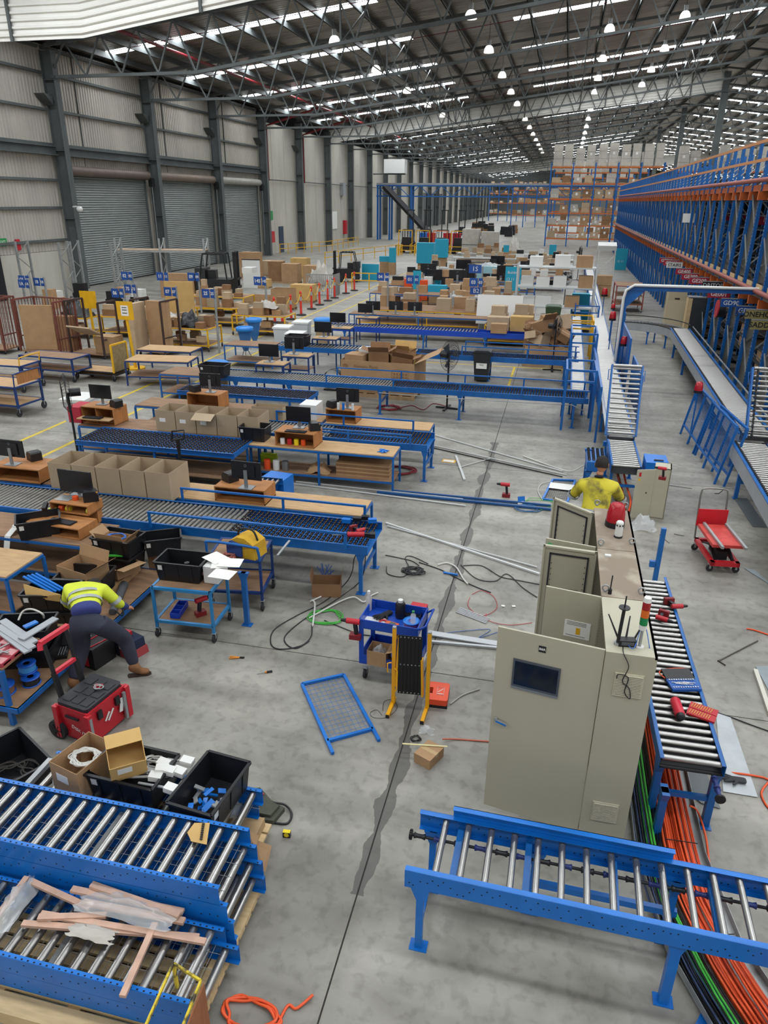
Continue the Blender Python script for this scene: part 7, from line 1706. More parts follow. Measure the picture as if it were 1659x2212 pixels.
bench('plain timber table behind the low platform trolley', (-13.5, 21.6, 0), 1.9, .9, .8, R(2), PLY, NAVY, None); bench('second plain timber table right of the platform trolley', (-12.9, 19.9, 0), 2.0, .95, .8, R(8), PLY, NAVY, .3)
shelf_trolley('timber-topped trolley at the far left edge behind the navy one', (-17.6, 18.3, 0), 0, 2.2, .9, .8, NAVY, PLYDK, .2, post=.05, topm=PLY, cr=.1, handle=True, hm=YEL)
RUST = mat('rusty_red_steel', '#6e3b30', .75, 0, .25, 7); BRN = mat('brown_steel', '#3d2a24', .7, 0, .15, 5)
def cage(lab, loc, rz, W, D, H_, m, n):
    t = T('roll_cage', lab, 'roll cage', loc, rz, 'rusty roll cages'); B().box(0, 0, .15, W, D, .19).build('deck', PLYDK, t)
    for x, y in ((.1, .1), (W-.1, .1), (.1, D-.1), (W-.1, D-.1)): castor(t, x, y, .06)
    for x in (0, W): 
        f = B(); f.bar((x, 0, .15), (x, 0, H_), .06, .06); f.bar((x, D, .15), (x, D, H_), .06, .06); f.bar((x, 0, H_), (x, D, H_), .06, .06); f.bar((x, 0, .7), (x, D, .7), .04, .04); f.build('end_frame', m, t)
        if n:
            g = B()
            for i in range(1, n): g.bar((x, D*i/n, .15), (x, D*i/n, H_), .018, .018)
            g.build('end_bars', m, t)
    if n:
        g = B(); f = B()
        for i in range(1, n*2): g.bar((W*i/n/2, D, .15), (W*i/n/2, D, H_), .018, .018)
        f.bar((0, D, H_), (W, D, H_), .05, .05); g.build('rear_bars', m, t); f.build('top_rail', m, t)
    return t
cage('rusty barred cage at the left frame edge', (-21.6, 23.0, 0), R(3), 1.7, 1.0, 2.0, RUST, 6); cage('rusty barred cage with a cut carton inside', (-19.3, 23.2, 0), R(-8), 1.9, 1.0, 2.0, RUST, 7)
cage('brown tube trolley loaded with a big flat carton, left of the yellow sign', (-17.3, 23.4, 0), R(-8), 1.5, .9, 2.0, BRN, 0); cage('brown tube trolley holding tall cartons behind the yellow sign', (-15.2, 24.3, 0), R(-8), 1.3, 1.0, 2.0, BRN, 0)
for l, loc, s, rz, m_ in (('tall flat brown carton leaning in the cage', (-18.6, 23.5, .2), (1.2, .12, 1.6), .2, CARD), ('brown carton with cut-out holes in the cage', (-17.9, 23.9, .2), (1.1, .4, 1.2), -.1, CARDDK), ('tall pale flat carton on the brown tube trolley', (-15.0, 24.3, .22), (.2, .9, 1.7), 0, CARD4), ('tall brown printed carton on the brown tube trolley', (-14.3, 24.6, .22), (.9, .2, 1.75), -.1, CARD), ('tilted worn pale board on the trolley', (-16.5, 23.2, 1.0), (1.1, .7, .05), -.2, CARD4), ('open brown carton with a grey bin', (-15.9, 23.7, .2), (.8, .6, .6), 0, CARD)):
    carton(l+' in the left sorting area', loc, s, rz, m_, tape=False, group='large cartons in the cages', rx=-.5 if 'tilted' in l else 0)
t = T('sign_stand', 'yellow sign stand with a white printed notice and round base', 'sign', (-14.0, 22.2, 0)); B().cyl((0,0,0),(0,0,.05),.32,20).build('base', YEL, t); B().bar((0,0,0),(-.1,0,1.7),.07,.07).build('post', YEL, t); B().box(-.4, -.05, 1.65, .2, -.03, 2.25).build('board', YEL, t); B().box(-.25, -.056, 1.78, .03, -.052, 2.12).build('notice', PAPER, t)
b = B()
for z in (2.04, 1.96, 1.86): b.box(-.2, -.059, z, -.02, -.057, z+.025)
b.build('print_lines', BLACK, t)
t = T('sign_board', 'plain yellow board on a post behind the rusty cage', 'sign', (-17.8, 25.6, 0)); B().bar((0,0,0),(0,0,2.0),.07,.07).build('post', YEL, t); B().box(-.35, -.05, 1.45, .35, -.03, 2.1).build('board', YEL, t)
# yellow tables with goods
rn = random.Random(12)
FZ = {}
CN = {}
def cname(m_): return {CARD: 'brown', CARD4: 'pale brown', CARDDK: 'dark brown', CARD2: 'grey-brown', CARD3: 'yellowish', WHITE: 'white', TEAL: 'turquoise', BLACK: 'black', FILMW: 'wrapped'}.get(m_, 'mixed')
def goods(zone, n, x0, x1, y0, y1, z, cols=(CARD, CARD4, CARDDK, CARD2), smin=.25, smax=.6, stack=.35, group=None, kind='carton', cat='box'):
    """plain closed boxes on one surface, told apart by colour and their place from the left"""
    placed = []; k = 0; tries = 0
    while k < n and tries < n*40:
        tries += 1
        w_, d_, h_ = rn.uniform(smin, smax), rn.uniform(smin, smax)*.8, rn.uniform(smin, smax)*.7
        x, y = rn.uniform(x0+w_/2, x1-w_/2), rn.uniform(y0+d_/2, max(y0+d_/2+.01, y1-d_/2))
        if any(abs(x-p[0]) < (w_+p[2])/2+.02 and abs(y-p[1]) < (d_+p[3])/2+.02 for p in placed): continue
        placed.append((x, y, w_, d_, h_, cols[k % len(cols)], rn.random() < stack)); k += 2 if placed[-1][6] else 1
    placed.sort()
    for i, (x, y, w_, d_, h_, m_, st) in enumerate(placed):
        for j in range(2 if st else 1):
            if j: w_, d_, m_ = w_*.85, d_*.85, cols[(i+1) % len(cols)]
            nm, kk = {BLACK: ('plastic_tub', 'tub'), WHITE: ('white_box', 'box')}.get(m_, (kind, 'carton'))
            hh = h_ if j == 0 else h_*.8
            o = B().cbox((0, 0, hh/2), (w_, d_, hh)).build(nm, m_); o.location = (x, y, z if j == 0 else z+h_+.001); o.rotation_euler = (0, 0, rn.uniform(-.03, .03))
            tag(o, ('%s %s, %s from the left %s' if j == 0 else '%s %s atop the %s from left %s') % (cname(m_), kk, ORD[i+1], zone), cat, group or ('goods '+zone))
def ytable(lab, x, y, L, W, zone, n=7, under=4, rz=0):
    shelf_trolley(lab, (x, y, 0), rz, L, W, .85, YEL, PLYDK, .2, post=.05, group='yellow tube tables', cr=.07)
    goods('on '+zone, n, x+.05, x+L-.05, y+.05, y+W-.05, .85); goods('beneath '+zone, under, x+.1, x+L-.1, y+.05, y+W-.05, .34, smax=.45)
ytable('yellow tube table with bags and a black sack, nearest of the yellow tables', -15.2, 25.6, 2.3, 1.2, 'the nearest yellow table', 9)
ytable('yellow tube table piled with large cartons left of sign 06', -18.8, 27.5, 2.6, 1.3, 'the yellow table left of sign 06', 10)
ytable('yellow tube table with white bags beside sign 2S', -13.6, 29.4, 2.4, 1.3, 'the yellow table beside sign 2S', 9)
ytable('yellow tube table with a black bag behind the rusty cage', -20.3, 26.8, 1.4, 1.1, 'the yellow table behind the cage', 4, 3)
ytable('yellow tube table behind sign 07', -16.8, 31.2, 2.6, 1.3, 'the yellow table behind sign 07', 10)
ytable('yellow tube table beneath sign 11', -18.5, 35.0, 3.0, 1.4, 'the yellow table beneath sign 11', 10)
film_heap('black_sack', 'shiny black plastic sack on the nearest yellow table', (-13.9, 26.1, .86), (.8, .7, .7), BLACK, cat='sack', seed=51); film_heap('clear_bag', 'heap of clear plastic bags on the nearest yellow table', (-14.9, 26.1, 1.1), (.9, .7, .4), FILM, seed=52)
film_heap('black_bag', 'black holdall on the yellow table behind the cage', (-19.6, 27.3, .86), (1.3, .8, .9), BLACK, cat='bag', seed=53); film_heap('clear_bag', 'white plastic bags on the table beside sign 2S', (-12.2, 30.1, 1.1), (.9, .7, .4), FILMW, seed=54)
t = carton('large yellowish board box standing behind sign 7S', (-15.7, 28.9, .9), (1.2, .1, 1.3), .2, CARD3, tape=False); tag(t, 'large yellowish board standing behind sign 7S', 'board'); 
t = carton('wide brown carton standing beneath sign 11 at the shutters', (-21.9, 40.3, 0), (2.2, .3, 1.4), 0, CARD, tape=False)
# hanging number signs
SIGNB = mat('sign_blue', '#1c4b96', .5)
def nsign(txt, loc, lab, ph=None, s=1.0, txt2=None):
    s *= .62
    t = T('number_sign', lab, 'sign', (loc[0], loc[1], 0), R(-8), 'blue number signs on posts'); z = loc[2]
    B().cyl((.3, .1, 0), (.3, .1, z+.2), .045, 8).build('post', GALV, t)
    B().box(-.35*s, 0, z-.3*s, .25*s, .02, z+.3*s).build('board', SIGNB, t); text(txt, .34*s, WHITE, t, (-.05*s, -.004, z), (PI/2, 0, 0), 'sign_lettering', .003, bold=.004)
    B().box(.32*s, .02, z-.3*s, .62*s, .04, z+.3*s).build('board', SIGNB, t); text(txt2 or txt, .28*s, WHITE, t, (.47*s, .014, z), (PI/2, 0, 0), 'sign_lettering', .003, bold=.003)
    return t
for tx, p in (('06', (-15.9, 24.52, 2.2)), ('7S', (-16.2, 25.87, 2.2)), ('02', (-19.1, 30.38, 2.2)), ('07', (-14.3, 25.48, 2.2)), ('11', (-17.5, 30.66, 2.2)), ('09', (-16.1, 30.89, 2.2)), ('2S', (-12.7, 25.38, 2.2)), ('1A', (-21.2, 26.23, 2.2)), ('GS', (-21.6, 26.78, 2.3)), ('1B', (-21.1, 27.03, 2.2)), ('14S', (-12.6, 30.1, 2.2)), ('04', (-8, 33.51, 2.2)), ('01', (-6.46, 32.69, 2.2)), ('03', (-3.61, 32.36, 2.2))):
    nsign(tx, p, 'blue sign on a post reading %s, %s' % (tx, {'06': 'behind the yellow sign stand', '7S': 'just right of 06', '02': 'above 7S', '07': 'beyond the nearest yellow table', '11': 'in front of the middle shutter', '09': 'in front of the forklift', '2S': 'at the nearest yellow table end', '1A': 'by the left frame edge', 'GS': 'just above 1A', '1B': 'right of 1A', '14S': 'before the bollards', '04': 'beside the turquoise board', '01': 'between the orange boxes', '03': 'by the shelving'}[tx]), s=.85 if p[1] < 30 else .95)
t = T('number_sign', 'pair of small blue signs reading 1S and B2 on the same post line as 03', 'sign', (-3.67, 33.25, 0)); B().box(-.3, 0, 2.5, .25, .02, 2.85).build('board', SIGNB, t); text('1S', .28, WHITE, t, (-.03, -.004, 2.67), (PI/2, 0, 0), 'sign_lettering', .003); B().box(-.2, 0, 1.6, .35, .02, 1.9).build('board', SIGNB, t); text('B2', .26, WHITE, t, (.07, -.004, 1.75), (PI/2, 0, 0), 'sign_lettering', .003); B().cyl((.3, .05, 0), (.3, .05, 2.8), .03, 8).build('post', GALV, t)
# bollards with yellow chain
BOL = ((-13.15, 24.9), (-12.9, 26.6), (-12.75, 28.3), (-12.95, 30.6), (-12.9, 33.0), (-12.75, 35.2), (-12.9, 37.4), (-13.0, 39.8), (-13.1, 43.0), (-13.2, 47.2))
BOLP = ((-13.1, 33.08, 0), (-12.7, 34.25, 0), (-12.7, 35.71, 0), (-12.9, 37.97, 0), (-13, 39.68, 0), (-13.1, 41.54, 0), (-13.1, 42.92, 0), (-13.1, 45.37, 0), (-12.6, 32.78, 0), (-13, 46.99, 0))
BRED = mat('bollard_red', '#d8392c', .5); CH = mat('chain_yellow', '#d9a81e', .5)
bp = []
BOLS = sorted(BOLP, key=lambda q: q[1])
names_ = ('first', 'second', 'third', 'fourth', 'fifth', 'sixth', 'seventh', 'eighth', 'ninth', 'tenth')
for i in range(10):
    p = BOLS[i]; bp.append(p)
    t = T('safety_bollard', 'red and white bollard, %s from the camera in the chained row' % names_[i], 'bollard', p, 0, 'chained red bollards')
    B().lathe([(.26, 0), (.26, .04), (.08, .07)], n=14).build('base', RUBBER, t); B().cyl((0,0,.06),(0,0,1.05),.065,12,.05).build('post', BRED, t); B().cyl((0,0,.72),(0,0,.92),.062,12).build('reflective_sleeve', mat('sleeve_grey', '#a3a5a6', .5), t); B().lathe([(.05,1.05),(.07,1.08),(.05,1.15),(.02,1.2)], n=10).build('cap', BRED, t)
for i in range(9):
    a, c = Vector(bp[i])+Vector((0,0,1.1)), Vector(bp[i+1])+Vector((0,0,1.1)); n = 14
    b = B(); b.tube([a.lerp(c, k/n)+Vector((0,0,-.45*(1-(2*k/n-1)**2))) for k in range(n+1)], .02, 5); tag(b.build('plastic_chain', CH), 'yellow plastic chain sagging after the %s red bollard' % names_[i], 'chain', 'bollard chains')
# yellow handrails
def handrail(lab, pts, n, grp='yellow handrails'):
    t = T('handrail', lab, 'handrail', (0, 0, 0), 0, grp); b = B()
    for z in (1.05, .6):
        for p, q in zip(pts, pts[1:]): b.bar((*p, z), (*q, z), .06, .06)
    b.build('rails', YEL, t)
    for p, q in zip(pts, pts[1:]):
        for k in range(n+1): c = Vector(p).lerp(Vector(q), k/n); B().box(c.x-.03, c.y-.03, 0, c.x+.03, c.y+.03, 1.05).build('post', YEL, t)
handrail('yellow handrail along the concrete wall', [(-29.5, 77), (-26.5, 84), (-26, 96)], 6); handrail('yellow handrail ending at the grey post', [(-21, 66), (-17.5, 80), (-17, 81)], 6); handrail('yellow handrail in front of the forklift row', [(-17, 79), (-8.2, 79)], 5); handrail('yellow handrail by the turquoise board', [(-13.3, 47.5), (-11.0, 47.6)], 2)
# forklifts
def forklift(lab, loc, rz, s=1.0, body=None, guard_=True, group='forklifts', mh=2.2):
    t = T('forklift', lab, 'forklift', loc, rz, group); body = body or BLACK
    B().box(-.55, -.2, .25, .55, 1.5, .95).build('chassis', body, t); B().prism([(-.5,0),(.5,0),(.45,.5),(-.45,.5)], .5, Matrix.Translation((0,1.55,.95)) @ Matrix.Rotation(PI/2, 4, 'X')).build('counterweight', body, t)
    for x in (-.32, .24): B().box(x, -.45, .1, x+.08, -.3, mh).build('mast_rail', BLACKM, t)
    b = B(); b.box(-.4, -.42, mh-.08, .4, -.32, mh); b.box(-.4, -.5, .5, .4, -.44, .62); b.box(-.4, -.5, .9, .4, -.44, 1.0); b.build('carriage', BLACKM, t)
    for x in (-.3, .2): B().box(x, -1.5, .08, x+.1, -.45, .13).build('fork', BLACKM, t)
    if guard_:
        b = B(); 
        for x in (-.48, .48): b.bar((x, 0, .95), (x, .1, 2.1), .06, .06); b.bar((x, 1.35, .95), (x, 1.1, 2.1), .06, .06); b.bar((x, .1, 2.1), (x, 1.1, 2.1), .07, .07)
        for k in range(5): b.bar((-.48, .15+.23*k, 2.12), (.48, .15+.23*k, 2.12), .05, .04)
        b.build('overhead_guard', BLACKM, t)
    for x in (-.55, .55):
        for y in (.05, 1.25): B().cyl((x-.1, y, .26), (x+.1, y, .26), .26, 14).build('wheel', RUBBER, t)
    B().box(-.2, .6, .95, .2, 1.0, 1.35).build('seat', BLACK, t); t.scale = (s, s, s); return t
forklift('black forklift with cream counterweight at the shutters, nearest forklift', (-18.9, 40.9, 0), R(100), 1.2, BLACK, True, mh=2.2); tag(B().box(-17.9, 40.5, 1.5, -17.3, 41.3, 1.8).build('gas_bottle', WHITE), 'white gas bottle on the rear of the nearest forklift', 'gas bottle')
forklift('forklift behind the grey mesh bins, only its roof guard showing', (-15.6, 52.5, 0), R(-80), .95)
for i in range(5):
    x = -17.2+1.95*i; forklift('black reach truck, %s from the left in the row of five' % ('first', 'second', 'third', 'fourth', 'fifth')[i], (x, 86, 0), PI, 1.15, BLACK, True, 'row of reach trucks', mh=3.9)
    t = T('charging_frame', '%s frame in front of the %s reach truck' % ('orange' if i == 2 else 'yellow', ('first', 'second', 'third', 'fourth', 'fifth')[i]), 'frame', (x, 83.6, 0), 0, 'yellow frames round the reach trucks'); b = B(); m_ = ORANGE if i == 2 else YEL
    for xx in (-.75, .75): b.bar((xx, 0, 0), (xx, 0, 2.4), .08, .08); b.bar((xx, 0, 1.0), (xx, -1.0, 1.0), .06, .06); b.bar((xx, -1.0, 0), (xx, -1.0, 1.0), .06, .06)
    b.bar((-.75, 0, 2.4), (.75, 0, 2.4), .08, .08); b.build('hoop', m_, t)
for i, (x, c) in enumerate(((-15.2, REDP), (-12.2, REDP), (-13.3, REDP), (-16.1, BLUEB), (-10.9, BLUEB))): tag(B().box(x-.45, 88.5, 0, x+.45, 89.4, 2.0).build('tub_stack', c), '%s stacked tubs behind the reach trucks, %s' % ('red' if c is REDP else 'blue', ('left of the middle truck', 'right of the middle truck', 'at the middle truck', 'at the left end', 'at the right end')[i]), 'tubs', 'coloured tubs behind the reach trucks')

# tools on the end of the nearest line, stub conveyor, pallet-truck handle
t = T('reciprocating_saw', 'red and black reciprocating saw lying on the end of the nearest line', 'saw', (-2.53, 9.29, 0.83), R(12))
B().cyl((-.17, 0, .04), (.08, 0, .045), .04, 12).build('body', REDP, t); B().bar((.06, 0, .04), (.2, 0, .03), .05, .06).build('grip', BLACK, t); B().box(.16, -.05, -.0, .24, .05, .07).build('battery', BLACK, t); B().cyl((-.25, 0, .035), (-.16, 0, .04), .03, 10).build('boot', BLACK, t); B().bar((-.4, 0, .03), (-.24, 0, .03), .004, .02).build('blade', GALV, t)
drill('red and black drill lying among battery packs on the end of the nearest line', (-2.7, 9.62, 0.83), .8, rx=1.45)
for i, p in enumerate(((-2.86, 9.76, 0.83), (-2.71, 9.85, 0.83), (-2.6, 9.94, 0.83), (-2.47, 9.86, 0.83))): tag(B().cbox((0, 0, .03), (.13, .08, .06), .1*i).build('battery_pack', (BLUEB, BLACK, BLACK, BLUEB)[i]), '%s battery pack at the end of the nearest line, %s from the left' % (('blue', 'black', 'black', 'blue')[i], ORD[i+1]), 'battery pack').location = p
conveyor('stub_conveyor', 'short low roller section behind the blue sloping steel box', (-5.75, 11.35, 0), 0, 1.05, .5, .62, rm=STEEL, rolls=[(.08, 1.0, .1)], legs=(.1, .9), rail_h=.12)
t = T('pallet_truck_handle', 'black pallet-truck handle standing upright in front of the nearer skate-wheel table', 'pallet truck', (-6.75, 11.8, 0)); B().cyl((0, 0, .1), (0, 0, 1.05), .03, 10).build('shaft', BLACK, t); B().tube([(-.13, 0, 1.2), (.13, 0, 1.25), (.15, 0, 1.42), (-.1, 0, 1.38), (-.13, 0, 1.2)], .018, 8).build('loop_grip', BLACK, t); B().bar((0, 0, 1.0), (0, 0, 1.22), .05, .05).build('neck', BLACK, t); B().box(-.12, -.1, 0, .12, .1, .2).build('wheel_head', BLACKM, t)
for x in (-.2, .2): B().box(x-.07, .1, .05, x+.07, .6, .1).build('fork', BLACKM, t)

# ================================================================ CLUTTERED MIDDLE DISTANCE
GSH = mat('shelf_grey_white', '#bfc2c2', .5, .1)
def steel_shelf(lab, x, y, L, D, H_, n, zone, per=5, cols=(CARD, CARD4, CARD2, WHITE, BLACK), kind='carton', smin=.25, smax=.6):
    t = T('steel_shelving', lab, 'shelving', (x, y, 0), 0, 'grey steel shelving')
    for xx in (0, L):
        for yy in (0, D): B().box(xx-.04, yy-.04, 0, xx+.04, yy+.04, H_).build('upright', GSH, t)
    for i in range(n):
        z = .15+(H_-.35)*i/max(1, n-1); B().box(0, 0, z, L, D, z+.06).build('shelf', GSH, t); goods('on shelf %s, %s' % (ORD[i+1], zone.replace('the ', '', 1)), per, x+.1, x+L-.1, y+.05, y+D-.05, z+.062, cols, smin, min(smax, (H_-.5)/max(1, n-1)*.9), .0, kind=kind)
GC = (CARD, CARD4, CARD2, CARDDK)
goods('on the bench behind the row of monitors', 14, -8.6, -2.6, 32.6, 34.4, .9, GC, .35, .8, .5)
bench('timber bench of cartons behind the row of monitors', (-8.8, 32.5, 0), 6.3, 2.0, .9, 0, PLYDK, YEL, .3)
goods('in front of the shelving by sign 03', 9, -2.7, -.9, 30.0, 31.3, .8, (CARD2, CARD4, CARD2), .5, .65, 1.0)
shelf_trolley('yellow-framed trolley stacked with grey cartons below sign 03', (-2.8, 29.9, 0), 0, 2.0, 1.5, .8, YEL, PLYDK, .2, post=.05)
for i, (p, s, m_, l) in enumerate((((-2.2, 28.95, .8), (.85,.5,.5), CARD4, 'pale carton on the fifth line, left of the yellow one'), ((-1.3, 28.95, .8), (.85,.5,.55), CARD3, 'yellow-orange carton on the fifth line'), ((-.4, 29.0, .8), (.6,.5,.4), CARD, 'open brown carton at the right of the fifth line'), ((-2.1, 28.2, .8), (.6,.35,.35), CARD, 'film-wrapped carton on the near edge of the fifth line'))): carton(l, p, s, 0, m_, tape=i < 2)
t = T('white_board', 'large white board leaning behind the fifth line', 'board', (-2.4, 31.6, 0)); B().cbox((0, 0, 1.2), (1.9, .05, 1.2), 0, -.25).build('board', WHITE, t); B().box(-.8, .1, 0, .8, .2, .7).build('stand', GALV, t)
steel_shelf('grey shelving with white archive cartons beside the green bin', -1.9, 34.2, 3.4, .9, 2.9, 4, 'the shelving by the green bin', 4, (WHITE, WHITE, CARD), smin=.55, smax=.8)
steel_shelf('low grey shelving with dark cartons below the turquoise poster', -5.0, 35.2, 2.9, .9, 1.4, 2, 'the low shelving under the poster', 5, (CARD, CARDDK))
def teal(lab, loc, s, rz=0, txt=None, g='turquoise boards and boxes'):
    t = T('turquoise_board', lab, 'board', loc, rz, g); B().cbox((0, 0, s[2]/2), s).build('board', TEAL, t)
    if loc[2] > .1: B().cbox((0, 0, -loc[2]/2-.001), (s[0]*.9, .5, loc[2]-.002)).build('supporting_carton', CARD, t)
    if txt:
        for k, (tt, z, sz) in enumerate(txt): text(tt, sz, WHITE, t, (0, -s[1]/2-.004, z), (PI/2, 0, 0), 'board_lettering', .003)
    return t
teal('turquoise poster board with white lettering above the pallet stacks', (-2.55, 41.71, 0.9), (.85, .08, 1.25), 0, (('Building', .95, .19), ('13 11 14', .6, .2)))
teal('turquoise printed box at the right end of the shelving', (1.0, 36.0, 0), (.8, .5, 1.5), 0, (('lifeline', .9, .22),)); teal('large turquoise cabinet behind the black bins', (-10.5, 59.2, 0.9), (1.35, .9, 1.5), 0); teal('second turquoise cabinet right of the large one', (-10.3, 65.64, 0.9), (1.1, .7, 1.5))
teal('turquoise board in the yellow rail by sign 04', (-13.6, 53.59, 0), (1.25, .15, 1.15)); teal('upright turquoise board behind sign 04', (-13.1, 58.76, 0.9), (.55, .12, 1.1)); teal('low turquoise box left of the upright board', (-13.9, 59.5, 0.9), (.8, .5, .4))
teal('turquoise box between the brown cartons near sign 01', (-7.33, 43.91, 0.8), (.95, .6, .4)); teal('flat turquoise box nearer sign 01', (-6.56, 40.95, 0.8), (1.0, .6, .35)); teal('pale turquoise sheet beside sign 01', (-7.88, 41.72, 0.8), (.45, .06, 1.0))
teal('turquoise board pair at the aisle end of the blue racking', (4.87, 69, 0), (1.1, .15, 1.75), 0, (('13 11', .7, .25),)); teal('small turquoise sign on the rear shelving', (-0.92, 67.86, 1.2), (.6, .08, .8)); teal('turquoise sign beside the wrapped machines', (-5.04, 69.57, 1.2), (.5, .08, .6))
for p, l in (((-8.5, 42.26, 0.8), 'orange printed carton left of sign 01'), ((-7.51, 41.84, 0.8), 'orange printed tub right of sign 01')): tag(B().cbox(Vector(p)+Vector((0,0,-.15)), (.45, .4, 1.3), .2).build('orange_carton', mat('orange', '#e0501e', .5)), l, 'box')
# benches with black bins, monitors, cartons going back
G1 = (CARD, CARD4, BLACK, CARD2, WHITE)
for i, (y, x0, x1, cols, n, lab) in enumerate(((38.5, -9.8, -2.0, GC, 14, 'behind sign 01'), (42.5, -9.8, -1.8, (CARD, BLACK, CARD4, WHITE), 15, 'in front of the black tubs'), (46.5, -9.8, -1.5, (BLACK, BLACK, CARD4), 16, 'on the black-tub bench'), (50.5, -9.8, 0.2, (BLACK, WHITE, BLACK, CARD), 18, 'on the second black-tub bench'), (55, -9.6, .6, G1, 18, 'in front of the far grey shelving'), (60, -5.4, .8, G1, 12, 'on the first far grey shelving'), (66, -9.4, .9, G1, 20, 'on the second far grey shelving'), (72, -9.8, 1.0, GC, 20, 'near the wrapped machines'))):
    nm = ('nearest', 'second', 'third', 'fourth', 'fifth', 'sixth', 'seventh', 'farthest')[i]
    bench('%s long bench in the cluttered middle distance' % nm, (x0, y, 0), x1-x0, 1.3, .9, 0, (PLYDK, GSH)[i > 3], (BLUE, GSH)[i > 3], .3, group='benches in the middle distance')
    goods(lab, n, x0, x1, y+.05, y+1.25, .902, cols, .3, .75, .5); goods('underneath, '+lab, 4, x0+.3, x1-.3, y+.1, y+1.1, .32, cols, .3, .5, 0)
for i, (x, y) in enumerate(((-7.2, 44.4), (-5.8, 44.5), (-3.4, 48.5), (-8.2, 48.4), (-6.5, 52.4), (-2.3, 52.5), (-4.6, 57))):
    mon('dark monitor standing on a far bench, %s of the far monitors' % ('first', 'second', 'third', 'fourth', 'fifth', 'sixth', 'seventh')[i], (x, y-1.2, .92), 0, i % 2, 1.9, group='far monitors')
for i in range(3): pallet('empty pallet in the stack by the turquoise poster, %s from the bottom' % ORD[i+1], (-4.6, 39.8, .75+.125*i), .02*i, 1.2, 1.0, 'stack of empty pallets')
t = T('carton_block', 'film-wrapped turquoise carton block behind sign 03', 'carton block', (-4.6, 49.3, 0)); t.scale = (.65, .65, .62); B().box(-1.1, -.7, .9, 1.1, .7, 2.5).build('cartons', mat('pale_turquoise', '#9cc6cf', .5), t); film_heap('wrap', '', (0, 0, 2.5), (2.2, 1.4, .5), FILM, parent=t); B().box(-1.1,-.7,0,1.1,.7,.89).build('pallet_base', PALLETW, t)
# wrapped machines and pallets near the far aisle
for i, (x, y, h) in enumerate(((-9.0, 76, 2.9), (-7.1, 75.5, 2.7))):
    t = T('wrapped_pallet', '%s film-wrapped machine beside the far aisle' % ('left', 'right')[i], 'wrapped pallet', (x, y, 0), 0, 'wrapped machines'); B().box(-.85, -.8, 0, .85, .8, .15).build('pallet', PALLETW, t); B().box(-.82, -.75, .152, .82, .75, h).build('wrapped_load', FILMW, t); B().box(-.84, -.77, h*.5, .84, -.75, h*.52).build('strap', GREYBEAM, t)
film_heap('covered_item', 'white plastic-covered item right of the wrapped machines', (-4.6, 74, 0), (1.6, 1.3, 2.6), FILMW, cat='covered item', seed=61)
# pallet boxes on the left behind the bollards
for l, p, s, m_ in (('large brown pallet carton standing open behind the bollards', (-14.3, 37.55, 0), (1.15, .9, .95), CARD), ('yellow-lidded pallet carton behind the third bollard', (-14.3, 40.77, 0), (1.35, .9, .85), CARD3), ('tall wrapped pallet carton, left of the pair behind the bollards', (-18.4, 50.05, 0), (1.2, 1.0, 1.2), CARD), ('tall wrapped pallet carton, right of the pair behind the bollards', (-16.4, 49.11, 0), (1.4, 1.0, 1.2), CARD), ('yellow-topped pallet carton behind the tall pair', (-19.1, 53.99, 0), (1.3, 1.0, 1.3), CARD3), ('flat long carton on a pallet left of the open pallet carton', (-16.5, 39.46, 0), (1.6, 1.0, .3), CARD), ('wrapped pallet of cartons beside the white panel', (-19.6, 50.34, 0), (1.0, .9, 1.3), CARDDK), ('low yellow carton near the white panel', (-19.1, 46.78, 0), (.8, .6, .45), CARD3), ('brown cartons behind the white panel', (-22.6, 52.88, 0), (1.5, 1.0, 1.7), CARD), ('tan pallet carton between the forklift and the white panel', (-21.6, 54.7, 0), (1.5, 1.2, 1.0), CARD4)):
    pallet('pallet under the '+l.split(',')[0], p, 0, s[0], s[1]); carton(l, (p[0], p[1], .123), (s[0]*.96, s[1]*.96, s[2]), 0, m_, open_='open' in l, flaps=(None,)*4)
t = T('mesh_bin', 'grey steel cage bin heaped with clear plastic sacks behind the bollards', 'cage bin', (-14.3, 44.5, -.1)); t.scale = (.85, .85, .9); b = B()
for i in range(15): b.bar((-1.0+.143*i, -.8, .1), (-1.0+.143*i, -.8, 1.5), .05, .02); b.bar((1.0, -.8+.115*i, .1), (1.0, -.8+.115*i, 1.5), .02, .05)
b.build('slats', GALV, t, 'stuff'); B().box(-1.0,-.8,.1,1.0,.8,.14).build('base', GALV, t); B().box(-1.0,-.82,1.44,1.0,-.78,1.52).build('rim', GALV, t); film_heap('plastic_sacks', 'heap of clear plastic sacks in the grey cage bin', (-14.5, 44.5, .6), (1.5, 1.2, 1.5), FILMW, cat='sacks', seed=62)
t = T('whiteboard', 'white framed panel standing left of the pallet cartons', 'panel', (-19.9, 46.5, 0)); t.scale = (.55, 1, .8); B().box(-1.1, 0, 0, 1.1, .08, 2.2).build('panel', WHITE, t); B().box(-1.15, -.02, 2.2, 1.15, .1, 2.26).build('frame', BLACKM, t)
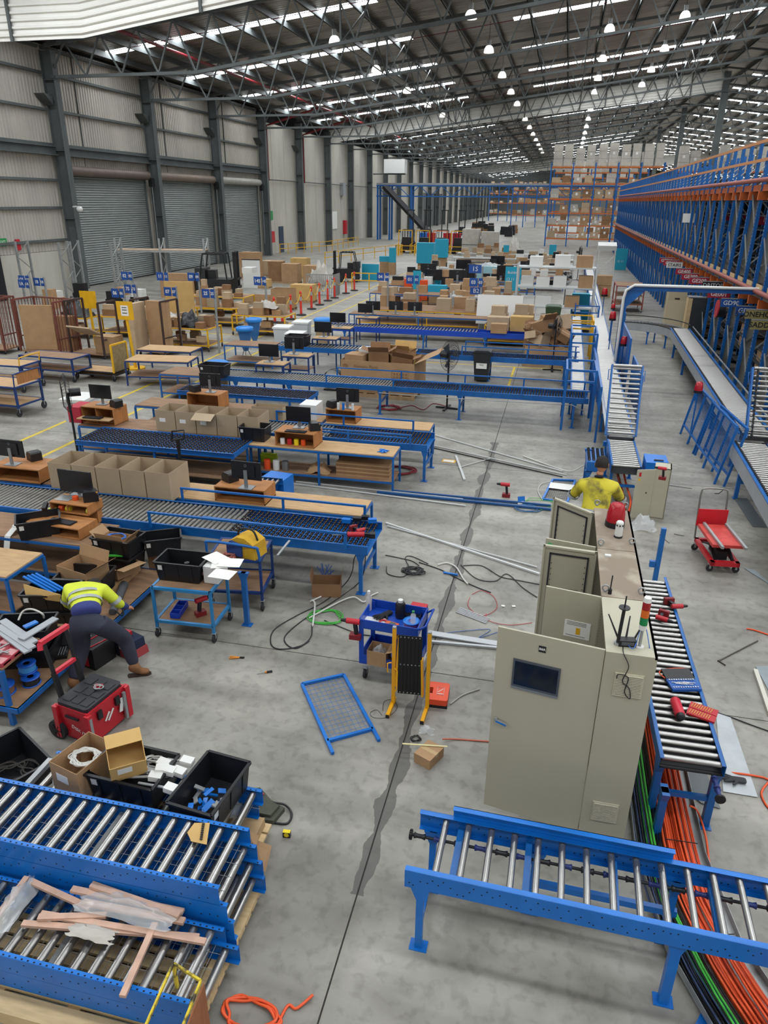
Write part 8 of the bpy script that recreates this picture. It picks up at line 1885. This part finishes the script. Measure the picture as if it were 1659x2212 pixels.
for i, (x, y, n, l) in enumerate(((-26.5, 41.5, 3, 'in front of the nearest shutter'), (-29.3, 36.3, 2, 'by the exit door'), (-27.0, 37.6, 2, 'left of the nearest shutter'))):
    t = T('pallet_racking', 'grey bare pallet racking %s' % l, 'racking', (x, y, 0), R(12) if i == 0 else 0, 'grey bare racking'); L = 2.7
    for a in range(n):
        for d_ in (0, 1.0): B().box(a*L-.05, d_-.05, 0, a*L+.05, d_+.05, 3.2).build('upright', GALV, t)
        b = B(); [b.bar((a*L, 0 if k % 2 else 1.0, .3+.7*k), (a*L, 1.0 if k % 2 else 0, 1.0+.7*k), .04, .04) for k in range(4)]; b.build('bracing', GALV, t)
    if i == 0:
        for z in (2.4,): B().box(0, -.03, z, L*(n-1), .03, z+.12).build('beam', GALV, t); B().box(0, .97, z, L*(n-1), 1.03, z+.12).build('beam', GALV, t); B().box(0, 0, z+.12, L*(n-1), 1.0, z+.16).build('shelf_board', CARD4, t)
goods('on the floor near the shutters', 12, -27, -20.5, 34, 37.5, .0, (BLACK, WHITE, CARD), .5, .9, .5)
# exit door, signs and fittings on the walls
def wallbox(nm, lab, cat, y, z, w_, h_, m, d=.06, txt=None, x=WX+.08):
    t = T(nm, lab, cat, (x, y, z)); B().box(0, -w_/2, 0, d, w_/2, h_).build('panel', m, t)
    if txt: text(txt, h_*.6, WHITE, t, (d+.006, 0, h_/2), (PI/2, 0, PI/2), 'lettering', .002)
    return t
wallbox('door_panel', 'black exit door in the left wall', 'door', 35.9, 0, 1.3, 2.6, mat('door_black', '#14171c', .5)); wallbox('exit_sign', 'green exit sign above the black exit door', 'exit sign', 36.9, 2.9, .7, .4, GREEN, .1, 'EXIT'); wallbox('fire_sign', 'red fire notice beside the exit sign', 'sign', 38.2, 2.6, .35, .6, REDP)
wallbox('door_panel', 'dark blue door in the first tall concrete panel', 'door', 80.6, 0, 1.3, 2.7, mat('door_navy', '#26384e', .5)); wallbox('hose_reel', 'red fire hose reel left of the dark blue door', 'hose reel', 77.2, 1.2, 1.0, 1.1, REDP, .4); wallbox('exit_sign', 'green notice above the hose reel', 'sign', 77.9, 3.4, .8, .9, GREEN); wallbox('fire_extinguisher', 'red fire extinguisher on the third tall concrete panel', 'fire extinguisher', 105.5, 1.0, .8, 1.8, REDP, .4); wallbox('notice_board', 'white notice board with red marks near the extinguisher', 'notice', 101, 1.8, 2.2, 2.2, PAPER); wallbox('switch_cabinet', 'grey switch box high on the concrete wall', 'electrical box', 104.5, 6.0, 1.2, 1.6, GREYRAIL, .5)
t = T('air_unit', 'white air handling box on brackets above the blue gantry', 'air unit', (-26.0, 117, 9.2)); B().box(-1.6, 0, 0, 1.6, 2, 1.9).build('casing', WHITE, t); B().box(-3.4, .5, -.2, 1.6, .7, -.02).build('bracket', GREYBEAM, t)
t = T('wall_camera', 'white dome camera on a bracket on the nearest column', 'camera', (-29.75, 42.6, 4.9)); B().cyl((0, 0, 0), (.5, -.1, 0), .05, 8).build('arm', WHITE, t); B().lathe([(.001,-.3),(.16,-.25),(.2,-.1),(.12,.02),(.001,.04)], (.5, -.1, 0), 14).build('dome', WHITE, t)
# blue gantry with inclined conveyor
t = T('gantry', 'blue lattice gantry with an inclined black conveyor crossing to the orange racks', 'gantry', (0, 0, 0)); Y = 112
b = B()
for z in (6.0, 7.4):
    for y in (Y, Y+1.6): b.bar((-27.5, y, z), (8, y, z), .16, .16)
b.build('chord', BLUE, t); b = B()
for i in range(22): x = -27.5+1.6*i; b.bar((x, Y, 6.0 if i % 2 else 7.4), (x+1.6, Y, 7.4 if i % 2 else 6.0), .1, .1)
b.build('lattice', BLUE, t)
for x in (-27.3, -25.5, -22.3): 
    for y in (Y, Y+1.6): B().box(x-.12, y-.12, 0, x+.12, y+.12, 7.4).build('tower_post', BLUE, t)
B().bar((-26, Y-.6, 7.2), (-18.0, Y-6, .8), 1.1, .4).build('incline_belt', BLACKM, t); B().box(-27.5, Y, 7.5, 8, Y+1.6, 7.75).build('trunking', GREYRAIL, t)

# ================================================================ RACKING
def rack(lab, x0, y, bays, levels, W=2.75, D=1.1, loads='', grp='orange and blue pallet racking', top=0, seed=1, frame=BLUE):
    t = T('pallet_racking', lab, 'racking', (x0, y, 0), 0, grp); rr = random.Random(seed); H_ = levels[-1]+.5
    for i in range(bays+1):
        for d_ in (0, D): B().box(i*W-.07, d_-.06, 0, i*W+.07, d_+.06, H_).build('upright', frame, t)
        b = B(); [b.bar((i*W, 0 if k % 2 else D, .4+1.2*k), (i*W, D if k % 2 else 0, 1.6+1.2*k), .05, .05) for k in range(int(H_/1.2)-1)]; b.build('bracing', frame, t)
    for i in range(bays):
        for z in levels:
            for d_ in (-.02, D-.0): B().box(i*W+.07, d_-.03, z-.12, (i+1)*W-.07, d_+.05, z).build('beam', ORANGE, t)
            if loads:
                for k in range(2):
                    if rr.random() < .1: continue
                    gap = (levels+[H_+3])[levels.index(z)+1]-z-.35; hh = min(gap, rr.uniform(.4, 1.15)); cx = x0+i*W+.72+1.28*k; wd = rr.uniform(.9, 1.1)
                    if z == levels[-1]: hh = rr.uniform(2.0, 2.7) if top else hh
                    m_ = rr.choice((CARD, CARDDK, CARD4, FILMW, CARD2)) if z != levels[-1] or not top else FILMW
                    q = T('loaded_pallet', '%s load, %s bay, %s level, %s' % ({FILMW: 'wrapped'}.get(m_, cname(m_)), ORD[i+1]+(' left', ' right')[k], ORD[levels.index(z)+1], loads), 'pallet load', (cx, y+D/2, z), 0, 'pallet loads '+loads)
                    if rr.random() < .28 and not (z == levels[-1] and top):
                        q['label'] = 'empty pallets, %s bay, %s level, %s' % (ORD[i+1]+(' left', ' right')[k], ORD[levels.index(z)+1], loads)
                        for a in range(max(2, int(hh/.14))): B().box(-.55, -.5, .14*a, .55, .5, .14*a+.03).build('pallet', PALLETW, q); B().box(-.55, -.5, .14*a+.03, -.45, .5, .14*a+.12).build('bearer', PALLETW, q) if a % 2 == 0 else None; B().box(.45, -.5, .14*a+.03, .55, .5, .14*a+.12).build('bearer', PALLETW, q) if a % 2 == 0 else None
                        continue
                    B().box(-.58, -.52, 0, .58, .52, .12).build('pallet', PALLETW, q); n_ = 1 if hh < 1 else (3 if hh > 1.9 else 2)
                    for a in range(n_): B().box(-wd/2, -.5, .122+a*hh/n_, wd/2, .5, .122+(a+1)*hh/n_-.02).build('layer', m_, q)
                    if rr.random() < .5: B().box(-.14, -.506, hh*.55, .12, -.501, hh*.55+.28).build('label_sheet', PAPER, q)
    return t
rack('orange and blue racking facing the camera across the end of the middle aisle', -2.55, 104, 5, [1.0, 2.6, 4.1, 5.8, 7.6, 9.5], 2.75, 1.2, 'in the rack facing the camera', top=1, seed=3)
for i, y in enumerate((124, 150)): rack('orange and blue racking %s behind the camera-facing rack' % ('directly', 'farther')[i], -2.55, y, 5, [[1.0, 2.6, 4.1, 5.8, 7.6, 9.5], [5.8, 7.6, 9.5]][i], 2.75, 1.2, 'in the rack behind, %s row' % ('second', 'third')[i], top=1, seed=7+i)
rack('distant orange racking at the end of the hall', -23, 235, 8, [2.2, 5.0, 7.5, 10], 2.75, 1.2, 'in the distant racking', seed=11)
rack('distant orange racking nearer the aisle', -12.5, 180, 3, [2.6, 5.2, 7.8], 2.75, 1.2, 'in the racking beyond the reach trucks', seed=12)
rack('tall racking of wrapped pallets behind the blue mezzanine', 11.9, 99, 1, [8.8], 2.75, 1.2, 'above the blue mezzanine, first part', top=1, seed=13); rack('tall racking right of the grey column', 16.3, 99, 3, [8.8], 2.75, 1.2, 'above the blue mezzanine', top=1, seed=14)
goods('beyond the reach trucks', 30, -19, -8, 130, 150, .0, (BLACK, BLACK, CARDDK), 1.0, 1.6, 1.0, 'dark stacks beyond the reach trucks', 'crate')
# ---- blue mezzanine shelving on the right
MX = 5.72
t = T('mezzanine_racking', 'long blue mezzanine racking running down the right side with red pipes along it', 'racking', (0, 0, 0))
ms = B().box(-.05, -.05, 0, .05, .05, 7.15).mesh('upright', BLUE); b = B()
for k in range(64): b.box(-.0545, -.022, .3+.105*k, -.0505, -.008, .33+.105*k); b.box(-.0545, .008, .3+.105*k, -.0505, .022, .33+.105*k)
holes = b.mesh('punched_holes', DARK)
ys_ = []; y = 18.2; k = 0
while y < 96: ys_.append(y); y += 1.27 if k % 2 == 0 else 1.33; k += 1
for i, y in enumerate(ys_):
    for dx in (0, 1.1):
        o = bpy.data.objects.new('upright', ms); COL.objects.link(o); o.parent = t; o.location = (MX+dx, y, 0)
        if y < 40 and dx == 0: h_ = bpy.data.objects.new('punched_holes', holes); COL.objects.link(h_); h_.parent = o; h_['kind'] = 'stuff'
    b = B(); [b.bar((MX, y, .3+1.1*k2) if k2 % 2 else (MX+1.1, y, .3+1.1*k2), (MX+1.1, y, 1.4+1.1*k2) if k2 % 2 else (MX, y, 1.4+1.1*k2), .035, .035) for k2 in range(6)]
    b.build('bracing', GALV, t)
    if i % 2 == 0 and i+1 < len(ys_):
        y1 = ys_[i+1]; b = B(); [b.bar((MX, y, z), (MX, y1, z+1.1), .035, .035) for z in (.5, 3.4, 4.6)]; b.build('face_brace', GALV, t)
        # closed shelf bay behind the frames
        b = B()
        for z in [.1+.42*q for q in range(6)]+[3.35+.42*q for q in range(6)]: b.box(MX+.3, y+.08, z, MX+3.4, y1-.08, z+.03)
        b.build('shelves', mat('shelf_shade_grey', '#3f4246', .6), t, 'stuff'); B().box(MX+3.4, y, 0, MX+3.45, y1, 6.0).build('back_panel', DARK, t)  # bay shade put into the dark shelf grey and the near-black back sheet
        B().box(MX+.06, y1+.1, .02, MX+.32, y1+.13, 2.5).build('end_panel', mat('panel_offwhite', '#a9a79f', .7), t); B().box(MX+.06, y1+.1, 3.2, MX+.32, y1+.13, 5.6).build('end_panel', mat('panel_offwhite', '#a9a79f', .7), t)
for z, x0 in ((3.05, 0), (6.05, 0)): B().cyl((MX-.13, 18, z), (MX-.13, 96, z), .07, 10).build('kerb_pipe', mat('faded_red_pipe', '#9c5347', .55, 0, .1, 2), t)
B().box(MX-.02, 18, 2.85, MX+5.9, 96, 2.98).build('deck', mat('deck_board', '#6a5b4c', .8), t); B().box(MX+.1, 18, 5.75, MX+5.9, 96, 5.95).build('deck', mat('deck_board', '#6a5b4c', .8), t); B().box(MX-.02, 18, 5.75, MX+.08, 96, 5.93).build('edge_beam', ORANGE, t)
for z in (6.62, 7.15): B().bar((MX-.08, 18, z), (MX-.08, 96, z), .04, .09).build('hand_rail', mat('orange_rail', '#c98a5c', .6), t)
b = B()
for y in ys_[::1]: b.box(MX-.04, y+.2, 3.0, MX-.02, y+.9, 3.22)
b.build('toe_board', PINE, t, 'stuff'); b = B()
for y in ys_: b.box(MX-.1, y-.06, 2.6, MX+.3, y+.06, 2.85); b.box(MX-.1, y-.06, 5.5, MX+.3, y+.06, 5.75)
b.build('beam_bracket', ORANGE, t, 'stuff')
B().box(MX+6, 18, 0, MX+6.1, 96, 7).build('rear_shade_sheet', DARK, t)  # near-black sheet added to keep the depth of the bays dark
for i in range(16): y = ys_[2*(i % 9)]+.1; tag(B().cbox((MX+.75, y+.6, .285 + .42*(i % 5)), (.7, .6, .28)).build('carton', CARD), 'brown carton on the mezzanine shelves, in the %s bay from the camera' % ORD[i+1], 'box', 'cartons in the mezzanine bays')
SR = mat('sign_red', '#a02338', .5); SY = mat('brass_plate', '#8c8352', .5)
def msign(txt, y, z, m, lab, x=MX-.35, w_=.72, h_=.24, tm=WHITE):
    t = T('aisle_sign', lab, 'sign', (x, y, z), 0, 'aisle signs on the mezzanine'); B().box(-w_/2, 0, -h_/2, w_/2, .02, h_/2).build('board', m, t); B().bar((w_/2, .01, h_/2+.02), (-w_/2, .01, h_/2+.02), .03, .03).build('hanger', GALV, t)
    B().bar((0, .01, h_/2), (.4, .1, h_/2+.0), .02, .02).build('arm', GALV, t)
    text(txt, h_*.82, tm, t, (0, -.004, 0), (PI/2, 0, 0), 'sign_lettering', .002, bold=.003)
for i, (tx, p, m_, tm) in enumerate((('SADDLES', (5.55, 21.93, 2.347), SY, BLACK), ('STONEHOUSE', (5.5, 22.523, 2.547), SY, BLACK), ('GD800', (5.6, 24.225, 2.428), mat('sign_blue2', '#1a4f9c', .5), WHITE), ('GD900', (5.5, 26.028, 2.434), mat('sign_blue2', '#1a4f9c', .5), WHITE), ('GE001', (5.4, 27.924, 2.495), SR, WHITE), ('DRITOP', (5.4, 29.258, 2.656), DARK, GSH), ('GE200', (5.3, 31.637, 2.59), SR, WHITE), ('GE300', (5.3, 33.758, 2.559), SR, WHITE), ('GE400', (5.3, 35.702, 2.602), SR, WHITE), ('STAIRS', (5.2, 38.274, 2.681), WHITE, BLACK), ('GE600', (5.2, 39.502, 2.697), SR, WHITE), ('GE700', (5.2, 41.339, 2.678), SR, WHITE))):
    msign(tx, p[1], max(1.9, p[2]), m_, 'aisle sign reading %s hanging from the mezzanine' % tx, x=p[0], tm=tm)
t = T('exit_sign', 'green EXIT sign hanging inside the mezzanine upper level', 'exit sign', (6.6, 40.5, 5.15)); B().box(-.4, 0, -.15, .4, .05, .15).build('board', GREEN, t); text('EXIT', .24, WHITE, t, (0, -.005, 0), (PI/2, 0, 0), 'sign_lettering', .003); B().bar((0, .02, .15), (0, .02, .6), .02, .02).build('hanger', GALV, t)
for i, (tx, y) in enumerate((('ME', 26.5), ('ME100', 28.8), ('500', 35.5))):
    t = T('level_sign', 'dark red sign reading %s on the mezzanine upper level' % tx, 'sign', (6.9, y, 4.9)); B().box(-.5, 0, -.17, .5, .03, .17).build('board', SR, t); text(tx, .26, WHITE, t, (0, -.005, 0), (PI/2, 0, 0), 'sign_lettering', .003); B().bar((0, .02, .17), (0, .02, .85), .02, .02).build('hanger', GALV, t)
paper('white notice stuck on the upper level of the mezzanine', (5.6, 39.0, 4.75), .1, .55, .4, tilt=1.4)
# things in the right aisle
t = T('locker', 'tall beige metal locker beside the mezzanine', 'locker', (4.95, 34.3, 0)); B().box(-.38, -.3, 0, .38, .3, 1.95).build('body', mat('locker_beige', '#b9ab8c', .6), t); B().box(-.36, -.305, .05, .36, -.3, 1.55).build('door', mat('locker_beige2', '#c2b497', .6), t); B().box(-.1, -.31, 1.6, .1, -.305, 1.66).build('handle', BLACKM, t)
t = T('cupboard', 'tall dark cupboard with a timber side at the mezzanine', 'cupboard', (5.4, 32.4, 0)); t.scale = (.8, .8, 1); B().box(-.15, -.3, 0, .5, .3, 1.9).build('body', mat('cupboard_dark', '#2c3035', .6), t); B().box(-.36, -.29, 0, -.152, .29, 1.87).build('timber_side', PINE, t); B().box(-.36, -.3, 1.9, .5, .3, 1.93).build('top', GREYRAIL, t)
t = shelf_trolley('rust-red three-deck trolley with a sheet-covered top in the right aisle', (2.95, 41.6, 0), 0, 1.4, 2.2, 1.35, mat('rust_red_frame', '#8a3a32', .6), PLYDK, .4, post=.06); B().box(.05, .05, .82, 1.35, 2.1, .85).build('middle_deck', PLYDK, t)
for i in range(2): carton('%s wide brown carton in the stack beside the main line' % ('lower', 'upper')[i], (2.55, 48.5, .125+.58*i), (1.05, .8, .56), 0, CARD, tape=False)
pallet('pallet under the two wide cartons beside the main line', (2.55, 48.5, 0), 0, 1.05, .8)
t = T('hose_reel', 'red and black hose reel hanging inside the nearer mezzanine bays', 'hose reel', (5.4, 27.6, 2.05)); B().cyl((-.06, 0, 0), (-.02, 0, 0), .3, 20).build('red_disc', REDP, t); B().cyl((-.02, 0, 0), (.2, 0, 0), .28, 20).build('hose', BLACK, t)
# leaning mesh panels at the right-hand line
t = T('mesh_guard', 'blue wire-mesh guard panels leaning along the right-hand roller line', 'guard panel', (0, 0, 0))
for i, (q0, q1) in enumerate((((3.35, 18.9), (3.45, 17.2)), ((3.42, 17.3), (3.55, 15.3)), ((3.55, 17.0), (3.72, 15.2)))):
    a = Vector((*q0, 0)); c = Vector((*q1, 0)); H2 = 1.25; lean = Vector((.22, 0, 0)); b = B()
    for p in (a, a.lerp(c, .5), c): b.bar(p, p+lean+Vector((0, 0, H2)), .045, .045)
    b.bar(a+lean+Vector((0,0,H2)), c+lean+Vector((0,0,H2)), .045, .045); b.bar(a+lean*.2+Vector((0,0,.25)), c+lean*.2+Vector((0,0,.25)), .04, .04); b.build('panel_frame', BLUE, t)
    b = B()
    for k in range(1, 30): b.cyl(a.lerp(c, k/30)+lean*.2+Vector((0,0,.25)), a.lerp(c, k/30)+lean+Vector((0,0,H2)), .003, 3, caps=False)
    for k in range(1, 16): z = .25+(H2-.25)*k/16; b.cyl(a+lean*(z/H2)+Vector((0,0,z)), c+lean*(z/H2)+Vector((0,0,z)), .003, 3, caps=False)
    b.build('wire_mesh', BLUE, t, 'stuff')
# white-framed stands and small white roller lanes at the far end of the main line
t = T('white_rig', 'white tubular rig with a raised basket at the far end of the main line', 'rig', (2.6, 62.0, 0)); t.scale = (.7, .7, .7); b = B()
for p, q in (((0,0,0),(.2,0,3.2)), ((2,0,0),(1.9,0,3.0)), ((0,1.5,0),(.2,1.5,3.2)), ((2,1.5,0),(1.9,1.5,3.0)), ((.2,0,3.2),(1.9,0,3.0)), ((0,0,.3),(2,0,2.4))): b.bar(p, q, .1, .1)
b.build('frame', WHITE, t); B().cbox((1, .7, 3.2), (2.0, 1.6, .5), 0, .2).build('basket', WHITE, t)
